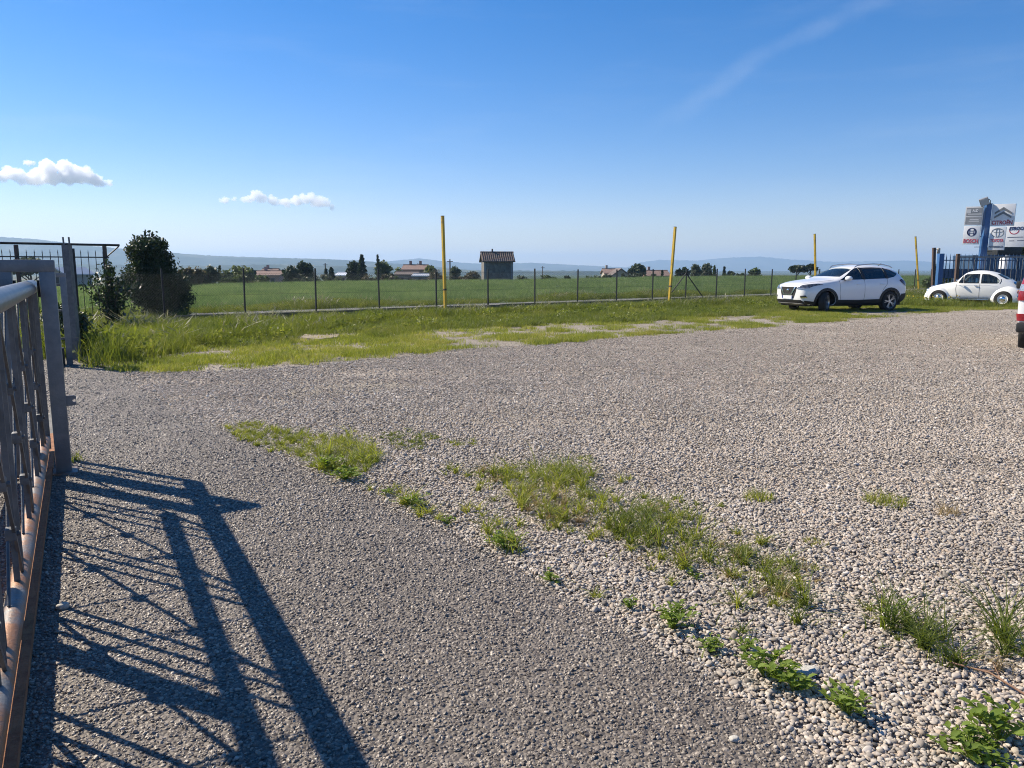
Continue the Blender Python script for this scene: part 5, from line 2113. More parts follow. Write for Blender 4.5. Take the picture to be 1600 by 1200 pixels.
M['leaf_gloss'] = leafmat('glossy shrub leaf', [(0.012, 0.024, 0.010), (0.025, 0.045, 0.016), (0.05, 0.075, 0.028)], trans=0.18, rough=0.42, var_scale=2.5, spec=0.4)
M['bark'] = pm('bark', (0.06, 0.045, 0.035), (0.10, 0.08, 0.06), 8, 0.95, 0, 0.6, 20)


def blob_cloud(blobs, n, shell=0.55):
    """points in a union of ellipsoid blobs (x,y,z,rx,ry,rz), denser towards the outside, ragged"""
    vol = np.array([b[3] * b[4] * b[5] for b in blobs]) ** 0.72
    k = rng.choice(len(blobs), n, p=vol / vol.sum())
    B = np.array(blobs)[k]
    d = rng.normal(size=(n, 3))
    d /= np.linalg.norm(d, axis=1)[:, None]
    r = shell + (1 - shell) * rng.random(n) ** 0.6
    r *= 1 + 0.14 * rng.normal(size=n)
    return B[:, :3] + d * B[:, 3:] * r[:, None]


def crown_points(kind, W, H, n):
    w = W / 2
    bl = []
    rr = random.Random(int(W * 971 + H * 377))
    if kind == 'round':
        for i in range(16):
            a = rr.random() * 6.283
            q = rr.random() ** 0.6
            z = H * rr.uniform(0.30, 0.86)
            k = math.sqrt(max(0.05, 1 - ((z / H - 0.5) / 0.5) ** 2))
            s = w * rr.uniform(0.26, 0.48)
            bl.append((math.cos(a) * (w - s) * q * k, math.sin(a) * (w - s) * q * k, z, s, s, s * rr.uniform(0.6, 0.95) * min(1.2, H / W)))
        bl.append((0, 0, H * 0.55, w * 0.7, w * 0.7, H * 0.38))
        return blob_cloud(bl, n)
    if kind == 'scrub':
        for i in range(22):
            x = rr.uniform(-1, 1)
            s = rr.uniform(0.12, 0.26) * min(W, H * 1.3)
            z = H * rr.uniform(0.15, 0.95 - 0.25 * abs(x)) - s * 0.4
            bl.append((x * (w - s), rr.uniform(-0.4, 0.4) * w * 0.5, max(z, s * 0.6), s, s, s * rr.uniform(0.7, 1.1)))
        return blob_cloud(bl, n, 0.3)
    if kind == 'spruce':
        z = H * (0.06 + 0.94 * rng.random(n) ** 1.15)
        t = 1 - z / H
        layer = 0.78 + 0.22 * np.cos(z / H * 2 * np.pi * 9 + rng.normal(0, 0.5, n))
        r = w * (t ** 0.62) * layer * np.sqrt(0.25 + 0.75 * rng.random(n))
        a = rng.random(n) * 6.283
        return np.stack([r * np.cos(a), r * np.sin(a), z - r * 0.18], 1)
    if kind == 'thin_spruce':
        z = H * (0.05 + 0.95 * rng.random(n))
        t = 1 - z / H
        layer = np.clip(np.cos(z / H * 2 * np.pi * 7), 0, 1) * 0.75 + 0.25
        r = w * (t ** 0.8) * layer * np.sqrt(rng.random(n))
        a = rng.random(n) * 6.283
        return np.stack([r * np.cos(a), r * np.sin(a), z - r * 0.1], 1)
    if kind == 'cypress':
        z = H * (0.04 + 0.96 * rng.random(n))
        t = z / H
        r = w * np.clip(np.minimum(t * 6, (1 - t) ** 0.6 * 1.3), 0, 1) * np.sqrt(0.4 + 0.6 * rng.random(n))
        a = rng.random(n) * 6.283
        return np.stack([r * np.cos(a), r * np.sin(a), z], 1)
    if kind == 'umbrella':
        for i in range(20):
            a = rr.random() * 6.283
            q = math.sqrt(rr.random())
            s = w * rr.uniform(0.2, 0.36)
            bl.append((math.cos(a) * (w - s) * q, math.sin(a) * (w - s) * q, H * (0.90 - 0.28 * q * q) - s * 0.35, s, s, s * 0.55))
        return blob_cloud(bl, n)
    if kind == 'palm':
        P = []
        m_ = 26
        for i in range(m_):
            a = i * 2.4
            el = rr.uniform(-0.2, 1.2)
            L = w * rr.uniform(0.8, 1.15)
            for t in np.linspace(0.05, 1, max(4, n // m_)):
                x = L * t * math.cos(el) if el > 0 else L * t
                z = H * 0.68 + L * t * math.sin(el) * 0.9 - 0.55 * L * t * t
                P.append((x * math.cos(a) + rr.gauss(0, 0.03 * L), x * math.sin(a) + rr.gauss(0, 0.03 * L), z + rr.gauss(0, 0.03 * L)))
        return np.array(P)
    raise ValueError(kind)


def tree(name, kind, px0, px1, ytop, Y, mat, label, n=1300, leaf=None, cat_='tree', group=None, base=None):
    a, b = PY(px0, ytop, Y), PY(px1, ytop, Y)
    W = b.x - a.x
    cx = (a.x + b.x) / 2
    z0 = zg(cx, Y) if base is None else base
    H = a.z - z0
    root = empty(name, (cx, Y, z0), 0, label, cat_, group)
    C = crown_points(kind, W, H * 0.97, n)
    C[:, 2] = np.maximum(C[:, 2], 0.05)
    leaf = leaf or max(0.10, 0.085 * (W * H) ** 0.5)
    v, f = leaf_quads(C, leaf, 1.5, up=0.0)
    link_mesh('crown', np_mesh('crown', v, f), M[mat], root)
    mb = MB()
    r0 = 0.035 * H + 0.03
    top = H * (0.75 if kind in ('round', 'scrub', 'umbrella') else 0.92)
    mb.path([(0, 0, -0.3), (0.02 * W, 0, H * 0.3), (-0.01 * W, 0.01, top)], r0, 8, r0 * 0.3)
    rr = random.Random(int(W * 100))
    for i in range(7 if kind in ('round', 'scrub', 'umbrella') else 0):
        an = rr.random() * 6.283
        z = H * rr.uniform(0.2, 0.5)
        mb.path([(0, 0, z), (math.cos(an) * W * 0.16, math.sin(an) * W * 0.16, z + H * 0.16), (math.cos(an) * W * 0.36, math.sin(an) * W * 0.36, z + H * 0.32)], r0 * 0.45, 6, r0 * 0.12)
    mb.build('trunk', M['bark'], root, 60)
    return root


T = 'trees beyond the field'
tree('umbrella_pine', 'umbrella', 4, 84, 398, 130, 'leaf_olive', 'wide flat-topped pine behind the spiked railing at far left', 2600, 0.55)
tree('scrub_tree', 'scrub', 274, 318, 409, 66, 'leaf_brown', 'brown green budding thicket just right of the big dark bush', 2200, 0.22)
tree('scrub_tree', 'scrub', 300, 346, 412, 68, 'leaf_olive', 'olive thicket with a ragged top at the left field corner', 2200, 0.22)
tree('small_cypress', 'cypress', 340, 346, 414, 110, 'leaf_dark', 'thin dark cypress left of the pale spring tree', 300, 0.25)
tree('scrub_tree', 'scrub', 338, 372, 419, 105, 'leaf_mid', 'low dark trees below the pale spring tree', 1300, 0.3)
tree('broadleaf_tree', 'round', 356, 402, 411.5, 120, 'leaf_light', 'pale green spring tree left of the pink house', 1700, 0.35)
tree('broadleaf_tree', 'round', 386, 402, 417, 128, 'leaf_dark', 'small dark tree tucked against the right of the pale spring tree', 600, 0.35)
tree('broadleaf_tree', 'round', 437, 470, 414, 112, 'leaf_dark', 'dark round tree right of the pink house', 1900, 0.3)
tree('spiky_tree', 'round', 461, 492, 409, 116, 'leaf_dark', 'dark spreading cedar-like tree with a spiky top', 1500, 0.5)
tree('bare_tree', 'scrub', 474, 498, 416, 118, 'leaf_brown', 'bare brownish tree in front of the spiky dark tree', 700, 0.2)
tree('small_cypress', 'cypress', 505, 513, 419, 125, 'leaf_dark', 'left one of two dark cypresses before the white-roofed shed', 350, 0.3)
tree('small_cypress', 'cypress', 511, 524, 417, 126, 'leaf_dark', 'broader right one of two dark cypresses before the white-roofed shed', 600, 0.3)
tree('round_pine', 'round', 537, 566, 405.5, 130, 'leaf_dark', 'dark round-headed pine left of the tall spruce', 1900, 0.35)
tree('spruce_tree', 'spruce', 553, 577, 397, 128, 'leaf_dark', 'tall dark spruce with full skirt right of the round pine', 1900, 0.35)
tree('spruce_tree', 'thin_spruce', 580, 600, 397, 126, 'leaf_dark', 'thin spruce with open tiers left of the broad green tree', 650, 0.28)
tree('broadleaf_tree', 'round', 582, 613, 404.5, 134, 'leaf_mid', 'broad green tree just right of the thin spruce', 1900, 0.35)
tree('bare_tree', 'scrub', 562, 588, 428, 105, 'leaf_brown', 'low brown bush at the field edge under the spruces', 700, 0.22)
tree('broadleaf_tree', 'round', 614, 631, 414.5, 150, 'leaf_light', 'small light green tree left of the farmhouse', 700, 0.35)
tree('hedge_bush', 'scrub', 598, 645, 431, 100, 'leaf_mid', 'low green hedge at the field edge before the barn', 1100, 0.22, 'bush')
tree('broadleaf_tree', 'round', 604, 617, 424, 110, 'leaf_dark', 'round dark bush left of the low barn', 500, 0.28)
tree('broadleaf_tree', 'round', 658, 686, 413.5, 150, 'leaf_light', 'yellow green tree right of the farmhouse roof', 1200, 0.35)
tree('bare_tree', 'scrub', 662, 700, 419, 120, 'leaf_brown', 'wide bare brownish thicket right of the farmhouse', 1300, 0.22)
tree('broadleaf_tree', 'round', 700, 722, 415.5, 118, 'leaf_olive', 'grey green tree just right of the tallest yellow pole', 900, 0.28)
tree('bare_tree', 'scrub', 714, 752, 420, 104, 'leaf_brown', 'bare reddish thicket at the left of the stone hut', 1400, 0.2)
tree('hedge_bush', 'scrub', 804, 828, 430, 98, 'leaf_olive', 'small bush close right of the stone hut', 600, 0.2, 'bush')
tree('hedge_bush', 'scrub', 838, 872, 428.5, 102, 'leaf_mid', 'green bush in the field between hut and next yellow pole', 900, 0.22, 'bush')
tree('hedge_bush', 'round', 880, 893, 430.5, 112, 'leaf_dark', 'small dark bush right of the green bush by the hut', 400, 0.24, 'bush')
tree('hedge_bush', 'scrub', 914, 944, 428, 130, 'leaf_mid', 'low bushes left of the orange tiled houses', 800, 0.3, 'bush')
tree('broadleaf_tree', 'round', 980, 1011, 411, 132, 'leaf_olive', 'round grey green tree between the two groups of far houses', 1900, 0.35)
tree('small_cypress', 'cypress', 1033, 1037, 422, 145, 'leaf_dark', 'small cypress in front of the orange house', 200, 0.3)
tree('spiky_tree', 'scrub', 1054, 1078, 417, 138, 'leaf_dark', 'low dark tree with feathery top by the fence corner', 900, 0.5)
tree('broadleaf_tree', 'round', 1077, 1098, 412, 140, 'leaf_olive', 'left half of the pair of grey green trees beyond the fence corner', 1200, 0.35)
tree('broadleaf_tree', 'round', 1092, 1115, 412, 143, 'leaf_olive', 'right half of the pair of grey green trees beyond the fence corner', 1300, 0.35)
tree('spruce_tree', 'spruce', 1112, 1121, 415, 150, 'leaf_mid', 'small pointed conifer right of the pair of grey green trees', 400, 0.35)
tree('small_cypress', 'cypress', 1129.5, 1134.5, 416.5, 150, 'leaf_dark', 'lone slim cypress standing above the right half of the field', 300, 0.3)
tree('hedge_bush', 'round', 1135, 1150, 423, 150, 'leaf_dark', 'rounded dark bush right of the lone slim cypress', 600, 0.35, 'bush')
tree('broadleaf_tree', 'round', 1170, 1192, 417.5, 155, 'leaf_mid', 'small green tree left of the white car beyond the field', 800, 0.4)
tree('hedge_bush', 'scrub', 1152, 1176, 426, 156, 'leaf_olive', 'low olive bushes left of the small green tree', 500, 0.35, 'bush')
tree('umbrella_pine', 'umbrella', 1230, 1264, 412, 150, 'leaf_dark', 'dark flat-topped pine above the bonnet of the white car', 1700, 0.45)
tree('umbrella_pine', 'umbrella', 1256, 1278, 409.5, 152, 'leaf_dark', 'smaller dark pine touching the yellow pole behind the white car', 1000, 0.45)
tree('small_cypress', 'cypress', 1458.5, 1463, 413, 70, 'leaf_dark', 'left one of two slim cypresses beside the brown rusty post', 300, 0.2)
tree('small_cypress', 'cypress', 1463.5, 1468, 413.5, 71, 'leaf_dark', 'right one of two slim cypresses beside the brown rusty post', 300, 0.2)
tree('broadleaf_tree', 'round', 1568, 1594, 377, 62, 'leaf_mid', 'bushy dark green tree below the wide white sign', 1900, 0.3)
tree('broadleaf_tree', 'round', 1588, 1630, 379, 66, 'leaf_dark', 'dark tree at the right edge below the wide white sign', 1900, 0.35)
tree('hedge_bush', 'scrub', 1440, 1500, 430, 58, 'leaf_mid', 'green bushes behind the blue fence post', 1200, 0.2, 'bush')

tree('hedgerow', 'scrub', 330, 440, 428, 92, 'leaf_mid', 'long ragged hedgerow at the field edge left of the dark round tree', 3600, 0.2, 'hedge')
tree('hedgerow', 'scrub', 440, 560, 428, 96, 'leaf_olive', 'low hedgerow at the field edge below the white-roofed shed', 3600, 0.2, 'hedge')
tree('hedgerow', 'scrub', 560, 752, 428, 100, 'leaf_brown', 'low brownish hedgerow between farmhouse and stone hut', 3600, 0.2, 'hedge')
tree('hedgerow', 'scrub', 920, 1060, 427, 128, 'leaf_olive', 'low hedgerow in front of the orange tiled houses', 3200, 0.26, 'hedge')
tree('hedgerow', 'scrub', 1060, 1215, 426, 144, 'leaf_mid', 'long low hedgerow below the lone slim cypress', 3400, 0.28, 'hedge')


def utility_pole(px, y0, Y, label):
    t = PY(px, y0, Y)
    z0 = zg(t.x, Y)
    root = empty('utility_pole', (t.x, Y, z0), 0, label, 'pole', 'thin utility poles beyond the field')
    MB().tube((0, 0, -0.2), (0, 0, t.z - z0), 0.14, 10, 0.09).build('pole', M['brown_metal'], root, 50)
    MB().box((0, 0, t.z - z0 - 0.35), (0.9, 0.1, 0.1)).build('crossarm', M['brown_metal'], root)


utility_pole(703, 405, 120, 'thin dark utility pole right of the tallest yellow pole')
utility_pole(848, 416, 180, 'thin utility pole standing above the green bush right of the hut')
utility_pole(508, 411, 150, 'thin utility pole above the two dark cypresses')
utility_pole(653, 411, 170, 'utility pole rising over the farmhouse roof')


def big_bush():
    Y = 23.2
    c = PY(243, 480, Y)
    H = PY(243, 366, Y).z
    root = empty('dark_bush', (c.x, Y, 0), 0, 'large dark evergreen bush with upright sprigs behind the chain link fence', 'bush')
    u = Y / 1202
    bl = []
    rr = random.Random(4)
    # outline widths by height
    prof = [(0.1, 1.15), (0.5, 1.24), (0.9, 1.24), (1.3, 1.10), (1.7, 0.86), (2.05, 0.76), (2.35, 0.52)]
    for i in range(70):
        z = rr.uniform(0.25, 2.25)
        w = np.interp(z, [p[0] for p in prof], [p[1] for p in prof])
        s = rr.uniform(0.20, 0.34)
        a = rr.random() * 6.283
        q = rr.random() ** 0.55
        bl.append((math.cos(a) * max(0, w - s) * q - 0.02 + (0.10 if z < 1.2 else -0.08), math.sin(a) * max(0, w - s) * q, z, s, s, s * 1.1))
    bl.append((0.08, 0, 0.9, 0.95, 0.8, 0.85))
    bl.append((-0.05, 0, 1.5, 0.58, 0.58, 0.75))
    C = blob_cloud(bl, 24000, 0.35)
    # sprigs
    S = []
    for (px, yt) in ((205, 384), (209, 372), (222, 371), (227, 363), (233, 364), (238, 365), (247, 377), (255, 377), (260, 383), (266, 396), (271, 400), (199, 392), (215, 378), (243, 372)):
        t = PY(px, yt - 4, Y)
        for k in range(46):
            q = rng.random()
            S.append((t.x - c.x + rng.normal(0, 0.018) * (1.5 - q), rng.normal(0, 0.02), t.z - 0.6 * (1 - q)))
    C = np.concatenate([C, np.array(S)])
    C = C[C[:, 2] > 0.02]
    v, f = leaf_quads(C, 0.062, 1.7, up=0.5)
    link_mesh('foliage', np_mesh('foliage', v, f), M['leaf_dark'], root)
    mb = MB()
    for i in range(9):
        a = i * 0.7
        mb.path([(0.05 * math.cos(a), 0.05 * math.sin(a), -0.05), (0.25 * math.cos(a), 0.25 * math.sin(a), 0.8), (0.4 * math.cos(a), 0.4 * math.sin(a), 1.5)], 0.03, 6, 0.01)
    mb.build('stems', M['bark'], root, 60)


big_bush()


def shrub(px, py, ytop, Y, w, n, size, label, mat='leaf_gloss'):
    c = PY(px, py, Y)
    H = PY(px, ytop, Y).z
    root = empty('leafy_shrub', (c.x, Y, 0), 0, label, 'shrub')
    mb = MB()
    C = []
    rr = random.Random(int(px))
    for i in range(n):
        a = rr.random() * 6.283
        q = rr.random()
        tip = Vector((w * q * math.cos(a), w * q * math.sin(a), H * (0.45 + 0.55 * (1 - q * 0.7) * rr.uniform(0.6, 1.0))))
        mid = Vector((tip.x * 0.35, tip.y * 0.35, tip.z * 0.55))
        mb.path([(0.05 * math.cos(a), 0.05 * math.sin(a), 0), mid, tip], 0.009, 5, 0.004)
        for k in range(34):
            t = rr.uniform(0.25, 1.0)
            p = (Vector((0, 0, 0)).lerp(mid, t * 2) if t < 0.5 else mid.lerp(tip, (t - 0.5) * 2))
            C.append((p.x + rr.gauss(0, 0.05), p.y + rr.gauss(0, 0.05), max(0.05, p.z + rr.gauss(0, 0.05))))
    mb.build('stems', M['bark'], root, 60)
    v, f = leaf_quads(np.array(C), size, 1.7, up=0.3)
    link_mesh('foliage', np_mesh('foliage', v, f), M[mat], root)


shrub(178, 520, 398, 18.2, 0.80, 46, 0.062, 'loose glossy-leaved shrub in front of the large dark bush')
shrub(126, 545, 474, 13.3, 0.45, 22, 0.06, 'low leafy shrub around the foot of the tall leaning post')
shrub(96, 545, 470, 17.5, 0.6, 26, 0.07, 'sprawling leafy shrub seen through the far guide frame')


def flower_plant(px, py, w, h, label):
    c = G(px, py)
    root = empty('flowering_weed', (c.x, c.y, 0), 0, label, 'wildflower')
    n = 90
    b = np.column_stack([rng.normal(0, w * 0.5, n), rng.normal(0, 0.3, n), np.zeros(n)])
    v, f = blades(n, h, 0, 0.012, 0.5, 3, base=b, hvar=0.3)
    C = np.column_stack([rng.normal(0, w * 0.5, 700), rng.normal(0, 0.3, 700), h * rng.random(700) * 0.8])
    link_mesh('foliage', np_mesh('foliage', *cat([(v, f), leaf_quads(C, 0.06, 1.6, 0.3)])), M['grass'], root)
    C = np.column_stack([rng.normal(0, w * 0.42, 60), rng.normal(0, 0.3, 60), h * (0.75 + 0.35 * rng.random(60))])
    link_mesh('flowers', np_mesh('flowers', *leaf_quads(C, 0.055, 1.1)), M['flower'], root)


M['flower'] = pm('yellow flower', (0.62, 0.46, 0.02), (0.55, 0.38, 0.02), 9, 0.7)
flower_plant(1456, 478.5, 1.1, 0.42, 'clump of weeds with yellow flowers in front of the old round white car')

# ------------------------------------------------------------------ vehicles
class Car:
    """a car shell lofted from cross-sections, real window openings, panels laid on its surface.
    Local axes: x forward, y to the car's left, z up; the origin is on the ground at mid wheelbase."""

    def __init__(self, root, stations, thick=0.03, levels=2):
        self.root = root
        V, F = [], []
        n = len(stations[0][1])
        m_ = 2 * n - 2
        for x, half in stations:
            for (y, z) in half: V.append((x, y, z))
            for (y, z) in reversed(half[1:-1]): V.append((x, -y, z))
        k = len(stations)
        for i in range(k - 1):
            for j in range(m_):
                F.append((i * m_ + j, i * m_ + (j + 1) % m_, (i + 1) * m_ + (j + 1) % m_, (i + 1) * m_ + j))
        for e in (0, k - 1):
            # quad strip across the end, so subdivision stays even
            ring_ = [e * m_ + j for j in range(m_)]
            for j in range(n - 1):
                a, b = ring_[j], ring_[j + 1]
                c, d = ring_[(m_ - j - 1) % m_], ring_[(m_ - j) % m_]
                q = []
                for t in (a, b, c, d):
                    if t not in q: q.append(t)
                if len(q) >= 3: F.append(tuple(q))
        me = bpy.data.meshes.new('shell')
        me.from_pydata(V, [], F)
        bm = bmesh.new()
        bm.from_mesh(me)
        bmesh.ops.recalc_face_normals(bm, faces=bm.faces)
        bm.to_mesh(me)
        bm.free()
        o = bpy.data.objects.new('shell', me)
        col.objects.link(o)
        ss = o.modifiers.new('s', 'SUBSURF')
        ss.levels = levels
        ss.render_levels = levels
        self.skin = eval_mesh(o)
        kill(o)
        bm = bmesh.new()
        bm.from_mesh(self.skin)
        self.bvh = BVHTree.FromBMesh(bm)
        bm.free()
        self.thick = thick
        self.cutters = []

    def cut_prism(self, poly, axis, c0, c1):
        fr = {'y': lambda a, b, c: (a, c, b), 'x': lambda a, b, c: (c, a, b), 'z': lambda a, b, c: (a, b, c)}[axis]
        self.cutters.append(MB().prism(poly, c0, c1, fr).mesh('cut'))

    def cut_cyl(self, x, z, r, y0, y1, n=40):
        self.cutters.append(MB().tube((x, y0, z), (x, y1, z), r, n).mesh('cut'))

    def finish(self, mat_, name='body', solid=True):
        o = bpy.data.objects.new('shell', self.skin.copy())
        col.objects.link(o)
        so = o.modifiers.new('so', 'SOLIDIFY')
        so.thickness = self.thick
        so.offset = -1
        tmp = []
        for c in self.cutters:
            t = bpy.data.objects.new('cut', c)
            col.objects.link(t)
            tmp.append(t)
            b = o.modifiers.new('b', 'BOOLEAN')
            b.operation = 'DIFFERENCE'
            b.solver = 'EXACT'
            b.object = t
        me = eval_mesh(o)
        kill(o)
        for t in tmp: kill(t)
        return link_mesh(name, me, mat_, self.root, 38)

    def hit(self, p, axis, sign):
        if axis == 'y': o_, d = Vector((p[0], sign * 4, p[1])), Vector((0, -sign, 0))
        elif axis == 'x': o_, d = Vector((sign * 6, p[0], p[1])), Vector((-sign, 0, 0))
        else: o_, d = Vector((p[0], p[1], 5)), Vector((0, 0, -1))
        r = self.bvh.ray_cast(o_, d)
        if r[0] is None:
            q = self.bvh.find_nearest(o_ + d * (4 - 0.5 if axis == 'y' else 4))
            return q[0], q[1]
        n = r[1]
        if n.dot(d) > 0: n = -n
        return r[0], n

    def patch(self, poly, axis, sign, off=0.006, thick=0.0, step=0.05):
        """mesh of a flat outline laid onto the skin"""
        P = []
        n = len(poly)
        for i in range(n):
            a, b = Vector(poly[i]), Vector(poly[(i + 1) % n])
            k = max(1, int((b - a).length / step))
            for j in range(k): P.append(a.lerp(b, j / k))
        nb = len(P)
        A = np.array([(p.x, p.y) for p in P])
        lo, hi = A.min(0), A.max(0)
        G_ = [(x, z) for x in np.arange(lo[0] + step / 2, hi[0], step) for z in np.arange(lo[1] + step / 2, hi[1], step)]
        if G_:
            Q = np.array(G_)
            Q = Q[in_poly([tuple(p) for p in P], Q)]
            Q = [Vector(q) for q in Q if min(np.hypot(A[:, 0] - q[0], A[:, 1] - q[1])) > step * 0.45]
        else:
            Q = []
        r = delaunay_2d_cdt([Vector((p.x, p.y)) for p in P] + Q, [(i, (i + 1) % nb) for i in range(nb)], [], 1, 1e-6)
        V = []
        N = []
        for v in r[0]:
            h, nn = self.hit((v.x, v.y), axis, sign)
            V.append(h + nn * off)
            N.append(nn)
        F = [tuple(f) for f in r[2]]
        mb = MB()
        if thick:
            k = len(V)
            mb.v = [tuple(v + nn * thick) for v, nn in zip(V, N)] + [tuple(v - nn * 0.004) for v, nn in zip(V, N)]
            mb.f = F + [tuple(reversed([i + k for i in f])) for f in F]
            ec = {}
            for f in F:
                for i in range(len(f)):
                    e = (f[i], f[(i + 1) % len(f)])
                    ec[e] = 1
            for (a, b) in ec:
                if (b, a) not in ec: mb.f.append((a, b, b + k, a + k))
        else:
            mb.v = [tuple(v) for v in V]
            mb.f = F
        return mb

    def lay(self, name, poly, axis, sign, m, off=0.006, thick=0.0, step=0.05, parent=None, smooth=50):
        mb = self.patch(poly, axis, sign, off, thick, step)
        me = bpy.data.meshes.new(name)
        me.from_pydata(mb.v, [], mb.f)
        return link_mesh(name, me, m, parent or self.root, smooth)

    def line(self, name, pts, sign, m, w=0.010, off=0.003, axis='y', parent=None):
        """thin dark gap line along points on the side"""
        V, F = [], []
        P = []
        for a, b in zip(pts, pts[1:]):
            k = max(1, int(math.hypot(b[0] - a[0], b[1] - a[1]) / 0.05))
            for j in range(k): P.append((a[0] + (b[0] - a[0]) * j / k, a[1] + (b[1] - a[1]) * j / k))
        P.append(pts[-1])
        for i, p in enumerate(P):
            q0, q1 = P[max(0, i - 1)], P[min(len(P) - 1, i + 1)]
            t = Vector((q1[0] - q0[0], q1[1] - q0[1])).normalized()
            nx, nz = -t.y * w / 2, t.x * w / 2
            for sg in (-1, 1):
                h, nn = self.hit((p[0] + nx * sg, p[1] + nz * sg), axis, sign)
                V.append(tuple(h + nn * off))
        for i in range(len(P) - 1): F.append((2 * i, 2 * i + 1, 2 * i + 3, 2 * i + 2))
        me = bpy.data.meshes.new(name)
        me.from_pydata(V, [], F)
        return link_mesh(name, me, m, parent or self.root)


def wheel(root, x, y, z, r, w, spokes, m_rim, steer=0.0, cap=None, rim_r=0.66):
    sg = 1 if y > 0 else -1
    wr = bpy.data.objects.new('wheel', None)
    col.objects.link(wr)
    wr.parent = root
    wr.location = (x, y, z)
    wr.rotation_euler = (0, 0, steer + (0 if sg > 0 else math.pi))
    hw = w / 2
    MB().lathe([(r * rim_r, -hw), (r * 0.92, -hw), (r * 0.985, -hw * 0.8), (r, -hw * 0.4), (r, hw * 0.4), (r * 0.985, hw * 0.8), (r * 0.92, hw), (r * rim_r, hw)], (0, 0, 0), 'y', 40).build('tyre', M['tyre'], wr, 40)
    mb = MB()
    mb.lathe([(r * rim_r + 0.004, -hw * 0.9), (r * rim_r - 0.02, -hw * 0.5), (r * rim_r - 0.03, hw * 0.5), (r * rim_r - 0.004, hw * 0.96), (r * rim_r + 0.006, hw * 0.98)], (0, 0, 0), 'y', 40)
    if spokes:
        for i in range(spokes):
            for dl in (-0.16, 0.16):
                a = 2 * math.pi * i / spokes + dl
                a2 = 2 * math.pi * i / spokes + dl * 0.35
                p = Vector((math.cos(a) * r * rim_r * 0.97, hw * 0.75, math.sin(a) * r * rim_r * 0.97))
                q = Vector((math.cos(a2) * r * 0.12, hw * 0.7, math.sin(a2) * r * 0.12))
                mb.bar(q, p, 0.02, 0.03, (0, 1, 0))
        mb.lathe([(0.0, hw * 0.82), (r * 0.15, hw * 0.80), (r * 0.17, hw * 0.5)], (0, 0, 0), 'y', 20)
        mb.build('rim', m_rim, wr, 40)
        MB().lathe([(r * rim_r - 0.03, 0.0), (0.0, 0.0)], (0, 0, 0), 'y', 30).build('brake_disc', M['plastic'], wr)
    else:
        mb.lathe([(r * rim_r - 0.01, hw * 0.55), (r * rim_r * 0.86, hw * 0.45), (r * rim_r * 0.62, hw * 0.62), (r * rim_r * 0.55, hw * 0.7), (0.0, hw * 0.7)], (0, 0, 0), 'y', 36)
        mb.build('rim', m_rim, wr, 40)
        if cap: MB().lathe([(r * rim_r * 0.60, hw * 0.70), (r * rim_r * 0.52, hw * 0.95), (r * rim_r * 0.3, hw * 1.12), (0.0, hw * 1.18)], (0, 0, 0), 'y', 30).build('hub_cap', cap, wr, 60)
    return wr


def mirror_poly(poly):
    return [(-a, b) for a, b in poly]


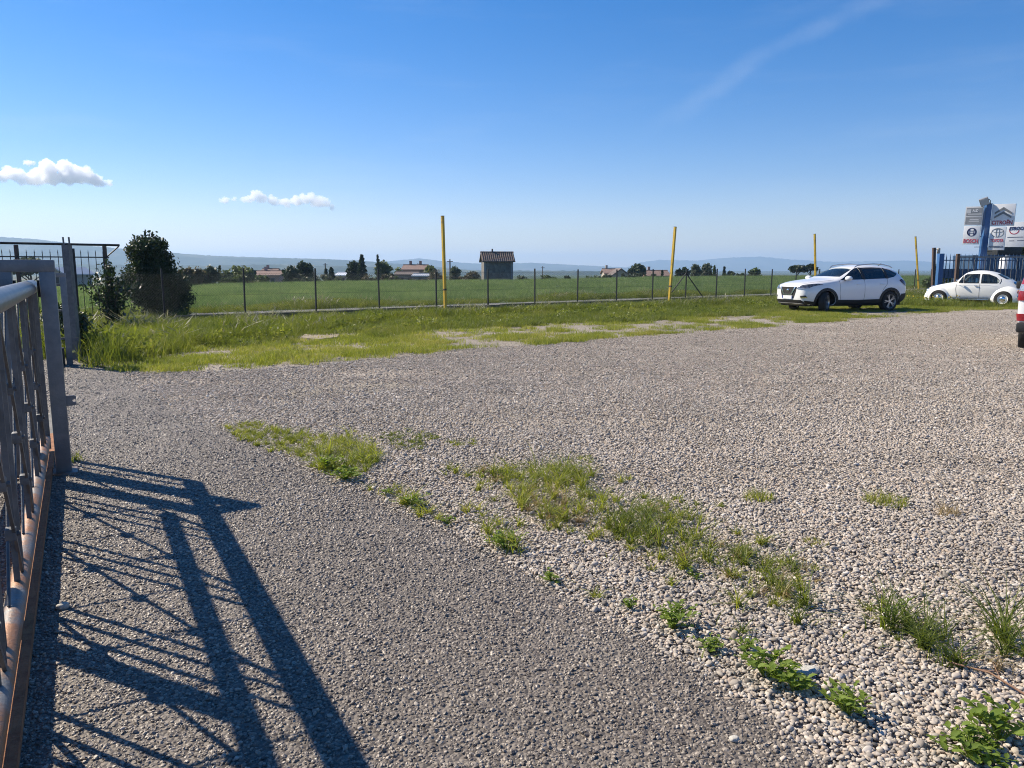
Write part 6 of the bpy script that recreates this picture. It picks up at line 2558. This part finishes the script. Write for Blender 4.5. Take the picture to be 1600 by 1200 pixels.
# -------- white modern car
def build_suv():
    fw, rw = G(1291, 488), G(1390, 486)
    c = (fw + rw) / 2
    d = (fw - rw).normalized()
    hd = math.atan2(d.y, d.x)
    left = Vector((-d.y, d.x, 0))
    # seen side is the car's left; centre line lies beyond it
    side = 1 if left.dot(-c) > 0 else -1
    org = c - left * side * 0.78 + Vector((-0.11, 0, 0))
    root = empty('parked_car', (org.x, org.y, 0.0), hd, 'white modern five-door car with tinted windows parked on the grass verge', 'car')
    root.scale = (1.03, 1.03, 1.03)
    S = [
        (2.20, [(0, .42), (.30, .42), (.50, .44), (.54, .58), (.54, .70), (.50, .80), (.40, .85), (.22, .86), (0, .86)]),
        (2.13, [(0, .27), (.40, .27), (.70, .30), (.74, .52), (.73, .72), (.68, .87), (.52, .925), (.26, .945), (0, .95)]),
        (1.95, [(0, .22), (.50, .22), (.80, .26), (.86, .52), (.86, .74), (.80, .92), (.62, .985), (.30, 1.005), (0, 1.01)]),
        (1.60, [(0, .20), (.60, .20), (.86, .25), (.895, .52), (.895, .78), (.845, .97), (.66, 1.045), (.32, 1.065), (0, 1.07)]),
        (1.15, [(0, .20), (.62, .20), (.87, .25), (.90, .52), (.90, .80), (.86, 1.00), (.70, 1.09), (.34, 1.11), (0, 1.115)]),
        (0.88, [(0, .20), (.62, .20), (.87, .25), (.90, .52), (.90, .82), (.865, 1.02), (.74, 1.115), (.36, 1.14), (0, 1.145)]),
        (0.55, [(0, .20), (.62, .20), (.87, .25), (.90, .52), (.905, .84), (.87, 1.035), (.745, 1.23), (.38, 1.285), (0, 1.295)]),
        (0.15, [(0, .20), (.62, .20), (.87, .25), (.90, .52), (.905, .85), (.875, 1.045), (.685, 1.42), (.38, 1.485), (0, 1.495)]),
        (-0.20, [(0, .20), (.62, .20), (.87, .25), (.90, .52), (.905, .86), (.875, 1.055), (.655, 1.505), (.38, 1.572), (0, 1.585)]),
        (-0.70, [(0, .20), (.62, .20), (.87, .25), (.90, .52), (.905, .87), (.875, 1.07), (.65, 1.53), (.38, 1.598), (0, 1.61)]),
        (-1.20, [(0, .20), (.62, .20), (.87, .25), (.90, .52), (.905, .88), (.875, 1.09), (.63, 1.505), (.37, 1.575), (0, 1.587)]),
        (-1.60, [(0, .21), (.60, .21), (.86, .26), (.895, .53), (.90, .90), (.865, 1.11), (.60, 1.445), (.36, 1.515), (0, 1.525)]),
        (-1.84, [(0, .24), (.56, .24), (.83, .29), (.875, .54), (.88, .90), (.84, 1.10), (.61, 1.36), (.35, 1.43), (0, 1.44)]),
        (-2.02, [(0, .30), (.50, .30), (.78, .34), (.83, .55), (.835, .86), (.79, 1.03), (.62, 1.16), (.34, 1.19), (0, 1.20)]),
        (-2.13, [(0, .40), (.42, .40), (.68, .42), (.72, .56), (.72, .82), (.68, .93), (.54, 1.00), (.30, 1.02), (0, 1.025)]),
        (-2.17, [(0, .48), (.30, .48), (.50, .50), (.55, .60), (.55, .76), (.50, .84), (.40, .88), (.22, .90), (0, .90)]),
    ]
    car = Car(root, S)
    front_w = [(0.72, 1.085), (0.50, 1.085), (0.02, 1.40), (-0.10, 1.475), (-0.17, 1.475), (-0.17, 1.09)]
    door_f = [(0.78, 1.075), (0.60, 1.15), (0.16, 1.40), (-0.02, 1.475), (-0.13, 1.49), (-0.17, 1.10)]
    door_r = [(-0.25, 1.10), (-0.21, 1.495), (-0.70, 1.505), (-1.10, 1.49), (-1.14, 1.45), (-1.16, 1.13)]
    quarter = [(-1.22, 1.135), (-1.20, 1.475), (-1.45, 1.425), (-1.72, 1.30), (-1.66, 1.245), (-1.50, 1.18)]
    for p in (door_f, door_r, quarter):
        car.cut_prism(p, 'y', -1.2, 1.2)
    ws = [(-0.66, 1.19), (0, 1.205), (0.66, 1.19), (0.53, 1.50), (0.0, 1.535), (-0.53, 1.50)]
    car.cut_prism(ws, 'x', 0.10, 1.3)
    rwn = [(-0.54, 1.19), (0.54, 1.19), (0.44, 1.40), (0, 1.42), (-0.44, 1.40)]
    car.cut_prism(rwn, 'x', -2.4, -1.72)
    for x in (1.323, -1.323): car.cut_cyl(x, 0.345, 0.385, -1.3, 1.3)
    car.finish(M['white_paint'])
    side_glass = M['glass_dark']
    for sg in (1, -1):
        for nm, p in (('side_window', door_f), ('side_window', door_r), ('side_window', quarter)):
            car.lay(nm, p, 'y', sg, side_glass, off=-0.010)
        # blackened window pillars, door gaps, handles
        car.lay('window_pillar', [(-0.155, 1.095), (-0.12, 1.492), (-0.22, 1.498), (-0.265, 1.095)], 'y', sg, M['plastic'], 0.006)
        car.lay('window_pillar', [(-1.145, 1.12), (-1.125, 1.47), (-1.215, 1.485), (-1.235, 1.125)], 'y', sg, M['plastic'], 0.006)
        car.line('door_gap', [(0.80, 1.06), (0.80, 0.62), (0.74, 0.36)], sg, M['plastic'])
        car.line('door_gap', [(-0.21, 1.09), (-0.22, 0.62), (-0.20, 0.36)], sg, M['plastic'])
        car.line('door_gap', [(-1.17, 1.12), (-1.16, 0.95), (-0.98, 0.74), (-0.90, 0.40)], sg, M['plastic'])
        for x in (-0.05, -1.02):
            car.lay('door_handle', [(x, .945), (x + .17, .955), (x + .17, .925), (x, .915)], 'y', sg, M['white_paint'], 0.004, 0.022, 0.04)
        # black sill and wheel arch cladding
        car.lay('sill_cladding', [(0.90, .20), (0.90, .42), (0.0, .41), (-0.90, .43), (-0.90, .21)], 'y', sg, M['plastic'], 0.004, 0.012, 0.09)
        for x in (1.323, -1.323):
            arc = []
            for i in range(15):
                a = R(-12 + 204 * i / 14)
                arc.append((x + 0.475 * math.cos(a), 0.345 + 0.475 * math.sin(a)))
            for i in range(15):
                a = R(192 - 204 * i / 14)
                arc.append((x + 0.387 * math.cos(a), 0.345 + 0.387 * math.sin(a)))
            car.lay('arch_cladding', arc, 'y', sg, M['plastic'], 0.004, 0.010, 0.06)
        # lamps
        car.lay('headlight', [(sg * .43, .80), (sg * .60, .905), (sg * .80, .955), (sg * .845, .93), (sg * .80, .83), (sg * .62, .79)][::sg], 'x', 1, M['head_dark'], 0.004, 0.012, 0.03)
        car.lay('headlight_inner', [(sg * .45, .79), (sg * .60, .80), (sg * .78, .835), (sg * .80, .815), (sg * .60, .775)][::sg], 'x', 1, M['clear_lens'], 0.008, 0.014, 0.03)
        car.lay('fog_lamp', [(sg * .60, .56), (sg * .76, .575), (sg * .79, .52), (sg * .62, .50)][::sg], 'x', 1, M['plastic'], 0.004, 0.006, 0.03)
        car.lay('fog_trim', [(sg * .62, .508), (sg * .79, .522), (sg * .79, .495), (sg * .62, .48)][::sg], 'x', 1, M['chrome'], 0.006, 0.014, 0.03)
        car.lay('tail_lamp', [(-1.70, 1.06), (-1.80, 1.11), (-2.0, 1.02), (-2.06, .92), (-1.95, .88), (-1.78, .99)], 'y', sg, M['dark_red_lens'], 0.004, 0.010, 0.03)
    car.lay('windscreen', ws, 'x', 1, M['glass_front'], off=-0.010)
    car.lay('rear_window', rwn, 'x', -1, M['glass_dark'], off=-0.010)
    # front end
    car.lay('grille', [(-.43, .85), (.43, .85), (.38, .66), (.30, .47), (-.30, .47), (-.38, .66)], 'x', 1, M['tyre'], 0.004, 0.006, 0.04)
    for sg in (1, -1):
        car.lay('grille_trim', [(sg * .40, .85), (sg * .345, .85), (sg * .175, .61), (sg * .175, .585), (sg * .22, .585)][::sg], 'x', 1, M['chrome'], 0.010, 0.018, 0.03)
    car.lay('grille_trim', [(-.20, .605), (.20, .605), (.20, .58), (-.20, .58)], 'x', 1, M['chrome'], 0.010, 0.018, 0.03)
    mb = MB()
    mb.lathe([(0.0, 2.225), (0.045, 2.222), (0.058, 2.205), (0.045, 2.20), (0.0, 2.20)], (0, 0, 0.735), 'x', 24)
    mb.box((2.222, 0, 0.735), (0.02, 0.15, 0.022), bev=0.004)
    mb.build('emblem', M['chrome'], root, 40)
    pl = MB().box((2.215, 0, .50), (0.012, .52, .115), bev=0.003).build('number_plate', M['plate'], root)
    for y in (-.245, .245): MB().box((2.222, y, .50), (0.005, .03, .105)).build('plate_band', M['plate_blue'], pl)
    car.lay('lower_grille', [(-.62, .42), (.62, .42), (.70, .35), (.66, .27), (-.66, .27), (-.70, .35)], 'x', 1, M['plastic'], 0.004, 0.010, 0.06)
    car.lay('skid_strip', [(-.66, .315), (.66, .315), (.64, .285), (-.64, .285)], 'x', 1, M['galv_bar'], 0.014, 0.016, 0.05)
    car.lay('rear_bumper', [(-.72, .62), (.72, .62), (.74, .32), (-.74, .32)], 'x', -1, M['plastic'], 0.004, 0.012, 0.07)
    for sg in (1, -1):
        car.lay('rear_bumper', [(-1.80, .60), (-2.10, .62), (-2.08, .34), (-1.74, .28), (-1.72, .40)], 'y', sg, M['plastic'], 0.004, 0.012, 0.07)
        car.lay('front_bumper_lip', [(1.78, .20), (1.76, .36), (2.08, .40), (2.06, .28)], 'y', sg, M['plastic'], 0.004, 0.012, 0.07)
    pr = MB().box((-2.165, 0, .80), (0.02, .52, .11), bev=0.003).build('number_plate', M['plate'], root)
    # bonnet shut line, mirrors, roof rails, wipers, antenna
    for sg in (1, -1):
        car.line('bonnet_gap', [(0.95, sg * .74), (1.5, sg * .70), (1.9, sg * .62), (2.10, sg * .46)], 1, M['plastic'], axis='z')
        mb = MB()
        bm = bmesh.new()
        bmesh.ops.create_icosphere(bm, subdivisions=3, radius=1.0)
        for v in bm.verts: v.co = Vector((v.co.x * .085, v.co.y * .13, v.co.z * .085)) + Vector((.60 + (-.03 if v.co.x < -.3 else 0), sg * 1.02, 1.135))
        mb.add([v.co for v in bm.verts], [[v.index for v in f.verts] for f in bm.faces])
        bm.free()
        mr = mb.build('mirror', M['white_paint'], root, 60)
        MB().box((.59, sg * .90, 1.085), (.07, .12, .045), bev=.01).build('mirror_arm', M['plastic'], mr, 40)
        rr_ = [Vector((x, sg * y, z)) for x, y, z in ((0.02, .60, 1.50), (-.08, .605, 1.565), (-.35, .61, 1.60), (-.8, .60, 1.625), (-1.2, .58, 1.60), (-1.5, .56, 1.545), (-1.6, .555, 1.50))]
        MB().path(rr_, 0.017, 8).build('roof_rail', M['alloy'], root, 60)
    MB().path([(-1.50, 0, 1.54), (-1.60, 0, 1.60), (-1.66, 0, 1.66)], 0.012, 6, 0.006).build('antenna', M['plastic'], root)
    # dark cabin and underbody
    mb = MB()
    mb.box((-.40, 0, .62), (2.3, 1.62, .60), bev=.05)
    for y in (-.38, .38):
        mb.box((-.10, y, 1.02), (.16, .48, .52), Matrix.Rotation(-.2, 3, 'Y'), bev=.05)
        mb.box((-.22, y, 1.34), (.10, .26, .16), bev=.04)
        mb.box((-1.12, y, 1.02), (.16, .62, .46), Matrix.Rotation(-.25, 3, 'Y'), bev=.05)
    mb.box((.62, 0, .96), (.34, 1.40, .22), bev=.06)
    mb.build('cabin', M['interior'], root, 40)
    mb = MB()
    mb.box((0, 0, .30), (4.0, 1.30, .20), bev=.04)
    mb.build('underbody', M['plastic'], root, 40)
    for x, st in ((1.323, 0.62), (-1.323, 0.0)):
        for y in (.78, -.78): wheel(root, x, y, .345, .345, .225, 5, M['alloy'], st, rim_r=0.69)


build_suv()


# -------- old round white car
def build_beetle():
    Yc = 32.0
    c = PY(1522, 470, Yc)
    sight = math.atan2(c.y, c.x)
    hd = sight + R(90 - 14)
    root = empty('parked_car', (c.x, c.y, 0.0), hd, 'old round-bodied white two-door car with bulging fenders standing in the grass', 'car')
    root.scale = (0.97, 0.97, 0.97)
    S = [
        (1.86, [(0, .40), (.16, .40), (.26, .43), (.29, .50), (.29, .56), (.26, .60), (.20, .63), (.10, .645), (0, .65)]),
        (1.74, [(0, .30), (.24, .30), (.38, .34), (.42, .47), (.41, .58), (.37, .66), (.29, .72), (.15, .745), (0, .75)]),
        (1.45, [(0, .26), (.32, .26), (.48, .30), (.53, .48), (.52, .63), (.47, .745), (.37, .81), (.19, .845), (0, .855)]),
        (1.05, [(0, .25), (.40, .25), (.56, .29), (.60, .50), (.60, .70), (.555, .83), (.44, .90), (.22, .935), (0, .945)]),
        (0.72, [(0, .25), (.46, .25), (.62, .29), (.66, .50), (.665, .74), (.63, .885), (.50, .955), (.26, .985), (0, .995)]),
        (0.60, [(0, .25), (.48, .25), (.65, .29), (.685, .50), (.69, .75), (.655, .90), (.55, 1.00), (.28, 1.035), (0, 1.045)]),
        (0.42, [(0, .25), (.50, .25), (.67, .29), (.705, .50), (.71, .75), (.68, .91), (.575, 1.21), (.30, 1.29), (0, 1.305)]),
        (0.22, [(0, .25), (.50, .25), (.67, .29), (.71, .50), (.715, .75), (.69, .92), (.565, 1.345), (.30, 1.435), (0, 1.45)]),
        (-0.15, [(0, .25), (.50, .25), (.67, .29), (.71, .50), (.715, .75), (.69, .92), (.555, 1.38), (.30, 1.485), (0, 1.50)]),
        (-0.55, [(0, .25), (.50, .25), (.67, .29), (.70, .50), (.705, .75), (.68, .92), (.545, 1.34), (.30, 1.45), (0, 1.468)]),
        (-0.90, [(0, .25), (.48, .25), (.64, .29), (.67, .50), (.675, .74), (.65, .90), (.525, 1.22), (.29, 1.34), (0, 1.36)]),
        (-1.20, [(0, .26), (.44, .26), (.59, .30), (.62, .50), (.625, .70), (.60, .84), (.49, 1.06), (.27, 1.18), (0, 1.20)]),
        (-1.50, [(0, .28), (.38, .28), (.51, .32), (.54, .49), (.545, .64), (.52, .75), (.43, .90), (.25, .99), (0, 1.01)]),
        (-1.74, [(0, .31), (.30, .31), (.42, .34), (.45, .46), (.455, .56), (.43, .64), (.36, .73), (.21, .79), (0, .80)]),
        (-1.88, [(0, .36), (.22, .36), (.32, .38), (.34, .44), (.34, .50), (.32, .54), (.27, .58), (.16, .60), (0, .605)]),
    ]
    car = Car(root, S, 0.022)
    vent = [(0.49, .955), (0.385, 1.17), (0.33, 1.245), (0.295, .955)]
    doorw = [(0.265, .955), (0.30, 1.255), (0.22, 1.315), (-0.27, 1.33), (-0.285, .955)]
    rear = [(-0.37, .955), (-0.355, 1.325), (-0.60, 1.31), (-0.86, 1.20), (-0.99, 1.06), (-0.98, .985), (-0.93, .955)]
    for p in (vent, doorw, rear): car.cut_prism(p, 'y', -1.1, 1.1)
    ws = [(-.50, 1.05), (0, 1.075), (.50, 1.05), (.46, 1.27), (.30, 1.345), (0, 1.365), (-.30, 1.345), (-.46, 1.27)]
    car.cut_prism(ws, 'x', 0.18, 0.9)
    rwin = [(-.36, 1.115), (0, 1.10), (.36, 1.115), (.37, 1.24), (.30, 1.325), (0, 1.345), (-.30, 1.325), (-.37, 1.24)]
    car.cut_prism(rwin, 'x', -1.6, -0.62)
    for x in (1.20, -1.20): car.cut_cyl(x, 0.33, 0.36, -1.2, 1.2)
    car.finish(M['old_white'])
    for sg in (1, -1):
        for nm, p in (('quarter_window', vent), ('side_window', doorw), ('side_window', rear)):
            car.lay(nm, p, 'y', sg, M['glass'], off=-0.008, step=0.04)
        for p in (doorw, rear, vent):
            car.line('window_rubber', p + [p[0]], sg, M['plastic'], 0.022, 0.003)
        car.line('door_gap', [(0.545, .93), (0.56, .70), (0.50, .34)], sg, M['plastic'], 0.016, 0.004)
        car.line('door_gap', [(-0.325, .95), (-0.33, .34)], sg, M['plastic'], 0.012, 0.004)
        car.line('chrome_strip', [(1.30, .70), (0.9, .80), (0.5, .865), (-0.2, .88), (-0.7, .87), (-1.0, .82)], sg, M['old_white'], 0.014, 0.006)
        MB().box((-.20, sg * .725, .845), (.13, .035, .022), bev=.008).build('door_handle', M['chrome'], root, 40)
        # fenders: bulging half shells with the wheel opening cut out
        for x0, rx, rz, ry, zc, xo in ((1.20, .55, .50, .30, .30, 0.07), (-1.22, .62, .52, .29, .32, -0.06)):
            bm = bmesh.new()
            bmesh.ops.create_uvsphere(bm, u_segments=48, v_segments=28, radius=1.0)
            for v in bm.verts:
                co = v.co
                v.co = Vector((co.x * rx + x0 + xo, sg * .50 + co.y * ry, co.z * rz + zc))
            me = bpy.data.meshes.new('f')
            bm.to_mesh(me)
            bm.free()
            o = bpy.data.objects.new('f', me)
            col.objects.link(o)
            so = o.modifiers.new('so', 'SOLIDIFY')
            so.thickness = .02
            so.offset = -1
            cs = [MB().tube((x0, sg * .3, .30), (x0, sg * 1.2, .30), .345, 48).mesh('c'),
                  MB().box((x0 + xo, sg * .5, -.42), (2, 2, 1.2)).mesh('c'),
                  MB().box((x0 + xo, sg * .0, .5), (2, .70, 3)).mesh('c')]
            tmp = []
            for cm in cs:
                t = bpy.data.objects.new('c', cm)
                col.objects.link(t)
                tmp.append(t)
                b = o.modifiers.new('b', 'BOOLEAN')
                b.operation = 'DIFFERENCE'
                b.solver = 'EXACT'
                b.object = t
            me = eval_mesh(o)
            kill(o)
            for t in tmp: kill(t)
            link_mesh('fender', me, M['old_white'], root, 45)
        # running board
        MB().box((0.0, sg * .70, .275), (1.45, .17, .035), bev=.012).build('running_board', M['plastic'], root, 40)
        MB().box((0.0, sg * .788, .275), (1.42, .012, .03), bev=.004).build('board_trim', M['chrome'], root, 40)
        # lamps
        mb = MB()
        mb.lathe([(0.0, .05), (.055, .045), (.085, .01), (.09, -.03)], (0, 0, 0), 'x', 24)
        hl = mb.build('headlight', M['clear_lens'], root, 60)
        hl.location = (1.69, sg * .50, .60)
        mb = MB()
        mb.lathe([(.088, .015), (.104, 0.0), (.104, -.05)], (0, 0, 0), 'x', 24)
        mb.build('headlight_ring', M['chrome'], hl, 60)
        mb = MB()
        bm = bmesh.new()
        bmesh.ops.create_icosphere(bm, subdivisions=3, radius=1.0)
        mb.add([Vector((v.co.x * .075, v.co.y * .085, v.co.z * .115)) for v in bm.verts], [[v.index for v in f.verts] for f in bm.faces])
        bm.free()
        tl = mb.build('tail_lamp', M['dark_red_lens'], root, 60)
        tl.location = (-1.73, sg * .60, .60)
        MB().box((-.02, 0, .08), (.10, .12, .05), bev=.02).build('turn_lens', M['orange_lens'], tl, 40)
        # vent slits behind the rear window
        car.line('vent_slit', [(-1.03, .93), (-1.06, 1.03), (-1.04, 1.12)], sg, M['plastic'], 0.03, 0.004)
    car.lay('windscreen', ws, 'x', 1, M['glass'], off=-0.008, step=0.05)
    car.lay('rear_window', rwin, 'x', -1, M['glass_front'], off=-0.008, step=0.05)
    # engine lid: dark, with louvres and a chrome edge
    lid = car.lay('engine_lid', [(-.34, .96), (0, .985), (.34, .96), (.36, .80), (.30, .62), (-.30, .62), (-.36, .80)], 'x', -1, M['plastic'], 0.012, 0.02, 0.05)
    for sg in (1, -1):
        car.line('lid_edge', [(sg * .36, .80), (sg * .35, .94), (sg * .20, .985)], -1, M['chrome'], 0.05, 0.036, 'x', lid)
    pl = MB().box((-1.80, 0, .70), (.02, .36, .17), Matrix.Rotation(.5, 3, 'Y'), bev=.003).build('number_plate', M['plate'], root)
    # bumpers
    for x, sgx in ((-2.0, -1),):
        pts = [Vector((x - sgx * .30, -.74, .42)), Vector((x - sgx * .10, -.66, .42)), Vector((x, -.35, .42)), Vector((x + sgx * .02, 0, .42)), Vector((x, .35, .42)), Vector((x - sgx * .10, .66, .42)), Vector((x - sgx * .30, .74, .42))]
        mb = MB()
        mb.path(pts, 0.052, 10)
        bp = mb.build('bumper', M['chrome'], root, 60)
        for y in (-.3, .3): MB().bar((x, y, .42), (x - sgx * .25, y, .42), .05, .05).build('bumper_bracket', M['plastic'], bp)
    # mirror, wipers, hood handle
    mb = MB()
    mb.path([(.52, .70, .93), (.50, .80, .99), (.50, .83, 1.02)], .008, 6)
    mb.lathe([(0.0, .02), (.055, .015), (.06, 0), (.05, -.02), (0, -.025)], (.50, .84, 1.05), 'x', 20)
    mb.build('mirror', M['chrome'], root, 50)
    MB().path([(1.72, 0, .765), (1.70, 0, .80), (1.62, 0, .81), (1.58, 0, .80)], .012, 6).build('hood_handle', M['chrome'], root)
    # seats, floor
    mb = MB()
    mb.box((-.1, 0, .45), (2.0, 1.24, .32), bev=.05)
    for y in (-.32, .32):
        mb.box((-.22, y, .80), (.12, .46, .46), Matrix.Rotation(-.2, 3, 'Y'), bev=.05)
    mb.box((-.95, 0, .78), (.14, 1.05, .40), Matrix.Rotation(-.3, 3, 'Y'), bev=.05)
    mb.box((.52, 0, .84), (.10, 1.2, .22), bev=.03)
    mb.build('cabin', M['interior'], root, 40)
    mb = MB()
    mb.lathe([(.185, 0.0), (.20, .012), (.185, .024), (.17, .012), (.185, 0.0)], (.36, .33, .93), 'x', 24)
    mb.build('steering_wheel', M['plastic'], root, 60)
    MB().box((0, 0, .25), (3.0, .9, .12), bev=.03).build('underbody', M['plastic'], root, 40)
    for x in (1.20, -1.20):
        for y in (.655, -.655): wheel(root, x, y, .315, .315, .155, 0, M['old_white'], 0, cap=M['chrome'], rim_r=.62)


build_beetle()


# -------- white van entering at the right edge
def build_van():
    # its rear left corner is in view; it faces away
    corner = G(1584, 549)
    be = math.atan2(corner.y, corner.x)
    hd = be + R(-3)
    d = Vector((math.cos(hd), math.sin(hd), 0))
    left = Vector((-d.y, d.x, 0))
    W = .90
    org = corner - left * (W - 0.02) + d * 2.05
    root = empty('parked_van', (org.x, org.y, 0), hd, 'white van with tall red tail lamps cut by the right edge of the view', 'van')
    half = lambda w, zb, zt, tw: [(0, zb), (w * .7, zb), (w * .95, zb + .06), (w, zb + .3), (w, 1.02), (w * .985, 1.15), (tw, zt - .13), (tw * .80, zt - .02), (0, zt)]
    S = [
        (2.10, [(0, .45), (.45, .45), (.60, .48), (.63, .6), (.62, .75), (.56, .85), (.44, .90), (.2, .93), (0, .94)]),
        (1.95, [(0, .28), (.55, .28), (.78, .33), (.83, .6), (.82, .82), (.74, .97), (.58, 1.03), (.3, 1.06), (0, 1.07)]),
        (1.40, [(0, .24), (.6, .24), (.86, .3), (.9, .6), (.9, .9), (.84, 1.08), (.66, 1.15), (.33, 1.18), (0, 1.19)]),
        (1.05, [(0, .24), (.6, .24), (.86, .3), (.9, .6), (.9, .95), (.86, 1.13), (.74, 1.25), (.38, 1.30), (0, 1.31)]),
        (0.50, [(0, .24), (.6, .24), (.86, .3), (.9, .6), (.9, 1.0), (.88, 1.16), (.76, 1.62), (.5, 1.72), (0, 1.74)]),
        (0.15, half(.9, .24, 1.82, .74)),
        (-0.9, half(.9, .24, 1.84, .74)),
        (-1.7, half(.9, .26, 1.82, .74)),
        (-2.0, half(.89, .30, 1.79, .735)),
        (-2.07, half(.87, .36, 1.72, .715)),
    ]
    car = Car(root, S, .03)
    sw = [(.95, 1.12), (.55, 1.55), (-.05, 1.60), (-.08, 1.14)]
    sw2 = [(-.18, 1.14), (-.16, 1.60), (-1.0, 1.60), (-1.02, 1.16)]
    for p in (sw, sw2): car.cut_prism(p, 'y', -1.2, 1.2)
    rw_ = [(-.58, 1.10), (.58, 1.10), (.55, 1.58), (-.55, 1.58)]
    car.cut_prism(rw_, 'x', -2.4, -1.9)
    wsn = [(-.66, 1.34), (.66, 1.34), (.58, 1.62), (-.58, 1.62)]
    car.cut_prism(wsn, 'x', .45, 1.5)
    for x in (1.3, -1.28): car.cut_cyl(x, .32, .37, -1.3, 1.3)
    car.finish(M['white_paint'])
    for sg in (1, -1):
        car.lay('side_window', sw, 'y', sg, M['glass_dark'], off=-.01)
        car.lay('side_window', sw2, 'y', sg, M['glass_dark'], off=-.01)
        # tall tail lamp wrapping the rear corner: red, clear, red
        for z0, z1, mm, nm in ((1.22, 1.58, 'red_lens', 'tail_lamp'), (1.10, 1.22, 'clear_lens', 'reversing_lamp'), (.93, 1.10, 'red_lens', 'tail_lamp'), (.56, .69, 'red_lens', 'reflector')):
            car.lay(nm, [(sg * .70, z0), (sg * .70, z1), (sg * .865, z1), (sg * .875, z0)][::sg], 'x', -1, M[mm], .004, .014, .04)
            car.lay(nm, [(-1.93, z0), (-1.93, z1), (-2.06, z1), (-2.06, z0)], 'y', sg, M[mm], .004, .014, .04)
        car.line('door_gap', [(-.12, 1.12), (-.12, .35)], sg, M['plastic'])
        car.line('slide_rail', [(-1.05, 1.06), (-1.85, 1.06)], sg, M['plastic'], .03, .006)
        car.line('door_gap', [(sg * .685, .66), (sg * .685, 1.66)], -1, M['plastic'], .022, .006, 'x')
        MB().box((.85, sg * 1.0, 1.16), (.12, .2, .16), bev=.04).build('mirror', M['plastic'], root, 40)
        car.lay('headlight', [(sg * .45, .80), (sg * .62, .92), (sg * .76, .92), (sg * .74, .76)][::sg], 'x', 1, M['clear_lens'], .004, .012, .04)
    car.lay('rear_window', rw_, 'x', -1, M['glass_dark'], off=-.01)
    car.lay('windscreen', wsn, 'x', 1, M['glass_dark'], off=-.01)
    mb = MB()
    mb.box((-2.09, 0, .445), (.16, 1.76, .19), bev=.05)
    mb.build('rear_bumper', M['plastic'], root, 40)
    MB().box((2.08, 0, .42), (.14, 1.5, .24), bev=.05).build('front_bumper', M['plastic'], root, 40)
    MB().box((-2.085, 0, .80), (.02, .52, .11), bev=.003).build('number_plate', M['plate'], root)
    MB().box((-.2, 0, .55), (3.3, 1.6, .5), bev=.05).build('cabin', M['interior'], root, 40)
    for x in (1.3, -1.28):
        for y in (.76, -.76): wheel(root, x, y, .315, .315, .2, 5, M['alloy'])


build_van()
